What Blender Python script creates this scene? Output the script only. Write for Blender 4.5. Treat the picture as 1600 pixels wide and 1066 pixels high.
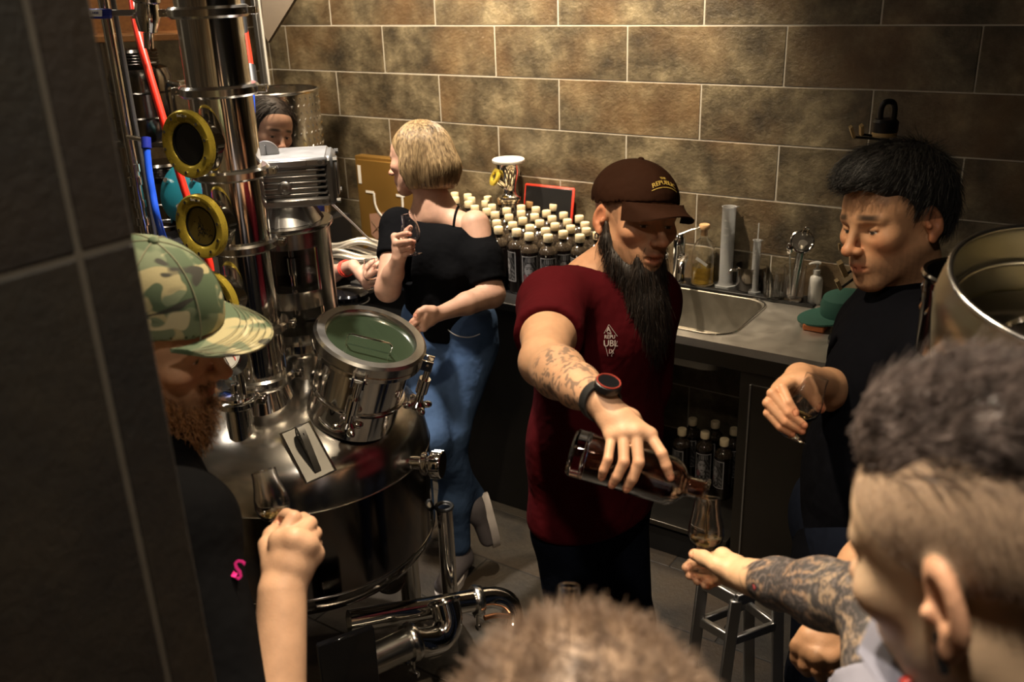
import bpy, bmesh, math, random
import numpy as np
from mathutils import Vector, Matrix
from mathutils.bvhtree import BVHTree

for _o in list(bpy.data.objects): bpy.data.objects.remove(_o)
scene = bpy.context.scene
COL = scene.collection
random.seed(7); RNG = np.random.default_rng(7)

# ------------------------------------------------------------------ camera
# world: x along the tiled back wall (its plane is y = 0), y into the wall, z up, floor at z = 0
CAM = np.array([3.4617, -3.2660, 2.0288]); FPX = 1456.3
_yaw, _pit, _rol = -0.599374, 0.374317, -0.034999
def _axes():
    f0 = np.array([math.sin(_yaw), math.cos(_yaw), 0]); rt = np.array([math.cos(_yaw), -math.sin(_yaw), 0]); up = np.array([0, 0, 1.])
    f = f0*math.cos(_pit) - up*math.sin(_pit); u = f0*math.sin(_pit) + up*math.cos(_pit)
    return rt*math.cos(_rol) + u*math.sin(_rol), -rt*math.sin(_rol) + u*math.cos(_rol), f
CR, CU, CF = _axes()
cd = bpy.data.cameras.new('camera'); cam = bpy.data.objects.new('camera', cd); COL.objects.link(cam)
cam.matrix_world = Matrix(((CR[0], CU[0], -CF[0], CAM[0]), (CR[1], CU[1], -CF[1], CAM[1]), (CR[2], CU[2], -CF[2], CAM[2]), (0, 0, 0, 1)))
cd.sensor_width = 36; cd.lens = 36*FPX/1600; cd.clip_start = 0.02; cd.clip_end = 60
cd.dof.use_dof = True; cd.dof.focus_distance = 2.35; cd.dof.aperture_fstop = 5.0
scene.camera = cam

# ------------------------------------------------------------------ view, world, lamps
vs = scene.view_settings
vs.view_transform = 'Standard'; vs.look = 'None'; vs.gamma = 1; vs.use_curve_mapping = False; vs.exposure = 0.12
w = bpy.data.worlds.new('world'); scene.world = w; w.use_nodes = True
w.node_tree.nodes['Background'].inputs[0].default_value = (1, .86, .7, 1)
w.node_tree.nodes['Background'].inputs[1].default_value = 0.003

CEIL = 2.75
# each: place on the ceiling, aim point, watts, cone degrees, blend, colour
LAMPS = [
 ((1.76, -0.50, CEIL), (1.64, -0.02, 1.60), 250, 90, .85, (1, .80, .56)),
 ((0.72, -0.72, CEIL), (0.75, -0.10, 1.55), 170, 100, .85, (1, .80, .56)),
 ((1.42, -1.25, CEIL), (1.50, -1.45, 1.00), 280, 74, .7, (1, .90, .78)),
 ((2.42, -2.02, CEIL), (2.56, -2.12, 1.00), 150, 96, .9, (1, .80, .55)),
 ((2.74, -2.36, CEIL), (3.30, -2.62, 1.60), 120, 84, .7, (1, .84, .64)),
 ((3.30, -2.95, CEIL), (3.38, -2.70, 1.50), 44, 110, .8, (1, .86, .70)),
]

# ------------------------------------------------------------------ small library
def A(*v): return np.array(v, float)
def nrm(v):
    v = np.asarray(v, float); return v/np.linalg.norm(v)
def at(px, py, D): return CAM + D*(CF + CR*(px-800)/FPX - CU*(py-533)/FPX)
def onz(px, py, z):
    d = CF + CR*(px-800)/FPX - CU*(py-533)/FPX; return CAM + d*(z-CAM[2])/d[2]
def ony(px, py, y):
    d = CF + CR*(px-800)/FPX - CU*(py-533)/FPX; return CAM + d*(y-CAM[1])/d[1]
def cdir(r, u, t): return nrm(CR*r + CU*u - CF*t)      # right, up, towards the camera
ORG = {}
def tag(o, label=None, cat=None, group=None, kind=None):
    if label: o['label'] = label
    if cat: o['category'] = cat
    if group: o['group'] = group
    if kind: o['kind'] = kind
    return o
def thing(name, base, label=None, cat=None, group=None, kind=None):
    o = bpy.data.objects.new(name, None); COL.objects.link(o); o.empty_display_size = .05
    o.location = [float(c) for c in base]; ORG[o.name] = np.array(base, float)
    return tag(o, label, cat, group, kind)
def mesh_data(name, V, F, mat, smooth=True, ang=40, attr=None):
    me = bpy.data.meshes.new(name)
    if isinstance(F, np.ndarray): F = F.tolist()
    me.from_pydata(np.asarray(V, float).tolist(), [], F)
    if smooth:
        me.shade_smooth()
        if ang: me.set_sharp_from_angle(angle=math.radians(ang))
    if mat is not None:
        me.materials.append(MAT[mat] if isinstance(mat, str) else mat)
    if attr is not None:
        for k, c in attr.items():
            at_ = me.color_attributes.new(k, 'FLOAT_COLOR', 'POINT')
            c4 = np.ones((len(V), 4), np.float32); c4[:, :3] = c
            at_.data.foreach_set('color', c4.ravel())
    return me
def mk(name, g, mat, parent=None, smooth=True, ang=40, attr=None, org=None, **tags):
    """one mesh object; g = (V, F) in world coordinates"""
    V, F = (g.V, g.F) if isinstance(g, G) else g
    V = np.asarray(V, float)
    if parent is not None: o0 = ORG[parent.name]
    elif org is not None: o0 = np.asarray(org, float)
    else:
        lo, hi = V.min(0), V.max(0); o0 = A((lo[0]+hi[0])/2, (lo[1]+hi[1])/2, lo[2])
    me = mesh_data(name, V-o0, F, mat, smooth, ang, attr)
    o = bpy.data.objects.new(name, me); COL.objects.link(o); ORG[o.name] = o0
    if parent is not None: o.parent = parent
    else: o.location = o0.tolist()
    return tag(o, **tags)
def copy_tree(o, parent=None):
    c = o.copy(); COL.objects.link(c); c.parent = parent
    for ch in list(o.children): copy_tree(ch, c)
    return c
def frame(o, z, x=None):
    z = nrm(z); x = A(1, 0, 0) if x is None else np.asarray(x, float)
    if abs(np.dot(nrm(x), z)) > .97: x = A(0, 1, 0)
    x = nrm(x - z*np.dot(x, z)); y = np.cross(z, x)
    return np.asarray(o, float), np.stack([x, y, z])
_hull_cache = {}
class G:
    def __init__(s): s.V = np.zeros((0, 3)); s.F = []
    def add(s, V, F):
        n = len(s.V); s.V = np.vstack([s.V, V]); s.F += [tuple(i+n for i in f) for f in F]; return s
    def lathe(s, prof, fr=None, n=32, a0=0, a1=2*math.pi):
        """prof: (r, z) list; revolved about the frame's z"""
        o, M = fr if fr is not None else (A(0, 0, 0), np.eye(3))
        full = abs(a1-a0-2*math.pi) < 1e-6
        m = n if full else n+1
        V, rings = [], []
        for r, z in prof:
            if r < 1e-7: rings.append([len(V)]); V.append((0, 0, z))
            else:
                st = len(V)
                for i in range(m):
                    a = a0+(a1-a0)*i/n; V.append((r*math.cos(a), r*math.sin(a), z))
                rings.append(list(range(st, st+m)))
        F = []
        for a, b in zip(rings[:-1], rings[1:]):
            for i in range(n):
                j = (i+1) % m
                if len(a) == 1 and len(b) == 1: continue
                if len(a) == 1: F.append((a[0], b[i], b[j])[::-1] if 0 else (a[0], b[j], b[i]))
                elif len(b) == 1: F.append((a[i], a[j], b[0]))
                else: F.append((a[i], a[j], b[j], b[i]))
        return s.add(np.array(V) @ M + o, F)
    def cyl(s, a, b, r, r2=None, n=24, bev=0):
        a, b = np.asarray(a, float), np.asarray(b, float); L = np.linalg.norm(b-a); r2 = r if r2 is None else r2
        if bev: p = [(0, 0), (r-bev, 0), (r, bev), (r2, L-bev), (r2-bev, L), (0, L)]
        else: p = [(0, 0), (r, 0), (r2, L), (0, L)]
        return s.lathe(p, frame(a, b-a), n)
    def pipe(s, a, b, r, t, n=24):
        a, b = np.asarray(a, float), np.asarray(b, float); L = np.linalg.norm(b-a)
        return s.lathe([(r-t, 0), (r, 0), (r, L), (r-t, L), (r-t, 0)], frame(a, b-a), n)
    def box(s, c, size, fr=None, bev=.002):
        """box centred at c (frame coordinates), chamfered"""
        hx, hy, hz = [d/2 for d in size]; b = min(bev, hx*.9, hy*.9, hz*.9)
        key = (round(hx, 5), round(hy, 5), round(hz, 5), round(b, 5))
        if key not in _hull_cache:
            bm = bmesh.new()
            for i in (-1, 1):
                for j in (-1, 1):
                    for k in (-1, 1):
                        if b <= 1e-6: bm.verts.new((i*hx, j*hy, k*hz))
                        else:
                            bm.verts.new((i*hx, j*(hy-b), k*(hz-b))); bm.verts.new((i*(hx-b), j*hy, k*(hz-b))); bm.verts.new((i*(hx-b), j*(hy-b), k*hz))
            bmesh.ops.convex_hull(bm, input=bm.verts[:])
            bmesh.ops.dissolve_limit(bm, angle_limit=.01, verts=bm.verts[:], edges=bm.edges[:])
            bm.verts.index_update()
            _hull_cache[key] = (np.array([v.co[:] for v in bm.verts]), [tuple(v.index for v in f.verts) for f in bm.faces]); bm.free()
        V, F = _hull_cache[key]
        V = V + np.asarray(c, float)
        if fr is not None: V = V @ fr[1] + fr[0]
        return s.add(V, F)
    def tube(s, pts, r, n=12, closed=False, cap=True, flat=None):
        P = np.asarray(pts, float); m = len(P)
        R = np.full(m, r, float) if np.isscalar(r) else np.asarray(r, float)
        T = np.zeros_like(P)
        if closed: T = np.roll(P, -1, 0)-np.roll(P, 1, 0)
        else:
            T[1:-1] = P[2:]-P[:-2]; T[0] = P[1]-P[0]; T[-1] = P[-1]-P[-2]
        T /= np.linalg.norm(T, axis=1)[:, None]+1e-12
        x = np.cross(T[0], A(0, 0, 1)); 
        if np.linalg.norm(x) < 1e-3: x = np.cross(T[0], A(0, 1, 0))
        x = nrm(x); V = []
        for i in range(m):
            x = nrm(x - T[i]*np.dot(x, T[i])); y = np.cross(T[i], x)
            for k in range(n):
                a = 2*math.pi*k/n; fx, fy = (1, 1) if flat is None else flat
                V.append(P[i]+R[i]*(fx*math.cos(a)*x+fy*math.sin(a)*y))
        F = []
        for i in range(m if closed else m-1):
            i2 = (i+1) % m
            for k in range(n):
                k2 = (k+1) % n; F.append((i*n+k, i*n+k2, i2*n+k2, i2*n+k))
        if cap and not closed:
            F.append(tuple(range(n))[::-1]); F.append(tuple((m-1)*n+k for k in range(n)))
        return s.add(np.array(V), F)
    def ell(s, c, rad, fr=None, nu=24, nv=14):
        V, F = [], []
        pr = [(math.sin(math.pi*i/nv), -math.cos(math.pi*i/nv)) for i in range(nv+1)]
        g = G().lathe(pr, None, nu); V = g.V*np.asarray(rad, float)
        if fr is not None: V = V @ fr[1]
        return s.add(V+np.asarray(c, float), g.F)
    def torus(s, fr, R, r, n=40, m=10, flat=(1, 1)):
        pr = [(R+r*flat[0]*math.cos(2*math.pi*i/m), r*flat[1]*math.sin(2*math.pi*i/m)) for i in range(m+1)]
        return s.lathe(pr, fr, n)
    def prism(s, poly, h0, h1, fr=None):
        """polygon in the frame's x,y extruded h0..h1 along z"""
        n = len(poly); V = np.array([(x, y, h0) for x, y in poly]+[(x, y, h1) for x, y in poly], float)
        F = [tuple(range(n))[::-1], tuple(range(n, 2*n))]+[(i, (i+1) % n, n+(i+1) % n, n+i) for i in range(n)]
        if fr is not None: V = V @ fr[1] + fr[0]
        return s.add(V, F)
def smooth_path(pts, n=8, closed=False):
    P = np.asarray(pts, float); out = []; m = len(P)
    for i in range(m if closed else m-1):
        p0, p1, p2, p3 = (P[(i-1) % m], P[i], P[(i+1) % m], P[(i+2) % m]) if closed else (P[max(i-1, 0)], P[i], P[i+1], P[min(i+2, m-1)])
        for k in range(n):
            t = k/n; out.append(.5*((2*p1)+(-p0+p2)*t+(2*p0-5*p1+4*p2-p3)*t*t+(-p0+3*p1-3*p2+p3)*t**3))
    if not closed: out.append(P[-1])
    return np.array(out)
def text_geo(s, size, depth=.0004):
    cu = bpy.data.curves.new('t', 'FONT'); cu.body = s; cu.size = size; cu.extrude = depth; cu.align_x = 'CENTER'; cu.align_y = 'CENTER'; cu.resolution_u = 3
    o = bpy.data.objects.new('t', cu); COL.objects.link(o)
    dg = bpy.context.evaluated_depsgraph_get(); me = o.evaluated_get(dg).to_mesh()
    V = np.array([v.co[:] for v in me.vertices]); F = [tuple(p.vertices) for p in me.polygons]
    o.evaluated_get(dg).to_mesh_clear(); bpy.data.objects.remove(o); bpy.data.curves.remove(cu)
    return V, F

# ------------------------------------------------------------------ materials (all procedural)
MAT = {}
def _new(name):
    m = bpy.data.materials.new(name); m.use_nodes = True; MAT[name] = m
    nt = m.node_tree; b = nt.nodes['Principled BSDF']
    return m, nt, b
def N(nt, t, **kw):
    n = nt.nodes.new(t)
    for k, v in kw.items(): setattr(n, k, v)
    return n
def pm(name, col, rough=.5, metal=0, var=0, vscale=20, bump=0, bscale=200, spec=.5, coat=0, trans=0, ior=1.45, emit=None, sheen=0, rvar=0, aniso=0, stretch=None, sss=0):
    m, nt, b = _new(name); L = nt.links
    b.inputs['Base Color'].default_value = (*col, 1); b.inputs['Roughness'].default_value = rough; b.inputs['Metallic'].default_value = metal
    b.inputs['Specular IOR Level'].default_value = spec; b.inputs['Coat Weight'].default_value = coat
    b.inputs['Transmission Weight'].default_value = trans; b.inputs['IOR'].default_value = ior; b.inputs['Sheen Weight'].default_value = sheen
    b.inputs['Subsurface Weight'].default_value = sss; b.inputs['Subsurface Radius'].default_value = (.012, .004, .002); b.inputs['Subsurface Scale'].default_value = 1
    if emit: b.inputs['Emission Color'].default_value = (*emit[:3], 1); b.inputs['Emission Strength'].default_value = emit[3]
    tc = N(nt, 'ShaderNodeTexCoord'); mp = N(nt, 'ShaderNodeMapping'); L.new(tc.outputs['Object'], mp.inputs[0])
    if stretch: mp.inputs['Scale'].default_value = stretch
    if var or rvar:
        nz = N(nt, 'ShaderNodeTexNoise'); nz.inputs['Scale'].default_value = vscale; nz.inputs['Detail'].default_value = 5; L.new(mp.outputs[0], nz.inputs[0])
        if var:
            mx = N(nt, 'ShaderNodeMix', data_type='RGBA'); L.new(nz.outputs[0], mx.inputs[0])
            mx.inputs[6].default_value = (*[c*(1-var) for c in col], 1); mx.inputs[7].default_value = (*[min(1, c*(1+var)) for c in col], 1)
            L.new(mx.outputs[2], b.inputs['Base Color'])
        if rvar:
            mr = N(nt, 'ShaderNodeMapRange'); L.new(nz.outputs[0], mr.inputs[0]); mr.inputs[3].default_value = max(0, rough-rvar); mr.inputs[4].default_value = rough+rvar
            L.new(mr.outputs[0], b.inputs['Roughness'])
    if bump:
        nb = N(nt, 'ShaderNodeTexNoise'); nb.inputs['Scale'].default_value = bscale; nb.inputs['Detail'].default_value = 3; L.new(mp.outputs[0], nb.inputs[0])
        bp = N(nt, 'ShaderNodeBump'); bp.inputs['Strength'].default_value = bump; bp.inputs['Distance'].default_value = .004
        L.new(nb.outputs[0], bp.inputs['Height']); L.new(bp.outputs[0], b.inputs['Normal'])
    return m
def tile_mat(name, stops, rough, bump=.5, gain=1):
    m, nt, b = _new(name); L = nt.links
    tc = N(nt, 'ShaderNodeTexCoord'); oi = N(nt, 'ShaderNodeObjectInfo')
    mu = N(nt, 'ShaderNodeVectorMath', operation='SCALE'); mu.inputs['Scale'].default_value = 37
    cx = N(nt, 'ShaderNodeCombineXYZ'); L.new(oi.outputs['Random'], cx.inputs[0]); L.new(oi.outputs['Random'], cx.inputs[2]); L.new(cx.outputs[0], mu.inputs[0])
    ad = N(nt, 'ShaderNodeVectorMath', operation='ADD'); L.new(tc.outputs['Object'], ad.inputs[0]); L.new(mu.outputs[0], ad.inputs[1])
    n1 = N(nt, 'ShaderNodeTexNoise'); n1.inputs['Scale'].default_value = 5.5; n1.inputs['Detail'].default_value = 7; n1.inputs['Roughness'].default_value = .66; L.new(ad.outputs[0], n1.inputs[0])
    cr = N(nt, 'ShaderNodeValToRGB'); L.new(n1.outputs[0], cr.inputs[0])
    els = cr.color_ramp.elements
    for i, (p, c) in enumerate(stops):
        e = els[i] if i < 2 else els.new(p)
        e.position = p; e.color = (*[x*gain for x in c], 1)
    n2 = N(nt, 'ShaderNodeTexNoise'); n2.inputs['Scale'].default_value = 2.6; n2.inputs['Detail'].default_value = 3; L.new(ad.outputs[0], n2.inputs[0])
    r2 = N(nt, 'ShaderNodeValToRGB'); L.new(n2.outputs[0], r2.inputs[0]); r2.color_ramp.elements[0].position = .46; r2.color_ramp.elements[1].position = .68
    mx = N(nt, 'ShaderNodeMix', data_type='RGBA'); L.new(r2.outputs[0], mx.inputs[0]); L.new(cr.outputs[0], mx.inputs[6]); mx.inputs[7].default_value = (.17*gain, .092*gain, .036*gain, 1)
    mf = N(nt, 'ShaderNodeMath', operation='MULTIPLY'); mf.inputs[1].default_value = .55; L.new(r2.outputs[0], mf.inputs[0]); L.new(mf.outputs[0], mx.inputs[0])
    L.new(mx.outputs[2], b.inputs['Base Color'])
    n3 = N(nt, 'ShaderNodeTexNoise'); n3.inputs['Scale'].default_value = 60; n3.inputs['Detail'].default_value = 6; n3.inputs['Roughness'].default_value = .7; L.new(ad.outputs[0], n3.inputs[0])
    mm = N(nt, 'ShaderNodeMath', operation='ADD'); L.new(n1.outputs[0], mm.inputs[0]); L.new(n3.outputs[0], mm.inputs[1])
    bp = N(nt, 'ShaderNodeBump'); bp.inputs['Strength'].default_value = bump; bp.inputs['Distance'].default_value = .006; L.new(mm.outputs[0], bp.inputs['Height']); L.new(bp.outputs[0], b.inputs['Normal'])
    mr = N(nt, 'ShaderNodeMapRange'); L.new(n1.outputs[0], mr.inputs[0]); mr.inputs[1].default_value = .3; mr.inputs[2].default_value = .7; mr.inputs[3].default_value = rough+.18; mr.inputs[4].default_value = rough-.1
    L.new(mr.outputs[0], b.inputs['Roughness'])
    return m
tile_mat('stone_tile', [(.30, (.016, .012, .008)), (.43, (.062, .048, .028)), (.54, (.13, .105, .064)), (.68, (.27, .225, .14))], .36, .75, 1.0)
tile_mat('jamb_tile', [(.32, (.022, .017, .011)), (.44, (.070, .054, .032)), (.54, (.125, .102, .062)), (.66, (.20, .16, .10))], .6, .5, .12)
tile_mat('floor_tile', [(.30, (.030, .022, .015)), (.45, (.08, .06, .038)), (.58, (.13, .10, .065)), (.7, (.19, .15, .10))], .55, .4, .24)
pm('grout', (.46, .43, .37), .8, var=.15, vscale=40, bump=.2)
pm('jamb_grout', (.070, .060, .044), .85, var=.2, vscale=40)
pm('dark_grout', (.16, .14, .11), .85, var=.2, vscale=40)
pm('floor_grout', (.012, .010, .008), .85, var=.25, vscale=30)
pm('ceiling_paint', (.20, .17, .135), .8, var=.1, bump=.1)
pm('dark_paint', (.009, .008, .007), .7, var=.2, bump=.1)
pm('chrome', (.82, .80, .77), .10, 1, rvar=.05, vscale=9, bump=.01, bscale=12)
pm('steel', (.66, .64, .60), .2, 1, rvar=.08, vscale=14, bump=.03, bscale=60)
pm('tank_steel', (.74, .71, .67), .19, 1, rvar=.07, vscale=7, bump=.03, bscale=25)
pm('brushed', (.55, .53, .49), .33, 1, rvar=.1, vscale=30, bump=.1, bscale=300, stretch=(1, .06, 1))
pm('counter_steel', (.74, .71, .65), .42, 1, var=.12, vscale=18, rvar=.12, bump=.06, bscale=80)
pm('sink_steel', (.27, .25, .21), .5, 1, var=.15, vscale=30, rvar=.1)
pm('aluminium', (.46, .46, .47), .36, 1, rvar=.06, vscale=20, bump=.05, bscale=150)
pm('dark_alu', (.20, .20, .20), .4, .9, rvar=.06, bump=.05)
pm('brass', (.74, .58, .08), .28, .45, var=.12, vscale=25, rvar=.06)
pm('brass_sheet', (.33, .185, .045), .38, .55, var=.2, vscale=6, rvar=.08, bump=.04)
pm('dark_steel', (.24, .22, .20), .16, 1, rvar=.06, vscale=8)
pm('tank_dark_reflection', (.17, .155, .15), .12, 1, rvar=.05, vscale=7, bump=.02, bscale=20)  # boiler's polished steel with the dark room's reflection put into its colour
pm('brushed_dark', (.075, .065, .052), .38, .9, rvar=.08, vscale=20, bump=.05)
pm('brass_disc', (.42, .33, .09), .35, .7, var=.25, vscale=30)
pm('emblem_pink', (.42, .24, .17), .5, var=.2)
pm('soap_white', (.42, .42, .40), .4, var=.05)
pm('olive_steel', (.50, .46, .33), .3, 1, rvar=.08, vscale=9)
pm('emblem_white', (.50, .44, .42), .7, var=.1)
pm('gold_thread', (.42, .29, .06), .6, var=.2)
pm('red_bezel', (.22, .03, .02), .35, var=.1)
pm('pink_print', (.75, .02, .25), .6, var=.1)
pm('stitch_olive', (.16, .16, .10), .8)
pm('seam_thread', (.30, .28, .26), .8)
pm('lug_steel', (.085, .08, .07), .5, .6, rvar=.06)
pm('copper', (.80, .36, .18), .3, 1, var=.2)
pm('red_hose', (.66, .022, .008), .35, var=.08, coat=.2)
pm('blue_hose', (.012, .075, .55), .35, var=.08, coat=.2)
pm('blue_grip', (.01, .02, .22), .4, var=.1)
pm('teal_paint', (.006, .105, .13), .4, var=.1, rvar=.05)
pm('black_rubber', (.008, .008, .008), .5, var=.3)
pm('black_plastic', (.012, .012, .013), .35, var=.2)
pm('black_gloss', (.006, .006, .007), .08, var=.1)
pm('wood', (.30, .125, .035), .5, var=.45, vscale=12, stretch=(1, 8, 8), bump=.08)
pm('dark_wood', (.10, .062, .025), .55, var=.4, vscale=10, stretch=(1, 8, 8), bump=.1)
pm('board_wood', (.040, .026, .012), .6, var=.4, vscale=10)
pm('pale_wood', (.62, .44, .20), .5, var=.25, vscale=30, stretch=(8, 8, 1))
pm('cap_wood', (.80, .66, .42), .5, var=.14, vscale=60, stretch=(1, 1, .2))
pm('cap_wood_dark', (.42, .24, .10), .5, var=.2, vscale=60)
pm('cork', (.50, .31, .15), .7, var=.3, vscale=120, bump=.2)
pm('white_plastic', (.78, .78, .76), .35, var=.03)
pm('frost_plastic', (.72, .74, .76), .35, trans=.75, ior=1.2, var=.05)
pm('paper', (.80, .78, .74), .6, var=.05)
pm('red_plastic', (.70, .05, .03), .4, var=.1)
pm('label_black', (.012, .011, .012), .4, var=.2)
pm('label_grey', (.42, .40, .40), .45, var=.25, vscale=60)
pm('label_dark', (.10, .095, .10), .45, var=.3, vscale=60)
pm('label_pink', (.33, .16, .17), .45, var=.25)
pm('glass', (1, 1, 1), .0, trans=1, ior=1.45)
pm('thin_glass', (1, 1, 1), .0, trans=1, ior=1.45)
pm('bottle_spirit', (.030, .007, .003), .03, trans=.45, ior=1.36)
pm('sight_glass', (.02, .02, .02), .06, spec=.7, coat=.6)
pm('green_glass', (.018, .027, .015), .12, coat=.5, var=.25, vscale=8)
pm('whisky_dark', (.10, .028, .008), .02, trans=.85, ior=1.36)
pm('whisky', (.97, .74, .26), .02, trans=1, ior=1.34)
pm('yellow_liquid', (.85, .62, .10), .02, trans=.92, ior=1.34)
pm('rum_bottle', (.006, .004, .0035), .05, coat=.6, var=.2)
pm('clear_stream', (1, .88, .55), .0, trans=1, ior=1.33)
pm('green_cloth', (.016, .075, .055), .8, var=.15, bump=.2, bscale=600)
pm('orange_sponge', (.35, .10, .025), .7, var=.25, vscale=60, bump=.3)
pm('gauge_face', (.72, .72, .70), .5, var=.05)
pm('lamp_glow', (1, .9, .7), .5, emit=(1, .85, .62, 60))
pm('tube_glow', (1, .95, .88), .5, emit=(1, .90, .76, 26))
pm('soot', (.02, .02, .022), .4, var=.4, vscale=30)
pm('foil_white', (.75, .72, .66), .28, .55, var=.12, vscale=25, bump=.25, bscale=25)

# ------------------------------------------------------------------ lamps in the ceiling
for i, (p, aim, watt, cone, blend, colr) in enumerate(LAMPS):
    t = thing('ceiling_spotlight', p, ['recessed ceiling spotlight above the rows of capped bottles', 'recessed ceiling spotlight above the brass cabinet in the corner', 'recessed ceiling spotlight above the domed steel boiler', 'recessed ceiling spotlight above the pouring hand', 'recessed ceiling spotlight just inside the doorway', 'recessed ceiling spotlight over the doorway itself'][i], 'ceiling light')
    mk('trim_ring', G().lathe([(.036, -.004), (.05, -.004), (.05, 0), (.036, 0), (.036, -.004)], (A(*p), np.eye(3)), 24), 'brushed', t)
    mk('lens', G().cyl(A(*p)+A(0, 0, -.001), A(*p)+A(0, 0, .004), .034, n=20), 'lamp_glow', t)
    ld = bpy.data.lights.new('spot', 'SPOT'); ld.energy = watt; ld.spot_size = math.radians(cone); ld.spot_blend = blend; ld.color = colr; ld.shadow_soft_size = .035
    lo = bpy.data.objects.new('spot_lamp', ld); COL.objects.link(lo); lo.location = (p[0], p[1], p[2]-.02)
    lo.rotation_euler = Vector(A(*aim)-A(*p)).to_track_quat('-Z', 'Y').to_euler()

bt_ = thing('ceiling_batten', (.42, -1.75, CEIL), 'long white batten light on the ceiling above the kegs', 'ceiling light')
mk('housing', G().box(A(.42, -1.75, CEIL-.02), (.10, 1.25, .04), None, .004), 'white_plastic', bt_)
mk('diffuser', G().box(A(.42, -1.75, CEIL-.047), (.07, 1.2, .014), None, .004), 'tube_glow', bt_)
# ------------------------------------------------------------------ room
def slab(name, lo, hi, mat, **tags):
    lo, hi = A(*lo), A(*hi); g = G().box((lo+hi)/2, hi-lo, bev=0)
    return mk(name, g, mat, smooth=False, kind='structure', **tags)
TL, TH, TT, GR = .6, .2, .009, .0045
Z0 = 1.84
X0, X1 = -.125, 4.3
wb = slab('wall_back', (X0-.1, -.0028, 0), (X1, .12, CEIL), 'grout', label='back wall of glazed brown stone tiles with pale grout')
def add_tile(parent, u0, u1, v0, v1, org, eu, ev, en, mat='stone_tile', cache={}):
    key = (round(u1-u0, 4), round(v1-v0, 4), tuple(np.round(eu, 2)), tuple(np.round(ev, 2)), mat)
    du, dv = u1-u0-GR, v1-v0-GR
    if key not in cache:
        g = G().box(A(0, 0, 0), (du, dv, TT), (A(0, 0, 0), np.stack([eu, ev, en])), bev=.0018)
        cache[key] = mesh_data('tile', g.V, g.F, mat, smooth=False)
    o = bpy.data.objects.new('tile', cache[key]); COL.objects.link(o); o.parent = parent
    c = org + eu*(u0+u1)/2 + ev*(v0+v1)/2 + en*(random.uniform(-.0006, .0006))
    o.location = (c - ORG[parent.name]).tolist(); ORG[o.name] = c
    return o
ex, ey, ez = A(1, 0, 0), A(0, 1, 0), A(0, 0, 1)
for row in range(-10, 5):
    zb = Z0 + row*TH; zt = zb+TH
    if zt > CEIL+.01: zt = CEIL
    if zt <= .05: continue
    # row -1 (just under the joint at Z0) has joints at multiples of TL; alternate rows shift half a tile
    off = 0 if row % 2 else TL/2
    u = X0 - ((X0-off) % TL)
    while u < X1:
        a, b_ = max(u, X0), min(u+TL, X1)
        if b_-a > .03: add_tile(wb, a, b_, max(zb, 0), zt, A(0, 0, 0), ex, ez, -ey)
        u += TL
ws = slab('wall_left', (X0-.12, -2.83, 0), (X0+.0028, .12, CEIL), 'grout', label='tiled side wall behind the keg shelf')
for row in range(-4, 5):
    zb = Z0 + row*TH; zt = min(zb+TH, CEIL); off = .12 if row % 2 else .42
    u = -2.4 - ((-2.4-off) % TL)
    while u < 0:
        a, b_ = max(u, -2.4), min(u+TL, -.004)
        if b_-a > .03: add_tile(ws, -b_, -a, zb, zt, A(X0, 0, 0), -ey, ez, ex)
        u += TL
# the doorway jamb beside the camera
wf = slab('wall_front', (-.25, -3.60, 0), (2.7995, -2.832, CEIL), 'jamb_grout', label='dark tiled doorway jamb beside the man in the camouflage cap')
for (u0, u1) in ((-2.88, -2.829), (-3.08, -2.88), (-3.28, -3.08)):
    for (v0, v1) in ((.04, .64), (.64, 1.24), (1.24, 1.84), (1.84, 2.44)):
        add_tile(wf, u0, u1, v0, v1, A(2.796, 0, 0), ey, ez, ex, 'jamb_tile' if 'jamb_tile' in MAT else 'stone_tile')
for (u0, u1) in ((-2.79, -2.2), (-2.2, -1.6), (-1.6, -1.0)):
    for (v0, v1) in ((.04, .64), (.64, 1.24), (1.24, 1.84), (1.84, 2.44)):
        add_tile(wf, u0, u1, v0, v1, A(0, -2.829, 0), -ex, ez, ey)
slab('wall_right', (X1, -4.2, 0), (X1+.1, .12, CEIL), 'dark_paint', label='dark plain wall on the right out of the light')
slab('ceiling', (X0-.2, -4.2, CEIL), (X1+.1, .12, CEIL+.1), 'ceiling_paint', label='dark ceiling with recessed spotlights')
fl = slab('floor', (X0-.2, -4.2, -.05), (X1+.1, .12, -.0015), 'floor_grout', label='dark stone tiled floor')
for j in range(-9, 0):
    for i in range(-1, 6):
        u = .5+i*.6+(.3 if j % 2 else 0); add_tile(fl, u, u+.6, j*.3, j*.3+.3, A(0, 0, -.004), ex, ey, ez, 'floor_tile')
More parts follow.
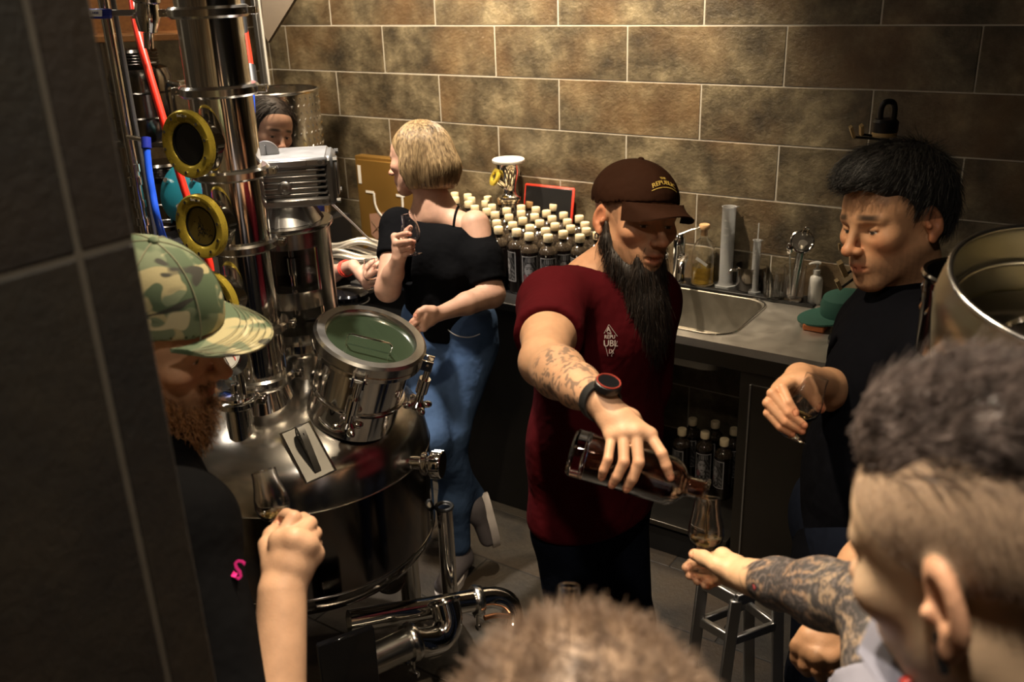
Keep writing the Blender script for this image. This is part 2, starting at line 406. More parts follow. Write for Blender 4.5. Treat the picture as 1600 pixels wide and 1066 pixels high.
# ------------------------------------------------------------------ helpers for fitted positions
def zof(xy, py):
    lo, hi = -.5, 3.
    for _ in range(40):
        z = (lo+hi)/2; d = A(xy[0], xy[1], z)-CAM; y = 533-FPX*(d@CU)/(d@CF)
        if y > py: lo = z
        else: hi = z
    return z
VERT = np.eye(3)
def fz(xy, z=0): return (A(xy[0], xy[1], z), VERT)
def tri_clamp(g, xy, z, r, h=.022):
    """a clamp band with its shoulder ring"""
    g.lathe([(r*.9, z-h*.5), (r+.012, z-h*.5), (r+.018, z-h*.28), (r+.018, z+h*.28), (r+.012, z+h*.5), (r*.9, z+h*.5)], fz(xy), 40)
    return g
def bolt_lug(g, c, axis, side, L=.035):
    """two ears and a wing bolt of a clamp"""
    fr = frame(c, axis, side)
    for s in (-1, 1): g.box(A(0, 0, s*.009), (.018, .016, .006), fr, .001)
    g.cyl(fr[0]-fr[1][2]*L*.5, fr[0]+fr[1][2]*L*.5, .0035, n=8)
    g.cyl(fr[0]+fr[1][2]*L*.5, fr[0]+fr[1][2]*(L*.5+.008), .008, n=6)
    return g

# ------------------------------------------------------------------ domed boiler
BC = A(1.60, -1.65); BR = .378
boiler = thing('still_boiler', (BC[0], BC[1], 0), 'polished steel boiler with a domed top and a tilted round manhole', 'still')
def dome_z(r): return .80 + .215*math.sqrt(max(0, 1-(r/BR)**2))**.85
prof = [(r, dome_z(r)) for r in np.linspace(0, BR, 26)]
prof = prof[::-1]
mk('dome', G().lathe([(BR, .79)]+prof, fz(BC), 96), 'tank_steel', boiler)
mk('shell', G().lathe([(0, .40), (.15, .405), (.28, .43), (.345, .465), (.37, .50), (BR, .54), (BR, .79)], fz(BC), 96), 'tank_dark_reflection', boiler)
mk('weld_seam', G().torus(fz(BC, .79), BR+.0005, .0016, 96, 6), 'steel', boiler)
mk('weld_seam', G().torus(fz(BC, .53), BR-.0005, .0020, 96, 6), 'steel', boiler)
for k in range(3):
    a = math.radians(-60+120*k); c = BC + .30*A(math.cos(a), math.sin(a))
    lg = mk('leg', G().cyl(A(*c, .0), A(*c, .5), .032, n=20), 'steel', boiler)
    mk('foot_plate', G().cyl(A(*c, .0), A(*c, .012), .06, n=20), 'steel', lg)
# dark front apron between two legs
pa = at(575, 905, 2.29); pb = at(480, 905, 2.21)
fr = (A(*((pa+pb)/2)[:2], 0), np.stack([nrm(A(*(pa-pb)[:2], 0)), nrm(np.cross(ez, A(*(pa-pb)[:2], 0))), ez]))
mk('apron', G().box(A(0, 0, .30), (np.linalg.norm((pa-pb)[:2]), .02, .44), fr, .004), 'black_gloss', boiler)
# manhole
MN = nrm(A(.36, .03, .93)); MC = at(578, 533, 2.36)
fm = frame(MC, MN, CR)
R0 = .143
nk = mk('manhole_neck', G().lathe([(.118, -.235), (.118, -.035), (.128, -.03), (R0-.004, -.03), (R0, -.026), (R0, -.016), (R0-.006, -.014)], fm, 64), 'chrome', boiler)
mk('collar_ring', G().torus((MC-MN*.150, fm[1]), .121, .005, 64, 8), 'chrome', nk)
lid = mk('manhole_lid', G().lathe([(R0-.006, -.013), (R0, -.011), (R0+.001, .012), (R0-.006, .018), (R0-.026, .018), (R0-.031, .010), (R0-.031, -.006), (R0-.006, -.013)], fm, 72), 'steel', boiler)
mk('sight_pane', G().lathe([(0, -.004), (R0-.030, -.004), (R0-.030, .003), (0, .003)], fm, 64), 'green_glass', lid)
hp = [MC+fm[1][0]*a+fm[1][1]*b+MN*c for a, b, c in [(-.055, -.045, .003), (-.055, -.045, .03), (-.048, -.045, .036), (.048, -.045, .036), (.055, -.045, .03), (.055, -.045, .003)]]
mk('lid_handle', G().tube(hp, .0028, 8), 'chrome', lid)
def swing_bolt(ang):
    dirv = fm[1][0]*math.cos(ang)+fm[1][1]*math.sin(ang); top = MC+dirv*(R0+.004)-MN*.018
    g = G(); fr = frame(top, MN, dirv)
    for s in (-1, 1): g.box(A(.008, s*.014, 0), (.030, .006, .030), fr, .001)
    g.cyl(fr[0]+fr[1][0]*.01-fr[1][1]*.022, fr[0]+fr[1][0]*.01+fr[1][1]*.022, .004, n=10)
    b = mk('swing_bolt', g, 'chrome', boiler)
    base = top+dirv*.014
    mk('bolt_shaft', G().cyl(base, base-MN*.115, .0085, n=12), 'chrome', b)
    mk('bolt_nut', G().cyl(base-MN*.048, base-MN*.092, .0155, .016, n=12), 'chrome', b)
    kn = G().lathe([(0, -.148), (.014, -.147), (.022, -.140), (.022, -.130), (.012, -.120), (.010, -.095), (0, -.095)], frame(base, MN, dirv), 20)
    for q in range(4):
        a2 = q*math.pi/2+.5; d2 = fr[1][0]*math.cos(a2)+fr[1][1]*math.sin(a2); kn.ell(base+d2*.028-MN*.135, (.015, .011, .010), frame(A(0, 0, 0), MN, d2), 10, 6)
    mk('bolt_knob', kn, 'chrome', b)
swing_bolt(-math.pi/2-.02); swing_bolt(-.05); swing_bolt(math.pi*.66)
def on_dome(px, py):
    d = CF + CR*(px-800)/FPX - CU*(py-533)/FPX; t = 1.6
    while t < 3.5:
        p = CAM+d*t; r = np.linalg.norm(p[:2]-BC)
        if r < BR and p[2] < dome_z(r): break
        t += .001
    r = max(1e-3, np.linalg.norm(p[:2]-BC)); g_ = (dome_z(r+.002)-dome_z(r-.002))/.004; rd = (p[:2]-BC)/r
    return p, nrm(A(-g_*rd[0], -g_*rd[1], 1))
# lifting lug on its pad
LC, ln = on_dome(481, 708); LC = LC+ln*.006; ly = nrm(-(CR*.40-CU*.92)); ly = nrm(ly-ln*np.dot(ly, ln)); flg = frame(LC, ln, np.cross(ly, ln))
pad = mk('lug_pad', G().box(A(0, 0, -.004), (.078, .150, .010), flg, .002), 'lug_steel', boiler)
pq = [LC+flg[1][0]*a+flg[1][1]*b+ln*.001 for a, b in ((-.039, -.075), (.039, -.075), (.039, .075), (-.039, .075))]
mk('pad_weld', G().tube(pq, .0035, 8, closed=True), 'chrome', pad)
gl = G(); 
oval = [(.0, -.062), (.012, -.062)]+[(.0, 0)]
pts = [(-.062, 0), (-.055, .012), (-.02, .034), (.01, .052), (.030, .062), (.045, .062), (.056, .052), (.060, .035), (.056, .012), (.052, 0)]
fl2 = (LC, np.stack([flg[1][1], flg[1][2], -flg[1][0]]))
gl.prism(pts, -.008, .008, fl2)
lug = mk('lifting_lug', gl, 'lug_steel', boiler)
mk('lug_eye', G().torus((LC+flg[1][1]*.034+ln*.040, fl2[1]), .013, .009, 28, 10), 'black_gloss', lug)
# small capped port and the pressure gauge
def port(px, py, D, r, h, nm):
    c, _n = on_dome(px, py); xy = c[:2]; z0 = c[2]-.02; z1 = c[2]+h
    p = mk(nm, G().lathe([(r, z0), (r, z1-.03), (r+.012, z1-.028), (r+.012, z1-.022)], fz(xy), 32), 'chrome', boiler)
    mk('ferrule_clamp', tri_clamp(G(), xy, z1-.014, r+.004), 'chrome', p)
    mk('cap', G().lathe([(r+.012, z1-.004), (r+.01, z1+.003), (r*.4, z1+.006), (.011, z1+.007), (.010, z1+.03), (0, z1+.032)], fz(xy), 32), 'chrome', p)
    g = G(); bolt_lug(g, A(*xy, z1-.014)+nrm(A(*CR[:2], 0))*(r+.03), A(*CF[:2], 0), CR); mk('clamp_bolt', g, 'chrome', p)
    g = G(); bolt_lug(g, A(*xy, z1-.014)-nrm(A(*CR[:2], 0))*(r+.03), A(*CF[:2], 0), CR); mk('clamp_bolt', g, 'chrome', p)
port(378, 672, 2.22, .034, .098, 'small_port')
GC = at(357, 560, 2.26); gn = cdir(-.25, .35, .9); fg = frame(GC, gn, CR)
ga = mk('pressure_gauge', G().lathe([(0, -.035), (.03, -.033), (.036, -.028), (.036, .002), (.033, .004), (.031, .0)], fg, 40), 'black_plastic', boiler)
mk('dial', G().lathe([(0, 0), (.032, 0)], (GC+gn*.0005, fg[1]), 40), 'gauge_face', ga, smooth=False)
mk('gauge_rim', G().torus((GC+gn*.002, fg[1]), .0335, .0025, 40, 8), 'chrome', ga)
mk('red_scale', G().tube([GC+gn*.0018+.021*(fg[1][0]*math.cos(a)+fg[1][1]*math.sin(a))-fg[1][1]*.012 for a in np.linspace(.2, 2.9, 16)], .0013, 6), 'red_plastic', ga)
mk('needle', G().tube([GC+gn*.002+fg[1][0]*.004-fg[1][1]*.016, GC+gn*.002-fg[1][0]*.011+fg[1][1]*.006], [.0012, .0005], 6), 'black_plastic', ga)
mk('tick_ring', G().torus((GC+gn*.001, fg[1]), .0265, .0006, 32, 4), 'dark_alu', ga)
st = at(350, 600, 2.24); mk('gauge_stem', G().tube(smooth_path([GC-gn*.03, GC-gn*.05-ez*.02, GC-gn*.05-ez*.12], 5), .008, 10), 'chrome', ga)
# threaded outlet on the right flank
oc = at(660, 724, 2.52); od = nrm(A(.93, .36, 0)); fo = frame(oc, od, ez)
ou = mk('side_outlet', G().lathe([(.018, -.08), (.018, .0), (.030, .0), (.032, .004), (.032, .016), (.022, .018), (.022, .026), (.024, .028)], fo, 32), 'chrome', boiler)
g = G().lathe([(.026, .026), (.037, .027), (.038, .03), (.038, .054), (.036, .057), (0, .057)], fo, 32)
for k in range(8):
    a = k*math.pi/4; g.box(fo[0]+od*.041+.037*(fo[1][0]*math.cos(a)+fo[1][1]*math.sin(a)), (.026, .008, .008), (A(0, 0, 0), np.eye(3)), .001) if False else g.cyl(fo[0]+od*.029+.036*(fo[1][0]*math.cos(a)+fo[1][1]*math.sin(a)), fo[0]+od*.055+.036*(fo[1][0]*math.cos(a)+fo[1][1]*math.sin(a)), .005, n=8)
mk('slotted_nut', g, 'chrome', ou)

# ------------------------------------------------------------------ column with brass portholes
KC = at(409, 600, 2.47)[:2]; KR = .074
column = thing('distillation_column', (KC[0], KC[1], dome_z(np.linalg.norm(KC-BC))-.01), 'tall polished steel distillation column with brass rimmed portholes', 'column')
zc = [zof(KC, y) for y in (585, 508, 380, 268, 140, 18, -130, -330)]
zb_ = dome_z(np.linalg.norm(KC-BC))-.01
mk('base_spool', G().lathe([(KR+.012, zb_-.02), (KR+.004, zb_+.01), (KR-.004, zc[0]-.03), (KR+.006, zc[0]-.015), (KR+.006, zc[0])], fz(KC), 48), 'chrome', column)
zz = [zc[0]]+zc[1:]
for i in range(len(zz)-1):
    if zz[i+1] > CEIL-.02: zz[i+1] = CEIL-.02
    sec = mk('column_section', G().lathe([(KR, zz[i]+.002), (KR, zz[i+1]-.002)], fz(KC), 64), 'chrome', column)
    tri_clamp_mesh = mk('clamp_band', tri_clamp(G(), KC, zz[i]+.0, KR, .026), 'steel', column)
    for sd in (1, -1):
        g = G(); bolt_lug(g, A(*KC, zz[i])+nrm(A(*(CR*sd)[:2], 0))*(KR+.028), A(*CF[:2], 0), CR); mk('clamp_bolt', g, 'chrome', tri_clamp_mesh)
PN = nrm(A(*(-CF*.88-CR*.44)[:2], 0)+ez*.03); PS = 1.22
def porthole(py, dark, text=True):
    z = zof(KC, py); c0 = A(*KC, z)
    c = c0+PN*(KR+.045); fp = frame(c, PN, ez); fp = (fp[0], np.stack([np.cross(ez, PN), np.cross(PN, np.cross(ez, PN)), PN]))
    p = mk('porthole', G().lathe([(r_*PS, z_*PS) for r_, z_ in [(.040, -.075), (.040, -.016), (.052, -.014), (.060, -.012), (.060, -.006)]], fp, 48), 'chrome', column)
    mk('brass_ring', G().lathe([(r_*PS, z_*PS) for r_, z_ in [(.036, -.006), (.061, -.006), (.063, -.004), (.063, .006), (.060, .009), (.046, .009), (.040, .004), (.038, -.004)]], fp, 56), 'brass', p)
    mk('inner_ring', G().lathe([(r_*PS, z_*PS) for r_, z_ in [(.0385, -.004), (.0385, .004), (.0365, .004), (.0365, -.004)]], fp, 48), 'black_rubber', p)
    mk('glass_disc', G().lathe([(r_*PS, z_*PS) for r_, z_ in [(0, .0005), (.037, .0005), (.037, -.004)]], fp, 40), 'sight_glass' if dark else 'brass_disc', p)
    for k in range(10):
        a = k*math.pi/5+.2; d2 = fp[1][0]*math.cos(a)+fp[1][1]*math.sin(a)
        mk('ring_bolt', G().cyl(c+d2*.053*PS+PN*.010, c+d2*.053*PS+PN*.0145, .004, n=8), 'chrome', p)
    V, F = text_geo('BoCaps', .0095)
    V = A(*[0, 0, 0])+V; mk('engraving', (V @ fp[1]+c+fp[1][1]*.053*PS+PN*.0115, F), 'paper', p, smooth=False)
    if not dark:
        rg = random.Random(3); g = G()
        for k in range(46):
            a = rg.uniform(0, 6.28); r = abs(rg.gauss(0, .012)); x0, y0 = r*math.cos(a), r*math.sin(a)-.004
            L = rg.uniform(.003, .010); b = rg.uniform(0, 6.28); wv = rg.uniform(.0008, .0022)
            q = [(x0, y0), (x0+L*math.cos(b), y0+L*math.sin(b)), (x0+L*.6*math.cos(b)-wv*math.sin(b), y0+L*.6*math.sin(b)+wv*math.cos(b))]
            g.prism([(x_*1.2, y_*1.2) for x_, y_ in q], .0006, .0012+k*2e-6, fp)
        mk('residue_flecks', g, 'soot', p, smooth=False, kind='stuff')
porthole(215, True); porthole(338, False); porthole(452, True)

# ------------------------------------------------------------------ agitator: lantern + gearbox
GX = at(466, 480, 2.56)[:2]; LR = .108
agit = thing('agitator_drive', (GX[0], GX[1], dome_z(np.linalg.norm(GX-BC))-.005), 'grey finned gearbox on a windowed steel lantern over the boiler', 'gearbox')
za = lambda py: zof(GX, py)
zb2 = dome_z(np.linalg.norm(GX-BC))-.01
face = math.atan2(*(nrm(CAM[:2]-GX)[::-1]))+.35*-1
def shell(g, z0, z1, a0, a1, r=LR, t=.006): return g.lathe([(r-t, z0), (r, z0), (r, z1), (r-t, z1), (r-t, z0)], fz(GX), 40, a0, a1)
w0 = .95
z_top, z_w1t, z_w1b, z_w2t, z_w2b = za(352), za(376), za(440), za(466), za(505)
g = G(); shell(g, z_w1t, z_top, 0, 2*math.pi); shell(g, z_w1b-.0, z_w1t, face+w0, face+2*math.pi-w0); shell(g, z_w2t, z_w1b, 0, 2*math.pi); shell(g, z_w2b, z_w2t, face+w0, face+2*math.pi-w0); shell(g, za(520), z_w2b, 0, 2*math.pi)
ln_ = mk('lantern_shell', g, 'steel', agit)
g = G()
for a in (face-w0, face+w0):
    for z0, z1 in ((z_w1b, z_w1t), (z_w2b, z_w2t)):
        mk('window_edge', G().tube([A(*(GX+(LR+.001)*A(math.cos(a), math.sin(a))), z) for z in np.linspace(z0, z1, 5)], .005, 8), 'chrome', ln_)

mk('drive_shaft', G().lathe([(.016, zb2), (.016, z_w1b+.02), (.022, z_w1b+.022), (.022, z_w1b+.07), (.014, z_w1b+.072), (.014, z_top)], fz(GX), 24), 'chrome', agit)
mk('shaft_coupling', G().lathe([(.018, z_w1b-.005), (.062, z_w1b-.005), (.062, z_w1b+.006), (.018, z_w1b+.006)], fz(GX), 32), 'chrome', agit)
mk('lower_spool', G().lathe([(.075, zb2-.01), (.075, za(545)), (.085, za(540)), (.085, za(520))], fz(GX), 40), 'steel', agit)
fl_ = mk('base_flange', G().lathe([(LR-.01, za(528)), (LR+.016, za(528)), (LR+.016, za(517)), (LR-.01, za(517))], fz(GX), 40), 'chrome', agit)
for k in range(8):
    a = k*math.pi/4; c = A(*(GX+(LR+.008)*A(math.cos(a), math.sin(a))), 0)
    mk('flange_bolt', G().cyl(c+ez*(za(528)-.012), c+ez*(za(517)+.012), .005, n=6), 'chrome', fl_)
tp = mk('top_flange', G().lathe([(0, z_top), (LR+.008, z_top), (LR+.010, z_top+.003), (LR+.010, z_top+.013), (0, z_top+.014)], fz(GX), 48), 'steel', agit)
# cone with gusset plates, then the finned box
zg0, zg1 = z_top+.014, za(314)
mk('gear_cone', G().lathe([(.088, zg0), (.058, zg1)], fz(GX), 32), 'aluminium', agit)
yawg = math.atan2(CR[1], CR[0])+.15; GM = np.stack([A(math.cos(yawg), math.sin(yawg), 0), A(-math.sin(yawg), math.cos(yawg), 0), ez])
GX2 = GX+GM[0][:2]*.012
for k in range(6):
    a = k*math.pi/3+.3; d = GM[0]*math.cos(a)+GM[1]*math.sin(a); s_ = np.cross(ez, d); o = A(*GX, 0)
    mk('gusset', G().prism([(.05, zg0), (.098, zg0), (.066, zg1), (.05, zg1)], -.004, .004, (o, np.stack([d, ez, -s_]))), 'aluminium', agit)
zt1 = za(240); fb = (A(*GX2, 0), GM); hz = zt1-zg1
gb = mk('gearbox_housing', G().box(A(0, 0, (zg1+zt1)/2), (.185, .15, hz-.01), fb, .012), 'aluminium', agit)
for zf in (zg1+.012, zt1-.012):
    pl = mk('housing_flange', G().box(A(0, 0, zf), (.222, .185, .024), fb, .006), 'aluminium', agit)
    for sx in (-1, 1):
        for sy in (-1, 1):
            mk('flange_screw', G().cyl(fb[0]+GM[0]*.094*sx+GM[1]*.094*sy+ez*zf, fb[0]+GM[0]*.094*sx+GM[1]*.096*sy+ez*zf, .006, n=8), 'dark_alu', pl)
    mk('flange_plate', G().box(A(0, -.094, zf), (.12, .004, .014), fb, .001), 'aluminium', pl)
nf = 5
for k in range(nf):
    z = zg1+.032+k*(hz-.064)/(nf-1)
    mk('cooling_fin', G().box(A(0, 0, z), (.208, .172, .006), fb, .002), 'aluminium', gb)
mk('oil_plug', G().lathe([(0, 0), (.017, 0), (.017, .008), (.012, .012), (.007, .012), (.006, .006), (0, .006)], (fb[0]+GM[0]*.0-GM[1]*.084+ez*(zg1+hz*.42), np.stack([GM[0], ez, -GM[1]])), 20), 'aluminium', gb)
mf = (fb[0]+GM[0]*.095+ez*(zg1+hz*.48), np.stack([GM[1], ez, GM[0]]))
mo = mk('motor_flange', G().box(A(0, 0, .018), (.155, .125, .03), mf, .01), 'dark_alu', gb)
mk('motor_bore', G().lathe([(.05, .034), (.052, .036), (.046, .036), (.042, .026), (0, .025)], mf, 32), 'black_rubber', mo)
mk('bore_ring', G().torus((mf[0]+mf[1][2]*.034, mf[1]), .047, .004, 32, 8), 'dark_alu', mo)
for sx in (-1, 1):
    for sy in (-1, 1): mk('motor_bolt', G().cyl(mf[0]+GM[1]*sx*.066+ez*sy*.052+GM[0]*.03, mf[0]+GM[1]*sx*.066+ez*sy*.052+GM[0]*.04, .007, n=6), 'dark_alu', mo)
ear = [(.034*math.cos(a), .034*math.sin(a)) for a in np.linspace(0, math.pi, 18)]
mk('lifting_ear', G().prism(ear, -.006, .006, (fb[0]-GM[0]*.045+ez*zt1, np.stack([GM[0], ez, -GM[1]]))), 'aluminium', gb)
mk('ear_rib', G().box(A(-.045, -.008, zt1+.012), (.003, .008, .026), fb, .001), 'aluminium', gb)
# cable from the drive to the wall box
cb = [mf[0]-ez*.06, at(552, 350, 3.2), at(575, 372, 3.6), at(588, 378, 3.75)]
mk('drive_cable', G().tube(smooth_path(cb, 8), .0035, 8), 'white_plastic', label='thin pale cable drooping from the gearbox to the brass cabinet', cat='cable')

# ------------------------------------------------------------------ pipework at the boiler's foot
pw = thing('drain_pipework', (*at(690, 930, 2.72)[:2], 0), 'bent chrome pipework with clamps on the floor beside the boiler', 'pipe')
q0 = at(694, 792, 2.78); zq = zof(q0[:2], 955)
q1 = A(q0[0], q0[1], zq)
mk('riser_pipe', G().cyl(q1, q0, .024, n=32), 'chrome', pw)
mk('riser_collar', G().torus((q0, VERT), .024, .006, 32, 8), 'black_rubber', pw)
rg_ = .043
e1 = at(643, 1003, 2.62); e2 = at(560, 1022, 2.52); e2[2] = e1[2]
el = smooth_path([q1+ez*.005, q1-ez*.02+(e1-q1)*.03, q1+(e1-q1)*.38-ez*.05*1, e1+(q1-e1)*.12, e1], 8)
elp = smooth_path([at(694, 940, 2.70), at(700, 972, 2.69), at(688, 996, 2.67), at(664, 1004, 2.64), e1], 8)
mk('front_elbow', G().tube(elp, rg_, 32), 'chrome', pw)
mk('elbow_collar', G().torus(frame(at(694, 940, 2.70), elp[1]-elp[0]), rg_+.001, .006, 36, 8), 'chrome', pw)
mk('front_pipe', G().cyl(e1, e1+(e2-e1)*1.6, rg_, n=32), 'steel', pw)
cl = mk('pipe_clamp', G().lathe([(rg_-.01, -.014), (rg_+.010, -.014), (rg_+.014, -.006), (rg_+.014, .006), (rg_+.010, .014), (rg_-.01, .014)], frame(e1, e2-e1), 36), 'steel', pw)
g = G(); bolt_lug(g, e1-ez*.062+(e2-e1)*0, e2-e1, ez, .03); g.cyl(e1-ez*.055, e1-ez*.105, .005, n=8); g.box(e1-ez*.11, (.034, .012, .016), None, .002); mk('clamp_wing_nut', g, 'steel', cl)
b0, b1, b2 = at(545, 972, 2.66), at(712, 944, 2.80), at(745, 938, 2.83)
mk('rear_pipe', G().cyl(b0, b2, .034, n=32), 'chrome', pw)
cl = mk('pipe_clamp', G().lathe([(.03, -.012), (.044, -.012), (.047, -.005), (.047, .005), (.044, .012), (.03, .012)], frame(b2, b2-b1), 36), 'steel', pw)
g = G(); bolt_lug(g, b2-ez*.05, b2-b1, ez, .03); g.cyl(b2-ez*.04, b2-ez*.09, .005, n=8); g.ell(b2-ez*.1, (.012, .008, .014), None, 10, 6); mk('clamp_wing_nut', g, 'steel', cl)
mk('rear_elbow', G().tube(smooth_path([b2, at(768, 934, 2.85), at(792, 941, 2.86), at(802, 962, 2.86), at(800, 990, 2.84)], 8), .034, 28), 'chrome', pw)
mk('copper_hose', G().tube(smooth_path([at(757, 966, 2.78), at(775, 962, 2.80), at(795, 964, 2.82)], 6), .008, 10), 'copper', pw)
mk('floor_drain_dish', G().lathe([(0, 0), (.03, .002), (.05, .02), (.052, .022), (.047, .022), (.03, .006), (0, .005)], frame(at(606, 908, 2.95), A(.5, -.3, .8)), 32), 'steel', boiler)
mk('floor_bracket', G().prism([(0, 0), (.10, 0), (.0, .2)], -.004, .004, (A(*at(712, 950, 2.86)[:2], .0), np.stack([nrm(A(*CR[:2], 0)), ez, np.cross(nrm(A(*CR[:2], 0)), ez)]))), 'steel', pw)

# ------------------------------------------------------------------ left background: pole, valve, hoses, shelf, kegs
lp = at(172, 60, 2.75)[:2]
pole = thing('vertical_pipe', (lp[0], lp[1], 0), 'thin vertical chrome pipe with threaded unions at the left', 'pipe')
mk('pipe_run', G().cyl(A(*lp, 0), A(*lp, CEIL-.001), .0155, n=24), 'chrome', pole)
for py, r in ((262, .021), (282, .024), (318, .020), (345, .024), (372, .021)):
    z = zof(lp, py); mk('pipe_union', G().lathe([(.012, z-.014), (r, z-.012), (r, z+.012), (.012, z+.014)], fz(lp), 12), 'chrome', pole)
z = zof(lp, 345); mk('side_tap', G().tube([A(*lp, z), A(*lp, z)+CR*.07, A(*lp, z)+CR*.09], [.006, .006, .009], 10), 'chrome', pole)
l2 = at(187, 60, 2.72)[:2]
mk('second_run', G().cyl(A(*l2, 0), A(*l2, CEIL-.001), .008, n=16), 'dark_alu', pole)
vc = at(230, 24, 2.5)
valve = thing('ball_valve', vc-ez*.08, 'chrome ball valve with a blue grip and white lettered band', 'valve')
mk('body', G().lathe([(.016, -.045), (.024, -.042), (.03, -.02), (.034, 0), (.030, .03), (.036, .035), (.036, .08), (.028, .085), (.028, .3)], frame(vc, ez+CR*.12), 28), 'chrome', valve)
mk('spout', G().lathe([(.010, -.085), (.013, -.085), (.013, -.05), (.016, -.043)], frame(vc, ez+CR*.12), 20), 'chrome', valve)
fh = (vc-CF*.03, np.stack([CR, CU, -CF]))
mk('stem_nut', G().cyl(vc-CR*.035-CF*.01, vc-CR*.01-CF*.01, .014, n=6), 'chrome', valve)
hd = mk('lever', G().box(A(-.07, -.004, 0), (.09, .016, .004), fh, .001), 'brushed', valve)
mk('blue_grip', G().box(A(-.115, -.006, 0), (.068, .026, .012), fh, .004), 'blue_grip', hd)
mk('white_band', G().box(A(-.126, -.007, .004), (.042, .017, .008), fh, .001), 'paper', hd)
V, F = text_geo('1.4408', .009); mk('lettering', (V @ fh[1]+fh[0]-CR*.126-CU*.007-CF*.0085, F), 'blue_grip', hd, smooth=False)
def hose(name, pts, r, mat, label, ends=None, **kw):
    t = mk(name, G().tube(smooth_path(pts, 8), r, 14), mat, label=label, cat='hose', **kw)
    if ends:
        for e in ends:
            a, b = at(*e[0]), at(*e[1]); mk('hose_coupling', G().cyl(a, b, e[2], n=14), e[3], t)
    return t
hose('red_hose', [at(203, -30, 2.62), at(213, 40, 2.58), at(232, 110, 2.56), at(262, 210, 2.55), at(288, 295, 2.55), at(312, 365, 2.55), at(332, 425, 2.55)], .0105, 'red_hose', 'bright red hose slanting down beside the portholes')
hose('red_hose', [at(382, 48, 2.85), at(387, 80, 2.85), at(392, 112, 2.85)], .0115, 'red_hose', 'short red hose length behind the column near the hanging board', [((360, -140, 2.80), (383, 56, 2.85), .0110, 'black_rubber'), ((390, 104, 2.85), (395, 138, 2.83), .018, 'black_rubber')])
hose('blue_hose', [at(393, 130, 2.83), at(394, 165, 2.83), at(396, 215, 2.82), at(401, 300, 2.80)], .009, 'blue_hose', 'blue hose hanging behind the column beside the dark haired woman')
hose('blue_hose', [at(229, 226, 2.7), at(232, 262, 2.7), at(238, 300, 2.7), at(247, 345, 2.71), at(262, 385, 2.84), at(283, 392, 2.95)], .0105, 'blue_hose', 'blue hose hanging beside the teal pump', [((228, 215, 2.7), (229, 232, 2.7), .014, 'blue_grip'), ((228, 219, 2.7), (200, 214, 2.75), .007, 'chrome')])
# pole with pale edge in front of the corner
cp = at(405, 60, 4.2)[:2]
cpl = thing('corner_post', (cp[0], cp[1], 0), 'slim pale edged steel post standing in front of the corner', 'post')
mk('post_tube', G().box(A(cp[0], cp[1], CEIL/2), (.028, .028, CEIL-.004), None, .003), 'dark_alu', cpl)
mk('pale_strip', G().box(A(cp[0], cp[1], CEIL/2)+A(*CR[:2], 0)*.02, (.008, .008, CEIL-.02), None, .001), 'paper', cpl)
# hanging wooden board, upper middle
bc = at(432, -6, 3.7)
mk('hanging_board', G().prism([(-.075, .18), (-.045, -.16), (-.03, -.185), (.085, .0), (.085, .18)], -.012, .012, (bc, np.stack([CR, CU, -CF]))), 'board_wood', smooth=False, label='dark wooden board corner hanging near the ceiling by the corner', cat='board')
# shelf
sc_ = at(222, 60, 3.5)
shz1 = zof(sc_[:2], 210); shz0 = zof(sc_[:2], 62)
fs = (A(sc_[0], sc_[1], 0), np.stack([nrm(A(*CR[:2], 0)), nrm(A(*CF[:2], 0)), ez]))
rack = thing('keg_shelf', (sc_[0], sc_[1], 0), 'steel shelf rack with an upper wooden board holding kegs', 'shelf')
mk('wooden_board', G().box(A(0, .0, shz0+.012), (.46, .26, .024), fs, .003), 'wood', rack)
mk('wooden_back', G().box(A(0, .12, shz0+.20), (.46, .02, .36), fs, .003), 'wood', rack)
mk('shelf_plate', G().box(A(0, .0, shz1-.014), (.46, .28, .028), fs, .003), 'steel', rack)
shz2 = zof(sc_[:2], 360)
mk('shelf_plate', G().box(A(0, .0, shz2-.014), (.46, .28, .028), fs, .003), 'steel', rack)
for sx in (-.22, .22):
    for sy in (-.12, .12): mk('upright', G().box(A(sx, sy, (shz0+.01)/2), (.028, .028, shz0+.01), fs, .002), 'dark_alu', rack)
def keg(px, D, z0, r, h, label):
    c = at(px, 150, D)[:2]
    t = thing('steel_keg', (c[0], c[1], z0), label, 'keg', 'steel kegs on the shelf')
    mk('body', G().lathe([(0, z0), (r*.92, z0), (r, z0+.012), (r, z0+h*.3), (r+.006, z0+h*.315), (r, z0+h*.33), (r, z0+h*.62), (r+.006, z0+h*.635), (r, z0+h*.65), (r, z0+h*.82), (r*.9, z0+h*.93), (r*.66, z0+h*.97)], fz(c), 48), 'dark_steel', t)
    g = G(); pr = [(r*.66, z0+h*.97)]
    for k in range(5): pr += [(r*.64, z0+h*(.98+.035*k)), (r*.69, z0+h*(.995+.035*k))]
    pr += [(r*.62, z0+h*1.17), (0, z0+h*1.17)]
    mk('threaded_neck', g.lathe(pr, fz(c), 40), 'dark_steel', t)
    hd = A(*c, z0+h*.62)+CR*(r+.01)-CF*.02
    mk('side_handle', G().tube([hd-CR*.02+ez*.03, hd+CR*.02+ez*.02, hd+CR*.03-ez*.01, hd+CR*.06-ez*.03], [.012, .016, .013, .008], 12), 'chrome', t)
    tg = A(*c, z0+h*.95)+CR*r*.55-CF*r*.4
    mk('tag_plate', G().box(tg, (.03, .03, .004), None, .001), 'paper', t)
    return t
keg(224, 3.45, shz1+.001, .112, zof(at(224, 150, 3.45)[:2], 98)-shz1, 'upper dark steel keg under the wooden board')
keg(235, 3.42, shz2+.001, .125, zof(at(235, 150, 3.42)[:2], 240)-shz2-.075, 'lower dark steel keg behind the blue hose')
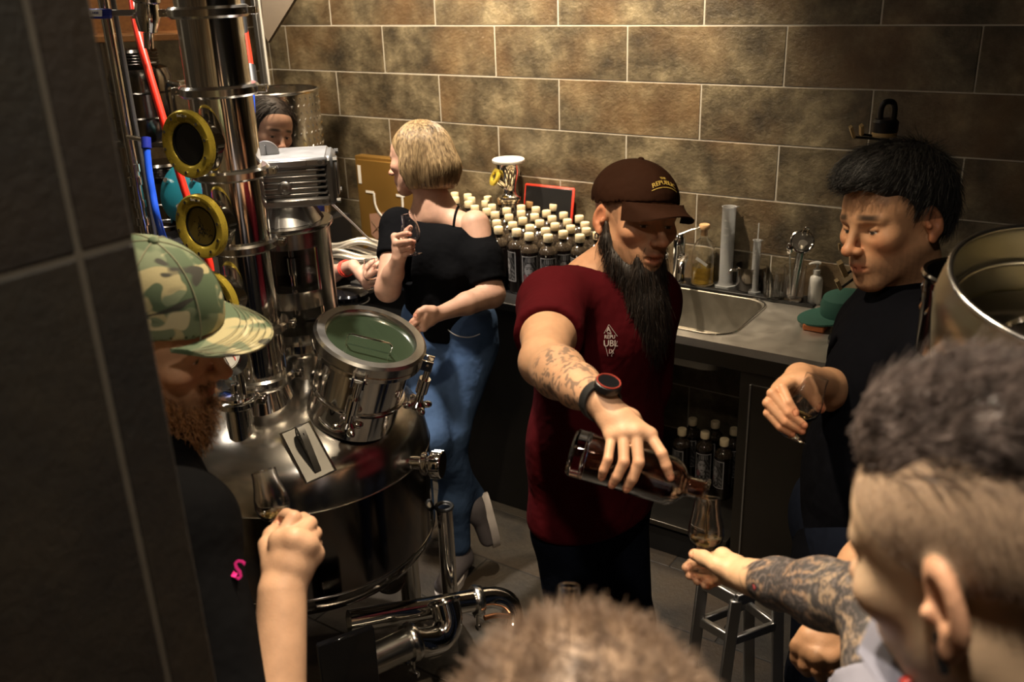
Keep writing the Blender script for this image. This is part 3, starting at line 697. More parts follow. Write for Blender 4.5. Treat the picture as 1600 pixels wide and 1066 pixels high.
tc_ = at(287, 297, 3.0); tn = cdir(-.35, .1, .9); ft = frame(tc_, tn, CR)
pump = thing('teal_pump', A(tc_[0], tc_[1], tc_[2]-.11), 'teal painted round pump casing beside the brass portholes', 'pump')
mk('casing', G().lathe([(0, .022), (.02, .022), (.06, .016), (.095, .0), (.104, -.014), (.104, -.05), (.09, -.06)], ft, 48), 'teal_paint', pump)
mk('motor_body', G().lathe([(.06, -.05), (.066, -.06), (.066, -.2), (0, -.21)], ft, 32), 'teal_paint', pump)
for k in range(6):
    mk('motor_fin', G().box(A(.085, .035-.014*k, -.03), (.07, .005, .05), ft, .001), 'teal_paint', pump)
for k in range(3): 
    a = 2.2*k+.4; mk('casing_bolt', G().cyl(tc_+(ft[1][0]*math.cos(a)+ft[1][1]*math.sin(a))*.06+tn*.012, tc_+(ft[1][0]*math.cos(a)+ft[1][1]*math.sin(a))*.06+tn*.028, .009, n=6), 'steel', pump)
mk('pump_stand', G().box(A(tc_[0], tc_[1], tc_[2]-.12)-tn*.08, (.14, .14, .05), None, .004), 'black_plastic', pump)
mk('pump_table', G().box(A(tc_[0]+.0, tc_[1]+.05, (tc_[2]-.147)/2), (.20, .26, tc_[2]-.147), None, .004), 'black_plastic', label='black cabinet under the teal pump', cat='cabinet')

# ------------------------------------------------------------------ embossed drum in the corner
def emb_drum(name, c, R, z0, z1, label, dashes, mat='steel', a_rng=(0, 2*math.pi), group=None):
    t = thing(name, (c[0], c[1], z0), label, 'drum', group)
    mk('drum_wall', G().lathe([(0, z0), (R-.01, z0), (R, z0+.01), (R, z1-.012), (R+.004, z1-.008), (R+.006, z1-.002), (R+.003, z1+.002), (R-.003, z1), (R-.004, z1-.01), (R-.005, z0+.02), (0, z0+.015)], fz(c), 64), mat, t)
    g = G(); sp = .028; n = int(2*math.pi*R/sp); rows = int((z1-z0-.06)/sp)
    for j in range(rows):
        for i in range(n):
            a = 2*math.pi*(i+.5*(j % 2))/n
            d = (a-a_rng[0]) % (2*math.pi)
            if d > a_rng[1]-a_rng[0]: continue
            z = z1-.03-j*sp; d0 = A(math.cos(a), math.sin(a), 0); tt = A(-math.sin(a), math.cos(a), 0)
            o = A(c[0], c[1], z)+d0*R; up = nrm(ez*.9+tt*(.6 if j % 2 else -.6)*1)
            s = np.cross(d0, up)
            V = [o+up*.011, o+s*.003, o-up*.011, o-s*.003, o+d0*.003]
            g.add(np.array(V), [(0, 1, 4), (1, 2, 4), (2, 3, 4), (3, 0, 4)])
    mk('embossed_dashes', g, mat, t, smooth=False, kind='stuff')
    return t
dc = at(427, 140, 3.92)
fa = math.atan2(CAM[1]-dc[1], CAM[0]-dc[0])
emb_drum('embossed_drum', dc[:2], .185, dc[2]-.55, dc[2], 'open steel drum with embossed pattern behind the dark haired woman', True, 'steel', (fa-1.7, fa+1.7))
slabz = dc[2]-.551
mk('corner_cabinet', G().box(A(dc[0], dc[1], slabz/2), (.38, .38, slabz), None, .004), 'black_plastic', label='dark cabinet under the embossed drum in the corner', cat='cabinet')

# ------------------------------------------------------------------ brass wall cabinet with emblem
b00, b11 = ony(553, 243, -.06), ony(640, 410, -.06)
bx0, bz1 = b00[0], b00[2]; bw, bh = .40, .62
cabn = thing('brass_wall_cabinet', (bx0+bw/2, -.04, bz1-bh), 'brass coloured wall cabinet with a pale emblem behind the blond woman', 'cabinet')
fw = (A(bx0, -.0065, bz1), np.stack([ex, -ez, -ey]))   # x right, y down, z out of the wall
mk('cabinet_body', G().box(A(bw/2, bh/2, .025), (bw, bh, .05), fw, .003), 'brass_sheet', cabn)
mk('door_leaf', G().box(A(bw/2, bh/2, .054), (bw-.03, bh-.03, .008), fw, .003), 'brass_sheet', cabn)
mk('white_sticker', G().box(A(.030, .085, .0595), (.018, .085, .002), fw, .0005), 'paper', cabn)
U = []
for a in np.linspace(0, math.pi, 24): U.append((.195-.085*math.cos(a), .20+.085*math.sin(a)))
U = [(.11, .165)]+U+[(.28, .165)]
mk('emblem_arc', G().tube([fw[0]+A(x, 0, -y)-ey*.060 for x, y in U], .0065, 8, flat=(1, .3)), 'paper', cabn)
for x in (.085, .27): mk('emblem_bar', G().box(A(x, .163, .0595), (.05, .011, .002), fw, .0004), 'paper', cabn)
for (x0, y0, x1, y1) in ((.08, .30, .19, .42), (.19, .30, .08, .42), (.08, .36, .15, .30), (.10, .42, .19, .34)):
    mk('emblem_line', G().tube([fw[0]+A(x0, 0, -y0)-ey*.0595, fw[0]+A(x1, 0, -y1)-ey*.0595], .0022, 6, flat=(1, .4)), 'dark_wood', cabn)
mk('emblem_patch', G().prism([(.07, .27), (.17, .25), (.20, .34), (.12, .40), (.07, .37)], .0582, .0592, fw), 'emblem_pink', cabn)

# ------------------------------------------------------------------ work tops
def counter_run(): pass
wt0 = A(.35, -.56, .9)
bench = thing('bottle_bench', (1.1, -.3, 0), 'black bench under the rows of capped bottles', 'bench')
mk('bench_top', G().box(A(1.25, -.30, .885), (1.26, .575, .03), None, .003), 'black_plastic', bench)
mk('bench_front', G().box(A(1.25, -.53, .435), (1.26, .04, .87), None, .003), 'dark_paint', bench)
mk('bench_side', G().box(A(1.86, -.27, .435), (.04, .5, .87), None, .003), 'dark_paint', bench)
# sink unit
SX0, SX1, SY = 1.92, 3.30, -.585
sink = thing('sink_unit', ((SX0+SX1)/2, -.3, 0), 'stainless steel sink counter with a bowl by the tiled wall', 'sink')
s0 = onz(1030, 456, .9); s1 = onz(1192, 470, .9); s2 = onz(1130, 522, .9)
bx_a, bx_b, by_a, by_b = 1.97, onz(1193, 482, .9)[0], -.53, -.115
def rrect(x0, x1, y0, y1, r, n=6):
    P = []
    for (cx, cy, a0) in ((x1-r, y1-r, 0), (x0+r, y1-r, 90), (x0+r, y0+r, 180), (x1-r, y0+r, 270)):
        for k in range(n+1):
            a = math.radians(a0+90*k/n); P.append((cx+r*math.cos(a), cy+r*math.sin(a)))
    return P
inn = rrect(bx_a, bx_b, by_a, by_b, .09); out = [(SX1, -.006)]*0
# worktop with a real hole: bridge the outer rectangle to the rounded hole by angle
n = len(inn); cx, cy = (bx_a+bx_b)/2, (by_a+by_b)/2
outer = []
for (x, y) in inn:
    dx, dy = x-cx, y-cy; ts = []
    if dx > 0: ts.append((SX1-cx)/dx)
    if dx < 0: ts.append((SX0-cx)/dx)
    if dy > 0: ts.append((-.007-cy)/dy)
    if dy < 0: ts.append((SY-cy)/dy)
    t_ = min(ts); outer.append((cx+dx*t_, cy+dy*t_))
for (qx, qy) in ((SX1, -.007), (SX0, -.007), (SX0, SY), (SX1, SY)):
    k = min(range(n), key=lambda i: (outer[i][0]-qx)**2+(outer[i][1]-qy)**2); outer[k] = (qx, qy)
V = [(x, y, .9) for x, y in inn]+[(x, y, .9) for x, y in outer]+[(x, y, .872) for x, y in outer]+[(x, y, .872) for x, y in inn]
F = []
for i in range(n):
    j = (i+1) % n
    F += [(i, n+i, n+j, j), (n+i, 2*n+i, 2*n+j, n+j), (2*n+i, 3*n+i, 3*n+j, 2*n+j)]
mk('worktop', (np.array(V), F), 'counter_steel', sink, smooth=False)
rings = []
for (ins, z, rr) in ((-.008, .9015, .095), (0, .9025, .09), (.006, .898, .088), (.012, .80, .085), (.03, .755, .08), (.08, .745, .05)):
    rings.append([(x, y, z) for x, y in rrect(bx_a+ins, bx_b-ins, by_a+ins, by_b-ins, max(rr, .03))])
V = [p for r_ in rings for p in r_]; F = []
for k in range(len(rings)-1):
    for i in range(n):
        j = (i+1) % n; F.append((k*n+i, k*n+j, (k+1)*n+j, (k+1)*n+i))
F.append(tuple((len(rings)-1)*n+i for i in range(n)))
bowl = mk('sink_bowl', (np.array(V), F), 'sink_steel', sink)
mk('bowl_rim', G().tube([A(x, y, .902) for x, y in rrect(bx_a-.002, bx_b+.002, by_a-.002, by_b+.002, .09)], .0035, 8, closed=True), 'chrome', bowl)
mk('drain_strainer', G().lathe([(0, .747), (.03, .747), (.034, .750), (.036, .747)], fz((cx-.05, cy)), 24), 'chrome', bowl)
mk('front_apron', G().box(A((SX0+SX1)/2, SY+.011, .845), (SX1-SX0, .02, .055), None, .002), 'brushed_dark', sink)
xa, xb = ony(1062, 700, SY)[0]-.12, ony(1150, 640, SY)[0]
mk('cabinet_panel', G().box(A((xb+SX1)/2+.002, SY+.03, .41), (SX1-xb, .03, .81), None, .002), 'brushed_dark', sink)
dx0 = ony(1165, 640, SY)[0]+.01
dr = mk('cabinet_door', G().box(A((dx0+SX1-.02)/2, SY+.008, .40), (SX1-.02-dx0, .018, .76), None, .003), 'brushed_dark', sink)
mk('door_edge', G().box(A(dx0+.002, SY-.003, .40), (.006, .005, .76), None, .001), 'brushed', dr)
mk('cabinet_side', G().box(A(SX0+.012, -.29, .43), (.024, .54, .86), None, .002), 'brushed_dark', sink)
mk('divider', G().box(A(xb+.012, -.29, .43), (.024, .54, .86), None, .002), 'brushed_dark', sink)
mk('cabinet_floor', G().box(A((SX0+xb)/2, -.29, .14), (xb-SX0-.03, .54, .02), None, .002), 'brushed_dark', sink)
mk('cabinet_plinth', G().box(A((SX0+SX1)/2, SY+.07, .05), (SX1-SX0, .02, .1), None, .002), 'black_plastic', sink)
# ------------------------------------------------------------------ bottles on the bench
CT = 1.158
def label_patch(r, z0, z1, half, seed):
    """a curved printed label: portrait of a dark haired face inside a pale border (flat print as point colours)"""
    nu, nv = 30, 52; V, C, F = [], [], []
    for j in range(nv+1):
        for i in range(nu+1):
            u = -1+2*i/nu; v = j/nv; a = -math.pi/2+u*half
            V.append((r*math.cos(a), r*math.sin(a), z0+(z1-z0)*v))
            x, y = u, (v-.5)*2*1.75
            c = .012
            if max(abs(u)/.93, abs(y)/1.66) > 1: c = .33
            elif max(abs(u)/.86, abs(y)/1.6) > 1: c = .012
            else:
                hx, hy = x+.08, y-.25
                if (hx/.80)**2+((hy-.1)/1.15)**2 < 1: c = .02 if x > -.35 else .05          # hair
                if abs(math.sin(9*x+5*y)) > .93 and (hx/.8)**2+(hy/1.15)**2 < 1.3: c = .12
                if ((hx+.08)/.46)**2+((hy+.12)/.78)**2 < 1: c = .30-.10*(x > .1)            # face
                for ex_ in (-.30, .12):
                    if ((x-ex_)/.16)**2+((y-.28)/.07)**2 < 1: c = .02
                    if ((x-ex_)/.2)**2+((y-.47)/.04)**2 < 1: c = .015
                if abs(x+.12) < .05 and -.12 < y < .25: c = .40
                if ((x+.12)/.16)**2+((y+.36)/.07)**2 < 1: c = .03
                if y < -.62 and abs(x) < .25: c = .20
                if y < -.95: c = .16 if math.sin(14*x)*math.sin(9*y) > .2 else .02
                if y > 1.05 and abs(x) < .5: c = .22 if (int((x+1)*9) % 2) else .03
                if x > .45 and y < -.2: c = .15 if math.sin(11*x+13*y) > 0 else .03
            cc = (c, c*.96, c*.97)
            if ((x+.55)/.25)**2+((y+.75)/.4)**2 < 1: cc = (.17, .07, .08)
            C.append(cc)
    for j in range(nv):
        for i in range(nu):
            a = j*(nu+1)+i; F.append((a, a+1, a+nu+2, a+nu+1))
    return np.array(V), F, np.array(C)
def vc_mat(name, rough=.5, spec=.4, **kw):
    m = pm(name, (.5, .5, .5), rough, spec=spec, **kw); nt = m.node_tree
    at_ = N(nt, 'ShaderNodeVertexColor'); at_.layer_name = 'Col'
    b = nt.nodes['Principled BSDF']; nt.links.new(at_.outputs[0], b.inputs['Base Color']); return m
vc_mat('label_print', .35)
def bottle_proto():
    t = thing('capped_bottle', (0, 0, 0)); h = .205
    mk('glass_body', G().lathe([(0, 0), (.030, 0), (.0335, .004), (.0345, .01), (.0345, .176), (.033, .186), (.026, .197), (.0165, .202), (.0145, .205), (.0145, .212), (.0165, .213), (.0165, .218), (.0, .218)], None, 24), 'rum_bottle', t)
    nkp = mk('glass_shoulder', G().lathe([(.0347, .177), (.0332, .1872), (.0262, .1985), (.0168, .2035), (.0149, .2065), (.0149, .213)], None, 24), 'bottle_shine', t)
    c = mk('wooden_cap', G().lathe([(.0, .219), (.0165, .219), (.0175, .221), (.0175, .243), (.016, .2455), (0, .246)], None, 20), 'cap_wood', t)
    mk('cork_plug', G().lathe([(.0135, .205), (.0135, .219)], None, 16), 'cork', c)
    V, F, C = label_patch(.0349, .050, .165, .95, 0)
    mk('printed_label', (V, F), 'label_print', t, attr={'Col': C})
    return t
pm('bottle_shine', (.035, .026, .018), .05, spec=.8, coat=1)
proto = bottle_proto()
CAPS = [(40,298),(122,275),(117,315),(210,295),(258,325),(325,302),(262,355),(340,378),(262,402),(395,405),(308,432),(405,450),(310,490),(430,500),(335,530),(456,545),(468,382),(487,425),(498,470),(545,520),(540,572),(575,398),(578,445),(610,487),(650,540),(666,583),(655,422),(693,460),(715,507),(767,558),(733,368),(770,435),(798,480),(833,525),(888,580),(873,457),(912,500),(930,545),(458,320),(365,340),(190,390),(150,350),(215,450),(235,505),(960,560)]
SPOTS = []
for (zx, zy) in CAPS:
    p = onz(700+zx/4.264, 230+zy/4.264, CT-.012)
    p[1] = min(p[1], -.046)
    SPOTS.append(p[:2])
SPOTS = np.array(SPOTS)
_h = onz(843, 318, 1.09); _hx = A(_h[0], min(_h[1], -.09))
for it in range(80):                        # keep neighbours from touching, and clear of the funnel
    for i in range(len(SPOTS)):
        for j in range(i):
            d = SPOTS[i]-SPOTS[j]; L = np.linalg.norm(d)
            if L < .0715: SPOTS[i] += d/L*(.0715-L)*.5; SPOTS[j] -= d/L*(.0715-L)*.5
    for i in range(len(SPOTS)):
        d = SPOTS[i]-_hx; L = np.linalg.norm(d)
        if L < .084: SPOTS[i] += d/L*(.084-L)
    SPOTS[:, 1] = np.minimum(SPOTS[:, 1], -.046)
first = True
BOTTLES = []
for k, (x, y) in enumerate(SPOTS):
    o = proto if first else copy_tree(proto); first = False
    o.location = (x, y, .9005); ORG[o.name] = A(x, y, .9005)
    o.rotation_euler = (0, 0, math.radians([12, -8, 25, 2, -20, 40][k % 6]))
    BOTTLES.append(o)
    tag(o, 'dark bottle with a pale wooden cap in the crowd on the bench', 'bottle', 'pale capped bottles crowded on the black bench')
def relabel(zx, zy, lab, mat=None):
    k = CAPS.index((zx, zy)); BOTTLES[k]['label'] = lab
    if mat:
        for ch in BOTTLES[k].children:
            if ch.name.startswith('wooden_cap'): ch.data = ch.data.copy(); ch.data.materials[0] = MAT[mat]
relabel(40, 298, 'capped bottle farthest left, just over the blond woman\'s bare shoulder')
relabel(325, 302, 'capped bottle against the wall, left of the two brown capped ones')
relabel(930, 545, 'capped bottle beside the bearded man\'s ear, second nearest to it')
relabel(873, 457, 'rearmost capped bottle at the right end, below the red edged tablet corner')
relabel(458, 320, 'dark bottle with a brown cap near the steel funnel', 'cap_wood_dark')
relabel(365, 340, 'dark bottle with a brown cap left of the steel funnel, among pale ones', 'cap_wood_dark')
relabel(540, 572, 'front row bottle whose portrait label shows beside the maroon sleeve')
relabel(666, 583, 'front row bottle half hidden by the maroon shoulder, portrait label cut off')
relabel(456, 545, 'front row bottle turned so its label shows edge on, left of the portrait')
relabel(335, 530, 'front row bottle right against the woman\'s black sleeve')
relabel(733, 368, 'lone capped bottle standing in front of the red edged tablet')
relabel(888, 580, 'capped bottle nearest the bearded man\'s ear')
for (zx, zy, yaw_) in ((540, 572, 32), (666, 583, 30), (456, 545, -32), (335, 530, -40)):
    BOTTLES[CAPS.index((zx, zy))].rotation_euler.z = math.radians(yaw_)

# still head with a white lid standing behind the bottles
hc = onz(843, 318, 1.09); hxy = A(hc[0], min(hc[1], -.09)); zz_ = lambda py: zof(hxy, py)
head = thing('spirit_funnel', (hxy[0], hxy[1], .9), 'funnel shaped steel still head with a round white lid', 'funnel')
zt = zz_(252)
mk('funnel', G().lathe([(.034, .9005), (.034, zz_(318)), (.040, zz_(316)), (.040, zz_(306)), (.030, zz_(303)), (.026, zz_(296)), (.030, zz_(284)), (.052, zz_(266)), (.055, zt-.006), (.050, zt-.006), (.024, zz_(296))], fz(hxy), 40), 'chrome', head)
mk('white_lid', G().lathe([(0, zt-.004), (.064, zt-.004), (.067, zt), (.067, zt+.008), (.064, zt+.011), (0, zt+.011)], fz(hxy), 40), 'white_plastic', head)
mk('clamp_ring', G().lathe([(.03, zz_(310)-.008), (.045, zz_(310)-.008), (.047, zz_(310)), (.045, zz_(310)+.008), (.03, zz_(310)+.008)], fz(hxy), 32), 'steel', head)
bd = cdir(-.85, .25, .45); bc2 = A(*hxy, zz_(285))+bd*.062; fb2 = frame(bc2, bd, ez)
sg = mk('sight_branch', G().cyl(A(*hxy, zz_(294)), bc2, .020, n=24), 'chrome', head)
mk('brass_ring', G().lathe([(.018, 0), (.036, 0), (.038, .003), (.038, .010), (.034, .012), (.020, .012), (.018, 0)], fb2, 32), 'brass', sg)
mk('sight_pane', G().lathe([(0, .006), (.019, .006)], fb2, 24), 'sight_glass', sg)
# tablet with red edge leaning on the wall
t0 = ony(900, 296, -.03); t1 = ony(850, 292, -.03); tb = thing('red_edged_tablet', (t0[0]-.12, -.06, .9), 'black tablet with a red edge leaning on the tiles', 'tablet')
ftb = (A(t0[0]-.005, -.028, t0[2]+.004), np.stack([-ex, nrm(-ez-ey*.18), np.cross(-ex, nrm(-ez-ey*.18))]))
mk('red_case', G().box(A(.12, .115, 0), (.24, .23, .012), ftb, .005), 'red_plastic', tb)
zs = 1 if (ftb[1][2] @ -ey) > 0 else -1
mk('black_screen', G().box(A(.12, .115, zs*.0045), (.226, .216, .006), ftb, .003), 'black_plastic', tb)
mk('tablet_foot', G().box(A(t0[0]-.12, -.022, .91), (.2, .02, .018), None, .003), 'black_plastic', tb)

# ------------------------------------------------------------------ things on the sink counter
def on_counter(px, py): 
    p = onz(px, py, .9); return A(p[0], min(p[1], -.03))
tr0, tr1 = on_counter(1068, 447), on_counter(1262, 480)
tray = thing('drip_tray', ((tr0[0]+tr1[0])/2, -.085, .9), 'flat black rubber tray under the glassware', 'tray')
tx0, tx1 = tr0[0]-.03, tr1[0]+.02
mk('mat', G().box(A((tx0+tx1)/2, -.062, .9035), (tx1-tx0, .105, .006), None, .002), 'black_rubber', tray)
TZ = .9068
mk('tray_lip', G().box(A((tx0+tx1)/2, -.1165, .9065), (tx1-tx0, .005, .012), None, .0015), 'black_rubber', tray)
# tap
fc = A(onz(1049, 450, .9)[0], -.075); zf = lambda py: zof(fc, py)
tap = thing('sink_tap', (fc[0], fc[1], .9), 'tall chrome mixer tap with a flat lever beside the sink bowl', 'tap')
mk('tap_body', G().lathe([(0, .9005), (.030, .9005), (.030, .906), (.024, .912), (.023, 1.04), (.025, 1.05), (.025, 1.085), (.018, 1.095), (0, 1.096)], fz(fc), 32), 'chrome', tap)
mk('spout', G().tube(smooth_path([A(*fc, 1.0), A(*fc, 1.02)+A(.05, -.06, .01), A(*fc, 1.02)+A(.07, -.13, .005), A(*fc, 1.0)+A(.074, -.15, -.01)], 6), .014, 16), 'chrome', tap)
mk('lever', G().tube([A(*fc, 1.095), A(*fc, 1.115)+A(.04, .0, 0), A(*fc, 1.125)+A(.078, .005, .005)], [.012, .007, .006], 12, flat=(1, .6)), 'chrome', tap)
# jar with white lid
jc = A(onz(1026, 440, .9)[0]+.0, -.07)
jar = thing('lidded_jar', (jc[0], jc[1], .9), 'small clear jar with a white lid behind the tap', 'jar')
mk('glass_wall', G().lathe([(0, .9005), (.032, .9005), (.034, .904), (.034, .98), (.030, .99), (.028, .99), (.031, .979), (.031, .906), (0, .905)], fz(jc), 32), 'thin_glass', jar)
mk('white_lid', G().lathe([(0, .9905), (.031, .9905), (.031, 1.006), (0, 1.007)], fz(jc), 28), 'white_plastic', jar)
# bottle of yellow liquid
yc = on_counter(1097, 446)
yb = thing('corked_bottle', (yc[0], yc[1], TZ), 'clear round bottle half full of yellow liquid, corked', 'bottle')
mk('glass_wall', G().lathe([(0, TZ), (.040, TZ), (.044, TZ+.004), (.044, TZ+.115), (.040, TZ+.145), (.028, TZ+.168), (.017, TZ+.178), (.015, TZ+.185), (.015, TZ+.215), (.0125, TZ+.215), (.0125, TZ+.184), (.026, TZ+.165), (.0375, TZ+.143), (.0415, TZ+.114), (.0415, TZ+.008), (0, TZ+.007)], fz(yc), 40), 'thin_glass', yb)
mk('liquid', G().lathe([(0, TZ+.0075), (.0413, TZ+.0085), (.0413, TZ+.072), (0, TZ+.072)], fz(yc), 36), 'yellow_liquid', yb)
cp_ = mk('cork', G().lathe([(0, TZ+.19), (.0122, TZ+.19), (.0122, TZ+.212)], fz(yc), 20), 'cork', yb)
mk('cap_disc', G().lathe([(0, TZ+.2155), (.019, TZ+.2155), (.020, TZ+.219), (.020, TZ+.230), (.018, TZ+.233), (0, TZ+.233)], fz(yc), 24), 'cork', cp_)
mk('paper_strip', G().box(A(.0, 0, 0), (.05, .012, .0005), (A(yc[0]+.012, yc[1]-.0445, TZ+.10), np.stack([nrm(A(1, 0, -.55)), nrm(A(.55, 0, 1)), A(0, -1, 0)])), 0), 'frost_plastic', yb)
def grad_cylinder(px, py, r, h, hb, lab):
    c = on_counter(px, py); t = thing('measuring_cylinder', (c[0], c[1], TZ), lab, 'measuring cylinder', 'measuring cylinders on the tray')
    g = G().prism([(hb*math.cos(k*math.pi/3), hb*math.sin(k*math.pi/3)) for k in range(6)], TZ, TZ+.007, fz(c)); mk('hexagon_foot', g, 'frost_plastic', t, smooth=False)
    z0, z1 = TZ+.0075, TZ+h
    mk('tube', G().lathe([(0, z0), (r*1.25, z0), (r, z0+.012), (r, z1-.004), (r+.003, z1), (r+.0005, z1), (r-.002, z1-.004), (r-.002, z0+.014), (0, z0+.012)], fz(c), 32), 'frost_plastic', t)
    mk('pour_lip', G().prism([(r*.4, -r*.5), (r+.013, 0), (r*.4, r*.5), (r*.95, 0)], z1-.004, z1, (A(*c, 0), np.stack([nrm(A(*CR[:2], 0)), np.cross(ez, nrm(A(*CR[:2], 0))), ez]))), 'frost_plastic', t, smooth=False)
    for k in range(9):
        z = z0+.03+(h-.06)*k/9; mk('scale_mark', G().lathe([(r+.0002, z), (r+.0006, z), (r+.0006, z+.0009), (r+.0002, z+.0009)], fz(c), 8, -1.9, -1.2), 'paper', t)
    return t, c
grad_cylinder(1133, 449, .025, .305, .047, 'tall frosted measuring cylinder beside the corked yellow bottle')
t2, c2 = grad_cylinder(1178, 460, .014, .20, .026, 'short thin measuring cylinder with a hydrometer standing in it')
hy = thing('hydrometer', (c2[0], c2[1], TZ+.02), 'thin glass hydrometer standing in the short measuring cylinder', 'hydrometer')
mk('bulb', G().lathe([(0, TZ+.022), (.008, TZ+.03), (.008, TZ+.12), (.003, TZ+.14)], fz(c2+A(.002, -.001)), 12), 'frost_plastic', hy)
mk('stem', G().lathe([(.0025, TZ+.14), (.0025, TZ+.262), (0, TZ+.265)], fz(c2+A(.002, -.001)), 10), 'frost_plastic', hy)
# pot
pc = on_counter(1185, 444); pot = thing('small_saucepan', (pc[0], pc[1], TZ), 'small steel saucepan with a side handle behind the thin cylinder', 'saucepan')
mk('pan', G().lathe([(0, TZ), (.05, TZ), (.055, TZ+.006), (.055, TZ+.09), (.0575, TZ+.092), (.053, TZ+.09), (.052, TZ+.008), (0, TZ+.006)], fz(pc), 40), 'dark_steel', pot)
mk('handle', G().tube(smooth_path([A(*pc, TZ+.075)-A(*CR[:2], 0)*.054, A(*pc, TZ+.078)-A(*CR[:2], 0)*.075-A(*CF[:2], 0)*.01, A(*pc, TZ+.066)-A(*CR[:2], 0)*.085-A(*CF[:2], 0)*.012], 5), .006, 10), 'steel', pot)
# crystal tumbler
uc = on_counter(1213, 466); uc[1] = -.085
tum = thing('crystal_tumbler', (uc[0], uc[1], TZ), 'cut crystal tumbler standing on the tray', 'glass')
mk('glass_wall', G().lathe([(0, TZ), (.036, TZ), (.040, TZ+.004), (.046, TZ+.10), (.044, TZ+.10), (.0375, TZ+.016), (0, TZ+.014)], fz(uc), 40), 'thin_glass', tum)
for k in range(22):
    a = 2*math.pi*k/22; d = A(math.cos(a), math.sin(a), 0); mk('cut_rib', G().tube([A(*uc, TZ+.012)+d*.0405, A(*uc, TZ+.075)+d*.0448], .0022, 6), 'thin_glass', tum)
# utensil glass
gc_ = on_counter(1246, 464); gc_[1] = -.075
ug = thing('utensil_glass', (gc_[0], gc_[1], TZ), 'tall ribbed glass holding steel bar tools', 'glass')
mk('glass_wall', G().lathe([(0, TZ), (.033, TZ), (.036, TZ+.004), (.039, TZ+.125), (.0365, TZ+.125), (.0335, TZ+.012), (0, TZ+.010)], fz(gc_), 36), 'thin_glass', ug)
stn = thing('hawthorne_strainer', (gc_[0]+.01, gc_[1], TZ+.02), 'round steel strainer standing in the tall glass', 'strainer')
sd_ = A(*gc_, TZ+.215)+CR*.016; fst = frame(sd_, cdir(-.25, .15, .9), CR)
mk('plate', G().lathe([(0, .004), (.034, .004), (.036, 0), (.034, -.004), (0, -.004)], fst, 32), 'steel', stn)
mk('coil', G().torus((sd_, fst[1]), .038, .005, 36, 8), 'chrome', stn)
mk('tool_handle', G().cyl(A(*gc_, TZ+.02), sd_-ez*.03, .013, .017, n=16), 'steel', stn)
mk('handle_face', G().cyl(sd_-ez*.022-CF*.004, sd_-ez*.006-CF*.016, .015, n=20), 'brushed', stn)
mk('top_hook', G().tube(smooth_path([sd_+ez*.03, sd_+ez*.05+CR*.008, sd_+ez*.045+CR*.02, sd_+ez*.028+CR*.016], 5), .003, 8), 'chrome', stn)
sp = thing('bar_spoon', (gc_[0]-.012, gc_[1], TZ+.02), 'thin steel spoon standing in the tall glass beside the strainer', 'spoon')
mk('stem', G().cyl(A(*gc_, TZ+.02)-CR*.01, A(*gc_, TZ+.17)-CR*.024, .003, n=10), 'chrome', sp)
mk('bowl', G().ell(A(*gc_, TZ+.19)-CR*.026, (.012, .006, .022), None, 16, 10), 'chrome', sp)
# soap pump
oc2 = onz(1272, 474, .9)[:2]
so = thing('soap_dispenser', (oc2[0], oc2[1], .9), 'white pump soap bottle at the end of the tray', 'soap bottle')
mk('bottle', G().lathe([(0, .9005), (.021, .9005), (.024, .905), (.024, .985), (.020, 1.0), (.012, 1.006), (.011, 1.014), (0, 1.014)], fz(oc2), 28), 'soap_white', so)
mk('pump_collar', G().lathe([(.0, 1.0142), (.013, 1.0142), (.013, 1.026), (.005, 1.028), (.004, 1.045), (0, 1.045)], fz(oc2), 20), 'soap_white', so)
mk('pump_nozzle', G().tube([A(*oc2, 1.049)+CR*.01, A(*oc2, 1.052), A(*oc2, 1.050)-CR*.022, A(*oc2, 1.045)-CR*.03], [.007, .008, .006, .004], 10, flat=(1, .7)), 'soap_white', so)
# green cap and sponge
gp = onz(1283, 512, .9); gcap = thing('green_cap', (gp[0], gp[1], .9), 'dark green cloth cap lying on the end of the counter', 'cap')
sw = mk('sponge', G().box(A(gp[0]-.012, gp[1]-.005, .912), (.07, .10, .022), None, .004), 'orange_sponge', label='orange scouring sponge under the green cap', cat='sponge')
brim = [(.10*math.cos(a)*1.0, .075*math.sin(a)) for a in np.linspace(0, 2*math.pi, 36, endpoint=False)]
fgc = frame(A(gp[0]+.015, gp[1]+.02, .936), A(-.1, -.12, 1), A(.9, .4, 0))
mk('brim', G().prism(brim, -.003, .003, fgc), 'green_cloth', gcap)
mk('crown', G().lathe([(.078, 0), (.077, .035), (.066, .06), (.03, .072), (0, .074)], (fgc[0]+fgc[1][0]*.055+fgc[1][1]*.02, fgc[1]), 32), 'green_cloth', gcap)
# bottle drying tree
rc = at(1381, 215, 2.72)[:2]; zr = lambda py: zof(rc, py)
tree = thing('bottle_drying_tree', (rc[0], rc[1], .9), 'black drying stand with wooden pegs behind the dark haired man', 'drying rack')
ztp = zr(188)
mk('stand_base', G().lathe([(0, .9005), (.10, .9005), (.10, .915), (.02, .93), (0, .93)], fz(rc), 32), 'black_plastic', tree)
mk('stand_post', G().cyl(A(*rc, .925), A(*rc, ztp), .016, n=16), 'black_plastic', tree)
mk('top_block', G().lathe([(0, zr(206)), (.036, zr(206)), (.037, ztp-.004), (.03, ztp+.004), (0, ztp+.006)], fz(rc), 28), 'black_plastic', tree)
mk('wooden_band', G().lathe([(0, zr(213)), (.035, zr(213)), (.035, zr(206)), (0, zr(206))], fz(rc), 28), 'pale_wood', tree)
cl_ = A(*rc, ztp); lo_ = [cl_-CR*.016, cl_-CR*.017+ez*.03, cl_-CR*.008+ez*.05, cl_+CR*.012+ez*.052, cl_+CR*.022+ez*.035, cl_+CR*.022]
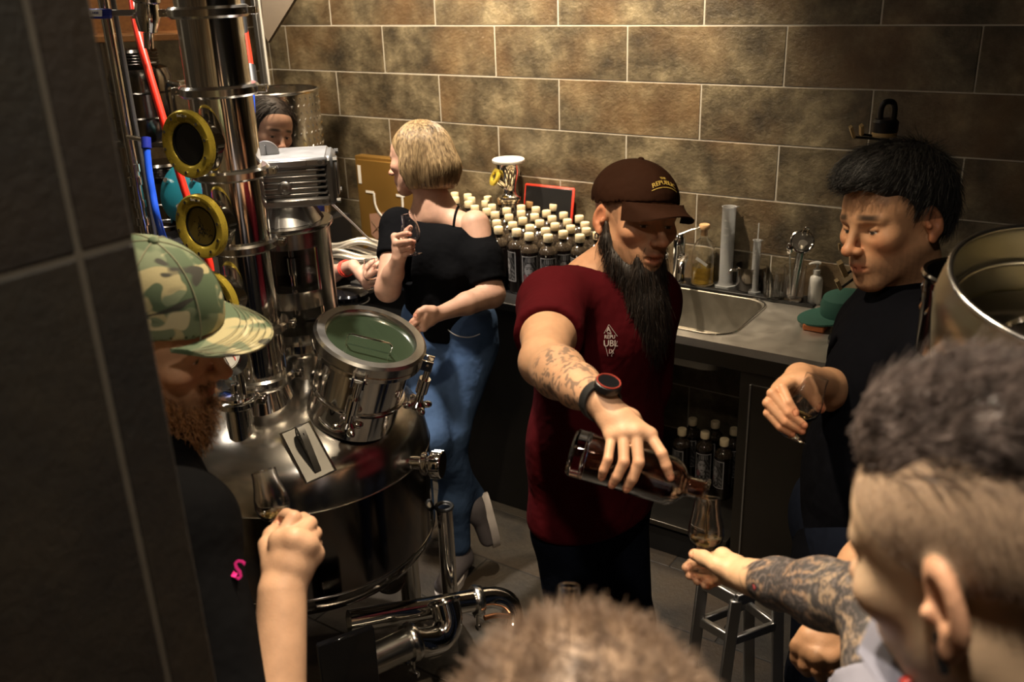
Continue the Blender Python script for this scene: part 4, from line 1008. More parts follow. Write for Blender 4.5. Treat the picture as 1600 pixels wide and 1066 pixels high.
mk('loop_handle', G().tube(smooth_path(lo_, 6), .0085, 10), 'black_plastic', tree)
def peg(a, b, r):
    mk('peg', G().tube([at(*a), at(*b)], r, 4), 'pale_wood', tree, smooth=False)
for (a, b, r) in (((1329, 198, 2.66), (1334, 214, 2.72), .006), ((1346, 196, 2.66), (1346, 210, 2.72), .007), ((1311, 381, 2.62), (1312, 391, 2.66), .004), ((1312, 410, 2.60), (1321, 430, 2.66), .010), ((1307, 438, 2.60), (1313, 451, 2.66), .007)):
    peg(a, b, r)
    p1 = at(*b); mk('peg_arm', G().tube([p1, A(rc[0], rc[1], p1[2]-.01)], .004, 6), 'black_plastic', tree)
# bottles stored under the sink
under = [(1090, 742), (1112, 712), (1125, 742), (1132, 700), (1096, 700), (1118, 668), (1132, 672), (1078, 725)]
for k, (px, py) in enumerate(under):
    z = .151
    p = onz(px, py, z+.246+.012); 
    o = copy_tree(proto); y_ = -.14-.085*(k % 4)*.9-.03*(k//4); 
    xx = ony(px, py, y_)[0]
    o.location = (max(SX0+.07, min(xb-.05, xb-.06-.085*(k % 4))), -.16-.1*(k//4)-.02*(k % 2), z); o.rotation_euler = (0, 0, random.uniform(-.5, .5))
    tag(o, 'dark capped bottle stored inside the open sink cabinet', 'bottle', 'bottles stored under the sink')

# ------------------------------------------------------------------ right edge: open keg and dark embossed drum on a rack
kc = at(1690, 452, 1.16); kr = .155; KA = nrm(ez-A(*CF[:2], 0)*.30); KM = frame(kc, KA, CR)[1]
rk = thing('pot_rack', (kc[0], kc[1]+.05, 0), 'black rack carrying the open steel pot at the right', 'rack')
pz = kc[2]-.21
mk('rack_plate', G().box(A(kc[0]+.14, kc[1]+.05, pz-.013), (.56, .34, .024), None, .003), 'black_plastic', rk)
for sx in (.0, .38):
    for sy in (-.08, .2): mk('upright', G().box(A(kc[0]+sx-.04+.03, kc[1]+sy, (pz-.026)/2), (.03, .03, pz-.026), None, .002), 'black_plastic', rk)
op = thing('open_steel_pot', (kc[0], kc[1], pz), 'wide open steel pot with a thick rolled rim at the right edge', 'pot')
k2 = 0.; kb = -.165
mk('pot_body', G().lathe([(0, kb), (kr*.80, kb), (kr*.92, kb+.015), (kr*1.02, k2-.075), (kr*1.05, k2-.045), (kr*1.03, k2-.018), (kr, k2-.006), (kr, k2), (kr*.975, k2+.002), (kr*.95, k2-.004), (kr*.94, k2-.05), (kr*.90, k2-.055), (kr*.88, kb+.02), (0, kb+.012)], (kc, KM), 80), 'olive_steel', op)
mk('rolled_rim', G().torus((kc+KA*.001, KM), kr*.985, .0045, 80, 10), 'steel', op)
mk('inner_ledge', G().torus((kc-KA*.05, KM), kr*.91, .004, 64, 8), 'steel', op)
mk('floating_lid', G().lathe([(0, k2-.085), (.03, k2-.083), (.034, k2-.088), (.06, k2-.09), (.064, k2-.084), (.07, k2-.09), (kr*.86, k2-.092)], (kc, KM), 64), 'dark_steel', op)
ec = at(1538, 427, 1.45)
fa = math.atan2(CAM[1]-ec[1], CAM[0]-ec[0])
ed = emb_drum('embossed_bin', ec[:2], .085, pz+.001 if ec[2]-.25 < pz else ec[2]-.25, ec[2], 'dark embossed steel bin behind the open pot', True, 'dark_steel', (fa-1.8, fa+1.8))
# ------------------------------------------------------------------ white coil and black appliance by the brass cabinet
wc = at(552, 405, 3.90)
coil = thing('foil_hose_coil', (wc[0], wc[1], wc[2]-.09), 'pale crinkled foil hose bundled beside the brass cabinet', 'hose')
for k in range(9):
    z = wc[2]+.062-.016*k; off = .02*math.sin(k*1.7); g = G()
    pts = [wc+CR*(x*.115+off)+CU*(z-wc[2]+.012*math.sin(3*x+k)+.016*(1-x*x)*(-1 if k > 4 else 1)*.4)-CF*(.05*(1-x*x)+.01*math.sin(k*2.1)) for x in np.linspace(-1, 1, 14)]
    mk('hose_turn', g.tube(pts, .010, 10), 'foil_white', coil)
ap = at(545, 462, 3.55)
apz = ap[2]
apl = thing('black_canister', (ap[0], ap[1], .9), 'black lidded canister below the foil hose', 'canister')
mk('canister', G().lathe([(0, .9005), (.072, .9005), (.075, .905), (.075, apz), (.078, apz+.004), (.078, apz+.012), (.07, apz+.02), (0, apz+.024)], fz(ap), 36), 'black_gloss', apl)
mk('canister_band', G().torus((A(ap[0], ap[1], apz-.02), VERT), .0755, .003, 36, 8), 'dark_alu', apl)
bxp = at(568, 440, 3.62); mk('paper_box', G().box(A(bxp[0], bxp[1], (bxp[2]+.9)/2), (.09, .06, max(.04, bxp[2]-.9)), None, .003), 'dark_paint', label='small dark carton standing below the foil hose', cat='box')
# step stool (aluminium) in the foreground gap
def bar(g, a, b, w_=.024, t_=.012):
    a, b = np.asarray(a), np.asarray(b); fr = frame((a+b)/2, b-a, CR); return g.box(A(0, 0, 0), (w_, t_, np.linalg.norm(b-a)), fr, .002)
stl = thing('aluminium_stool', (*at(1130, 980, 1.9)[:2], 0), 'bare aluminium folding step stool under the tattooed arm', 'stool')
S_ = lambda x, y, D: at(x, y, D)
tz = S_(1100, 912, 1.95)[2]
c00, c10, c11, c01 = onz(1098, 910, tz), onz(1150, 938, tz), onz(1216, 916, tz), onz(1170, 884, tz)
for a, b in ((c00, c10), (c10, c11), (c11, c01), (c01, c00)): mk('top_rail', bar(G(), a, b, .012, .03), 'aluminium', stl)
for c, dx in ((c00, -.5), (c10, -.5), (c11, .5), (c01, .5)):
    foot = A(c[0]+nrm(A(*CR[:2], 0))[0]*.10*dx, c[1]+nrm(A(*CR[:2], 0))[1]*.10*dx, .001); mk('leg', bar(G(), c, foot), 'aluminium', stl)
tz2 = tz-.10
d00, d10, d11, d01 = [A(c[0], c[1], tz2) for c in (c00, c10, c11, c01)]
for a, b in ((d00, d10), (d10, d11), (d11, d01), (d01, d00)): mk('lower_rail', bar(G(), a, b, .012, .022), 'aluminium', stl)
# ------------------------------------------------------------------ organic surfaces: distance fields + surface nets
class SDF:
    def __init__(s, lo, hi, h):
        s.lo = np.asarray(lo, float); s.h = h
        s.n = np.maximum(3, np.ceil((np.asarray(hi, float)-s.lo)/h).astype(int)+1)
        s.d = np.full(s.n, .5, np.float32)
        s.ax = [s.lo[i]+h*np.arange(s.n[i]) for i in range(3)]
    def _w(s, lo, hi):
        i0 = np.clip(np.floor((lo-s.lo)/s.h).astype(int), 0, s.n); i1 = np.clip(np.ceil((hi-s.lo)/s.h).astype(int)+1, 0, s.n)
        if np.any(i1 <= i0): return None
        sl = tuple(slice(a, b) for a, b in zip(i0, i1))
        return sl, [s.ax[0][sl[0]][:, None, None], s.ax[1][sl[1]][None, :, None], s.ax[2][sl[2]][None, None, :]]
    def _put(s, sl, d, k, mode):
        a = s.d[sl]; d = d.astype(np.float32)
        if mode == 'add':
            h = np.clip(.5+.5*(d-a)/k, 0, 1); s.d[sl] = d+(a-d)*h-k*h*(1-h)
        elif mode == 'sub':
            b = -d; h = np.clip(.5-.5*(b-a)/k, 0, 1); s.d[sl] = b+(a-b)*h+k*h*(1-h)
    def cap(s, a, b, ra, rb=None, k=.012, side=None, sc=1., mode='add'):
        a, b = np.asarray(a, float), np.asarray(b, float); rb = ra if rb is None else rb
        m = max(ra, rb)*max(1, sc)+k+2*s.h
        w = s._w(np.minimum(a, b)-m, np.maximum(a, b)+m)
        if w is None: return s
        sl, X = w; q = [X[i]-a[i] for i in range(3)]; v = b-a
        if side is not None:
            e = nrm(side); t = q[0]*e[0]+q[1]*e[1]+q[2]*e[2]; f = 1/sc-1
            q = [q[i]+t*e[i]*f for i in range(3)]; v = v+e*np.dot(v, e)*f
        L2 = v@v+1e-12
        t = np.clip((q[0]*v[0]+q[1]*v[1]+q[2]*v[2])/L2, 0, 1)
        d = np.sqrt((q[0]-t*v[0])**2+(q[1]-t*v[1])**2+(q[2]-t*v[2])**2)-(ra+(rb-ra)*t)
        s._put(sl, d, k, mode); return s
    def chain(s, pts, k=.01, mode='add'):
        """pts: (point, radius) list"""
        for (a, ra), (b, rb) in zip(pts[:-1], pts[1:]): s.cap(a, b, ra, rb, k, mode=mode)
        return s
    def ell(s, c, r, M=None, k=.01, mode='add'):
        c, r = np.asarray(c, float), np.asarray(r, float)
        m = r.max()+k+2*s.h if M is not None else r+k+2*s.h
        w = s._w(c-m, c+m)
        if w is None: return s
        sl, X = w; q = [X[i]-c[i] for i in range(3)]
        if M is not None: q = [q[0]*M[j][0]+q[1]*M[j][1]+q[2]*M[j][2] for j in range(3)]
        k0 = np.sqrt((q[0]/r[0])**2+(q[1]/r[1])**2+(q[2]/r[2])**2)+1e-6
        k1 = np.sqrt((q[0]/r[0]**2)**2+(q[1]/r[1]**2)**2+(q[2]/r[2]**2)**2)+1e-6
        s._put(sl, k0*(k0-1)/k1, k, mode); return s
    def cut(s, p, n, k=.004, c=None, rad=None):
        """remove the side the normal points to (optionally only near c)"""
        n = nrm(n)
        if c is None: sl = (slice(None),)*3; X = [s.ax[0][:, None, None], s.ax[1][None, :, None], s.ax[2][None, None, :]]
        else:
            w = s._w(np.asarray(c)-rad, np.asarray(c)+rad)
            if w is None: return s
            sl, X = w
        d = -((X[0]-p[0])*n[0]+(X[1]-p[1])*n[1]+(X[2]-p[2])*n[2])
        s._put(sl, d, k, 'sub'); return s
    def mesh(s):
        d = s.d; ins = d < 0; n = np.array(d.shape)
        c = np.zeros(n-1, np.uint8)
        for i in (0, 1):
            for j in (0, 1):
                for k in (0, 1): c += ins[i:n[0]-1+i, j:n[1]-1+j, k:n[2]-1+k]
        act = np.argwhere((c > 0) & (c < 8)); idx = np.full(n-1, -1, np.int64)
        idx[act[:, 0], act[:, 1], act[:, 2]] = np.arange(len(act))
        acc = np.zeros((len(act), 3)); cnt = np.zeros(len(act))
        cor = [(i, j, k) for i in (0, 1) for j in (0, 1) for k in (0, 1)]
        val = {q: d[act[:, 0]+q[0], act[:, 1]+q[1], act[:, 2]+q[2]].astype(float) for q in cor}
        for p in cor:
            for ax in range(3):
                if p[ax]: continue
                q = list(p); q[ax] = 1; q = tuple(q); a, b = val[p], val[q]; m = (a < 0) != (b < 0)
                t = np.where(m, a/np.where(m, a-b, 1), 0); pt = np.tile(np.array(p, float), (len(act), 1)); pt[:, ax] = t
                acc += pt*m[:, None]; cnt += m
        V = s.lo+s.h*(act+acc/np.maximum(cnt, 1)[:, None])
        Fs = []
        for ax in range(3):
            u, v = (ax+1) % 3, (ax+2) % 3
            sl0 = [slice(None)]*3; sl1 = [slice(None)]*3; sl0[ax] = slice(0, n[ax]-1); sl1[ax] = slice(1, n[ax])
            a, b = ins[tuple(sl0)], ins[tuple(sl1)]
            e = np.argwhere(a != b); e = e[(e[:, u] > 0) & (e[:, v] > 0) & (e[:, u] < n[u]-1) & (e[:, v] < n[v]-1)]
            if len(e) == 0: continue
            def gi(du, dv):
                x = e.copy(); x[:, u] -= du; x[:, v] -= dv; return idx[x[:, 0], x[:, 1], x[:, 2]]
            q = np.stack([gi(1, 1), gi(0, 1), gi(0, 0), gi(1, 0)], 1)
            flip = ~a[tuple(e.T)]; q[flip] = q[flip][:, ::-1]; Fs.append(q)
        F = np.vstack(Fs) if Fs else np.zeros((0, 4), int)
        F = F[(F >= 0).all(1)]
        return V, F
def vnormals(V, F):
    n = np.zeros_like(V); a, b, c, d = [V[F[:, i]] for i in range(4)]
    fn = np.cross(c-a, d-b)
    for i in range(4): np.add.at(n, F[:, i], fn)
    return n/(np.linalg.norm(n, axis=1)[:, None]+1e-12)
def relax(V, F, it=1, lam=.5):
    for _ in range(it):
        acc = np.zeros_like(V); cnt = np.zeros(len(V))
        for i in range(4):
            j = (i+1) % 4
            np.add.at(acc, F[:, i], V[F[:, j]]); np.add.at(cnt, F[:, i], 1)
            np.add.at(acc, F[:, j], V[F[:, i]]); np.add.at(cnt, F[:, j], 1)
        V = V+lam*(acc/np.maximum(cnt, 1)[:, None]-V)
    return V
def bounds(pts, pad): 
    P = np.asarray(pts, float); return P.min(0)-pad, P.max(0)+pad
def merge(parts):
    V, F, C, n = [], [], [], 0
    for v, f, c in parts:
        V.append(v); F.append(np.asarray(f)+n); C.append(c); n += len(v)
    return np.vstack(V), np.vstack(F), np.vstack(C)
# noise for skin tone variation
def wob(P, f, seed=0):
    r = np.random.default_rng(seed); o = np.zeros(len(P))
    for i in range(5):
        k = r.normal(size=3); k = k/np.linalg.norm(k)*f*(.6+.35*i); o += np.sin(P@k+r.uniform(0, 6.28))/(1+.4*i)
    return o/2.6
def strands(P, r0, r1):
    """P (N,S,3) -> triangular tubes"""
    N_, S, _ = P.shape
    T = np.zeros_like(P); T[:, 1:-1] = P[:, 2:]-P[:, :-2]; T[:, 0] = P[:, 1]-P[:, 0]; T[:, -1] = P[:, -1]-P[:, -2]
    T /= np.linalg.norm(T, axis=2)[..., None]+1e-9
    ref = np.array([.3, .5, .81]); x = np.cross(T, ref); x /= np.linalg.norm(x, axis=2)[..., None]+1e-9; y = np.cross(T, x)
    R = np.linspace(r0, r1, S)[None, :, None]
    rings = [P+R*(math.cos(a)*x+math.sin(a)*y) for a in (0, 2.094, 4.189)]
    V = np.stack(rings, 2).reshape(-1, 3)
    base = (np.arange(N_)[:, None]*S+np.arange(S-1)[None])*3
    F = []
    for k in range(3):
        k2 = (k+1) % 3; F.append(np.stack([base+k, base+k2, base+3+k2, base+3+k], -1).reshape(-1, 4))
    return V, np.vstack(F)

# ------------------------------------------------------------------ skin and cloth materials
def skin_mat(name, rough=.5):
    m = pm(name, (.5, .3, .2), rough, spec=.35, sss=.06, bump=.10, bscale=330); nt = m.node_tree
    a = N(nt, 'ShaderNodeVertexColor'); a.layer_name = 'Col'
    nz = N(nt, 'ShaderNodeTexNoise'); nz.inputs['Scale'].default_value = 35; nz.inputs['Detail'].default_value = 4
    tc = N(nt, 'ShaderNodeTexCoord'); nt.links.new(tc.outputs['Object'], nz.inputs[0])
    mr = N(nt, 'ShaderNodeMapRange'); mr.inputs[3].default_value = .70; mr.inputs[4].default_value = 1.18; nt.links.new(nz.outputs[0], mr.inputs[0])
    mx = N(nt, 'ShaderNodeVectorMath', operation='MULTIPLY'); nt.links.new(a.outputs[0], mx.inputs[0]); nt.links.new(mr.outputs[0], mx.inputs[1])
    nt.links.new(mx.outputs[0], nt.nodes['Principled BSDF'].inputs['Base Color']); return m
skin_mat('skin')
def cloth(name, col, rough=.9, var=.18, sheen=.0, spec=.04):
    m = pm(name, col, rough, var=var, vscale=14, sheen=sheen, spec=spec, bump=.55, bscale=9); b = m.node_tree
    for n in b.nodes:
        if n.type == 'BUMP': n.inputs['Distance'].default_value = .03
    return m
cloth('maroon_cotton', (.052, .0040, .0062))
cloth('black_cotton', (.0032, .0032, .0036), sheen=0)
cloth('black_cotton_b', (.0030, .0032, .0048), sheen=0)
cloth('navy_denim', (.006, .008, .015), sheen=0)
cloth('blue_denim', (.045, .078, .15), var=.4)
cloth('grey_cotton', (.22, .22, .27))
cloth('navy_top', (.020, .022, .10))
cloth('brown_cap', (.022, .009, .005), .8, sheen=0)
pm('shoe_canvas', (.12, .105, .11), .8, var=.15, bump=.1); pm('shoe_rubber', (.62, .56, .52), .6, var=.1)
def hair_mat(name, c0, c1, rough=.38):
    m, nt, b = _new(name); L = nt.links
    tc = N(nt, 'ShaderNodeTexCoord'); nz = N(nt, 'ShaderNodeTexNoise'); nz.inputs['Scale'].default_value = 130; nz.inputs['Detail'].default_value = 3; mpp = N(nt, 'ShaderNodeMapping'); mpp.inputs['Scale'].default_value = (1, 1, .09); L.new(tc.outputs['Object'], mpp.inputs[0]); L.new(mpp.outputs[0], nz.inputs[0])
    mx = N(nt, 'ShaderNodeMix', data_type='RGBA'); mr = N(nt, 'ShaderNodeMapRange'); mr.inputs[1].default_value = .35; mr.inputs[2].default_value = .65; L.new(nz.outputs[0], mr.inputs[0]); L.new(mr.outputs[0], mx.inputs[0])
    mx.inputs[6].default_value = (*c0, 1); mx.inputs[7].default_value = (*c1, 1); L.new(mx.outputs[2], b.inputs['Base Color'])
    b.inputs['Roughness'].default_value = rough; b.inputs['Specular IOR Level'].default_value = .5
hair_mat('hair_black', (.004, .0034, .003), (.010, .008, .006), .6)
hair_mat('hair_darkbrown', (.009, .0055, .004), (.028, .016, .011), .6)
hair_mat('hair_ash', (.05, .036, .030), (.20, .155, .135), .4)
hair_mat('hair_clip', (.06, .036, .024), (.16, .10, .07), .5)
hair_mat('hair_brown', (.13, .082, .054), (.38, .26, .17), .5)
hair_mat('hair_blond', (.12, .072, .030), (.38, .26, .125), .38)
hair_mat('beard_brown', (.0055, .0034, .002), (.020, .011, .006), .6)
hair_mat('beard_ginger', (.10, .04, .012), (.36, .17, .06), .5)
def camo_mat():
    m, nt, b = _new('camouflage'); L = nt.links
    tc = N(nt, 'ShaderNodeTexCoord'); prev = None
    cols = [(.115, .145, .085), (.30, .265, .14), (.050, .080, .040), (.40, .36, .22), (.020, .020, .014)]
    for i, (c, th, sc) in enumerate(zip(cols[1:], (.55, .54, .64, .62), (11, 13, 17, 15))):
        mp = N(nt, 'ShaderNodeMapping'); mp.inputs['Location'].default_value = (3.1*i, 1.7*i, .9*i); mp.inputs['Scale'].default_value = (1, 1, 1.7); L.new(tc.outputs['Object'], mp.inputs[0])
        nz = N(nt, 'ShaderNodeTexNoise'); nz.inputs['Scale'].default_value = sc; nz.inputs['Detail'].default_value = 1.5; nz.inputs['Distortion'].default_value = .6; L.new(mp.outputs[0], nz.inputs[0])
        r = N(nt, 'ShaderNodeMapRange'); r.inputs[1].default_value = th-.012; r.inputs[2].default_value = th+.012; L.new(nz.outputs[0], r.inputs[0])
        mx = N(nt, 'ShaderNodeMix', data_type='RGBA'); L.new(r.outputs[0], mx.inputs[0]); mx.inputs[7].default_value = (*c, 1)
        if prev is None: mx.inputs[6].default_value = (*cols[0], 1)
        else: L.new(prev, mx.inputs[6])
        prev = mx.outputs[2]
    L.new(prev, b.inputs['Base Color']); b.inputs['Roughness'].default_value = .8
    wv = N(nt, 'ShaderNodeTexNoise'); wv.inputs['Scale'].default_value = 700; L.new(tc.outputs['Object'], wv.inputs[0])
    bp = N(nt, 'ShaderNodeBump'); bp.inputs['Strength'].default_value = .25; bp.inputs['Distance'].default_value = .002; L.new(wv.outputs[0], bp.inputs['Height']); L.new(bp.outputs[0], b.inputs['Normal'])
camo_mat()

# ------------------------------------------------------------------ head: local frame x = person's right, y = face, z = up
def head_frame(c, fwd, up):
    f = nrm(fwd); u = nrm(np.asarray(up)-f*np.dot(up, f)); r = np.cross(f, u)
    return np.asarray(c, float), np.stack([r, f, u])
def to_local(hf, p): return hf[1] @ (np.asarray(p, float)-hf[0])
def to_world(hf, V): return np.asarray(V) @ hf[1] + hf[0]
SKIN = A(.46, .255, .155)
def build_head(hf, neck_base, h=.0022, male=True, skin=SKIN, sc=1., lid=.4, mouth=0., neck_r=.056, shoulders=(), brow=(.05, .03, .02), stub=None, shave=None, sh_r=.045):
    """returns (V, F, C) in world coordinates"""
    nb = to_local(hf, neck_base)/sc
    ext = [to_local(hf, p)/sc for p in shoulders]
    lo, hi = bounds([(-.10, -.13, -.14), (.10, .14, .14), nb]+ext, .03)
    lo = np.minimum(lo, nb-.07)
    s = SDF(lo, np.maximum(hi, nb+.07), h)
    s.ell((0, -.018, .034), (.0765, .097, .084), k=.02)                 # cranium
    s.ell((0, .040, .028), (.063, .048, .056), k=.03)                   # forehead
    s.ell((0, .030, -.035), (.060, .060, .072), k=.03)                  # mid face
    jw = .054 if male else .049
    for q in (-1, 1):
        s.cap((q*jw, -.004, -.05), (q*.017, .070, -.098), .017, .015, .03)   # jaw
        s.ell((q*.043, .062, -.020), (.023, .022, .020), k=.02)          # cheekbone
        s.cap((q*.010, .0870, .021), (q*.046, .072, .019), .0090, .0075, .012)   # brow ridge
    s.ell((0, .074, -.099), (.020, .017, .016), k=.025)                 # chin
    s.ell((0, .066, -.062), (.036, .034, .028), k=.02)                  # muzzle
    for q in (-1, 1): s.ell((q*.0315, .094, -.001), (.0175, .016, .0115), k=.012, mode='sub')   # sockets
    s.cap((0, .090, .012), (0, .113, -.028), .0070, .0098, .010)        # nose bridge
    s.ell((0, .1165, -.031), (.0112, .0105, .0098), k=.008)
    for q in (-1, 1):
        s.ell((q*.0125, .1035, -.0345), (.0082, .0105, .0078), k=.006)
        s.ell((q*.0068, .108, -.0425), (.0040, .0058, .0035), k=.004, mode='sub')
    # mouth
    op = .004*mouth
    s.cap((-.021, .0895, -.064), (0, .0985, -.0605), .0042, .0056, .006); s.cap((.021, .0895, -.064), (0, .0985, -.0605), .0042, .0056, .006)
    s.cap((-.019, .0885, -.071-op), (0, .0965, -.0735-op), .0045, .0066, .006); s.cap((.019, .0885, -.071-op), (0, .0965, -.0735-op), .0045, .0066, .006)
    s.cap((-.022, .0965, -.0672-op*.5), (.022, .0965, -.0672-op*.5), .0014+op*.5, k=.003, mode='sub')
    s.cap((0, .1045, -.0672-op*.5), (0, .098, -.0672-op*.5), .0018+op*.7, k=.003, mode='sub')
    # eyes and lids
    for q in (-1, 1):
        e = A(q*.0315, .0715, -.0015); s.ell(e, (.0122,)*3, k=.002)
        zl = e[2]+.0068-.0095*lid
        for dz_ in (0, .0035, .007): s.cap(A(e[0]-.0095, .0795-dz_*.35, zl+.0028+dz_), A(e[0]+.0095, .0795-dz_*.35, zl+.0028+dz_), .0034, k=.002)
        s.cap(A(e[0]-.0095, .0785, e[2]-.0082), A(e[0]+.0095, .0785, e[2]-.0082), .0036, k=.004)
    # ears
    for q in (-1, 1):
        Me = np.stack([nrm(A(1, q*.45, 0)), nrm(A(-q*.45, 1, -.22)), nrm(A(0, .22, 1))])
        c = A(q*.0805, -.014, -.004)
        s.ell(c, (.0085, .0175, .031), Me, k=.008)
        s.ell(c+A(q*.008, .004, .003), (.008, .0095, .017), Me, k=.004, mode='sub')
        s.ell(c+A(q*.0015, .006, -.030), (.006, .0085, .010), k=.008)
        s.ell(c+A(q*.003, .013, -.006), (.005, .005, .006), k=.004)
    # neck
    s.chain([((0, -.022, -.045), neck_r*.97), ((0, -.022, -.09), neck_r*.95), (nb*.55+A(0, -.03, -.10)*.45, neck_r), (nb, neck_r*1.12)], k=.03)
    if len(ext) == 2:
        for e in ext: s.cap(nb+A(0, 0, -.02), e-A(0, 0, .02), .042, sh_r, k=.05)
        s.cap(nb, nb*1.2, .055, .06, k=.05)
    V, F = s.mesh(); V = relax(V, F, 1, .4)
    x, y, z = V.T; ax_ = abs(x)
    C = np.tile(skin, (len(V), 1))*(1+.05*wob(V, 60, 3))[:, None]
    def mixc(m, c):
        m = np.clip(m, 0, 1)[:, None]; C[:] = C*(1-m)+np.asarray(c)*m
    red = skin*A(1.02, .72, .66)
    mixc(.55*np.exp(-(((ax_-.045)/.022)**2+((z+.03)/.022)**2))*(y > .03), red)
    mixc(.7*np.exp(-((x/.016)**2+((z+.032)/.016)**2))*(y > .09), red)
    mixc(.8*(ax_ > .078)*(abs(z+.005) < .045), red)
    lipm = np.exp(-(((ax_)/.0215)**4+((z+.0665+op*.5)/(.0095+op))**4))*(y > .0865); mixc(.8*lipm, skin*A(.85, .46, .46))
    mixc(np.exp(-(((ax_-.031)/.020)**4+((z-.0255+.12*(ax_-.031))/.0058)**4))*(y > .055)*.95, brow)
    for q in (-1, 1):
        e = A(q*.0315, .0715, -.0015); zl = e[2]+.0068-.0095*lid; d = np.linalg.norm(V-e, axis=1); m = (d < .0128)*(y > .0775)*(z < zl)*(z > e[2]-.0062)
        mixc(m*1., (.55, .50, .45)); r = np.hypot(x-e[0], z-(zl-.004)); mixc(m*(r < .0058), (.035, .03, .025))
        mixc(np.exp(-(((x-e[0])/.0125)**4+((z-zl)/.0016)**2))*(y > .074)*.9, (.025, .016, .012))   # lash line
    if stub is not None:      # beard shadow along jaw, chin and lip: hair colour, not light
        m = ((z < -.045)*(y > -.02)*(ax_ < .075)*(z > -.125)*(1-lipm)*(1-.8*np.exp(-(((ax_-.036)/.02)**2+((z+.035)/.022)**2)))).astype(float)
        m *= np.clip((-.040-z)/.02, 0, 1)*np.clip((y+.02)/.03, 0, 1); m = np.maximum(m, .9*np.exp(-((x/.026)**2+((z+.053)/.006)**2))*(y > .08))
        mixc(m*stub[1]*(.75+.25*wob(V, 900, 5)), stub[0])
    if shave is not None:     # clipped scalp
        m = shave[1](V)*(.8+.2*wob(V, 700, 9)); mixc(m*shave[2], shave[0])
    return to_world((hf[0], hf[1]*1), V*sc), F, C, V
def limb(parts, h, k=.012, skin=SKIN, pad=.03, extra=None):
    """capsule soup -> (V,F,C); parts = list of chains of (point, radius)"""
    P = [p for ch in parts for p, r in ch]; lo, hi = bounds(P, max(r for ch in parts for p, r in ch)+pad*.5)
    s = SDF(lo, hi, h)
    for ch in parts: s.chain(ch, k)
    if extra: extra(s)
    V, F = s.mesh(); V = relax(V, F, 1, .4)
    C = np.tile(skin, (len(V), 1))*(1+.06*wob(V, 45, 2))[:, None]
    return V, F, C
def hand(wrist, mcps, fingers, thumb, h=.002, skin=SKIN, fr=.0088, arm=(), palm_r=.0125, nail=True, k=.006, sc=1., fk=.0024):
    """wrist (point, radius); mcps: 4 knuckles; fingers: 4 lists of following joints; thumb: list of joints from its base"""
    w, wr = wrist
    allp = [w]+list(mcps)+[p for f in fingers for p in f]+list(thumb)+[a for a, r in arm]
    lo, hi = bounds(allp, .05); s = SDF(lo, hi, h)
    fr *= sc
    if arm: s.chain(list(arm)+[(w, wr)], .02)
    for i, m in enumerate(mcps): s.cap(w+(m-w)*.12, m, wr*.62, palm_r*sc, .012)
    for a, b in zip(mcps[:-1], mcps[1:]): s.cap(a, b, palm_r*.9*sc, palm_r*.9*sc, .008); s.cap(a*.55+w*.45, b*.55+w*.45, palm_r*1.05*sc, palm_r*1.05*sc, .01)
    tips = []
    scl = (1.02, 1.05, 1.0, .86)
    for i, (m, f) in enumerate(zip(mcps, fingers)):
        r = fr*scl[i]; pts = [(m, r*1.14)]+[(p, r*(1.02-.06*j)) for j, p in enumerate(f)]; pts[-1] = (pts[-1][0], r*.80)
        for (a, ra), (b, rb) in zip(pts[:-1], pts[1:]): s.cap(a, b, ra, rb, fk)
        s.ell(m, (r*1.24,)*3, k=.004)
        tips.append((f[-1], f[-2]))
    if thumb:
        tr = [(thumb[0], .0165*sc), (thumb[1], .0125*sc)]+[(p, .0112*sc) for p in thumb[2:-1]]+[(thumb[-1], .0092*sc)]
        s.cap(w, thumb[0], wr*.6, .016*sc, .012)
        s.chain(tr, .006); tips.append((thumb[-1], thumb[-2]))
        s.cap(thumb[1]*.6+thumb[0]*.4, (mcps[0]+w)/2, .010*sc, .010*sc, .012)
    V, F = s.mesh(); V = relax(V, F, 1, .35)
    C = np.tile(skin, (len(V), 1))*(1+.06*wob(V, 70, 4))[:, None]
    red = skin*A(1.0, .68, .62); nailc = skin*A(1.22, .98, 1.0)
    cen = np.mean(list(mcps)+[w], axis=0)
    for m, f in zip(mcps, fingers):
        for p in f[:-1]:
            q = np.exp(-(np.linalg.norm(V-p, axis=1)/.011)**2)[:, None]*.35; C = C*(1-q)+red*q
    for t, d in tips:
        q = np.exp(-(np.linalg.norm(V-t, axis=1)/.013)**2)[:, None]*.5; C = C*(1-q)+red*q
        if nail:
            ax = nrm(t-d); up = (t-cen)-ax*np.dot(t-cen, ax); up = nrm(up)*.0 + nrm(-CF-ax*np.dot(-CF, ax))
            c = t+up*.0075*sc; q = (np.linalg.norm((V-c), axis=1) < .0056*sc)*(((V-t)@up) > .003*sc); C[q] = nailc; q = (np.abs(np.linalg.norm((V-c), axis=1)-.0064*sc) < .0009*sc)*(((V-t)@up) > .001*sc); C[q] = skin*A(.62, .42, .38)
    return V, F, C
def person(name_pt, label): return thing('person', (name_pt[0], name_pt[1], 0), label, 'person')
def body(t, parts, mat='skin'):
    V, F, C = merge(parts); return mk('body', (V, F), mat, t, ang=None, attr={'Col': C})
def garment(name, t, mat, s, **kw):
    V, F = s.mesh(); V = relax(V, F, 2, .5); o = mk(name, (V, F), mat, t, ang=None, **kw); o['_'] = 0; del o['_']
    return o, V, F
def bvh_of(V, F): return BVHTree.FromPolygons([tuple(v) for v in V], [tuple(f) for f in np.asarray(F).tolist()])
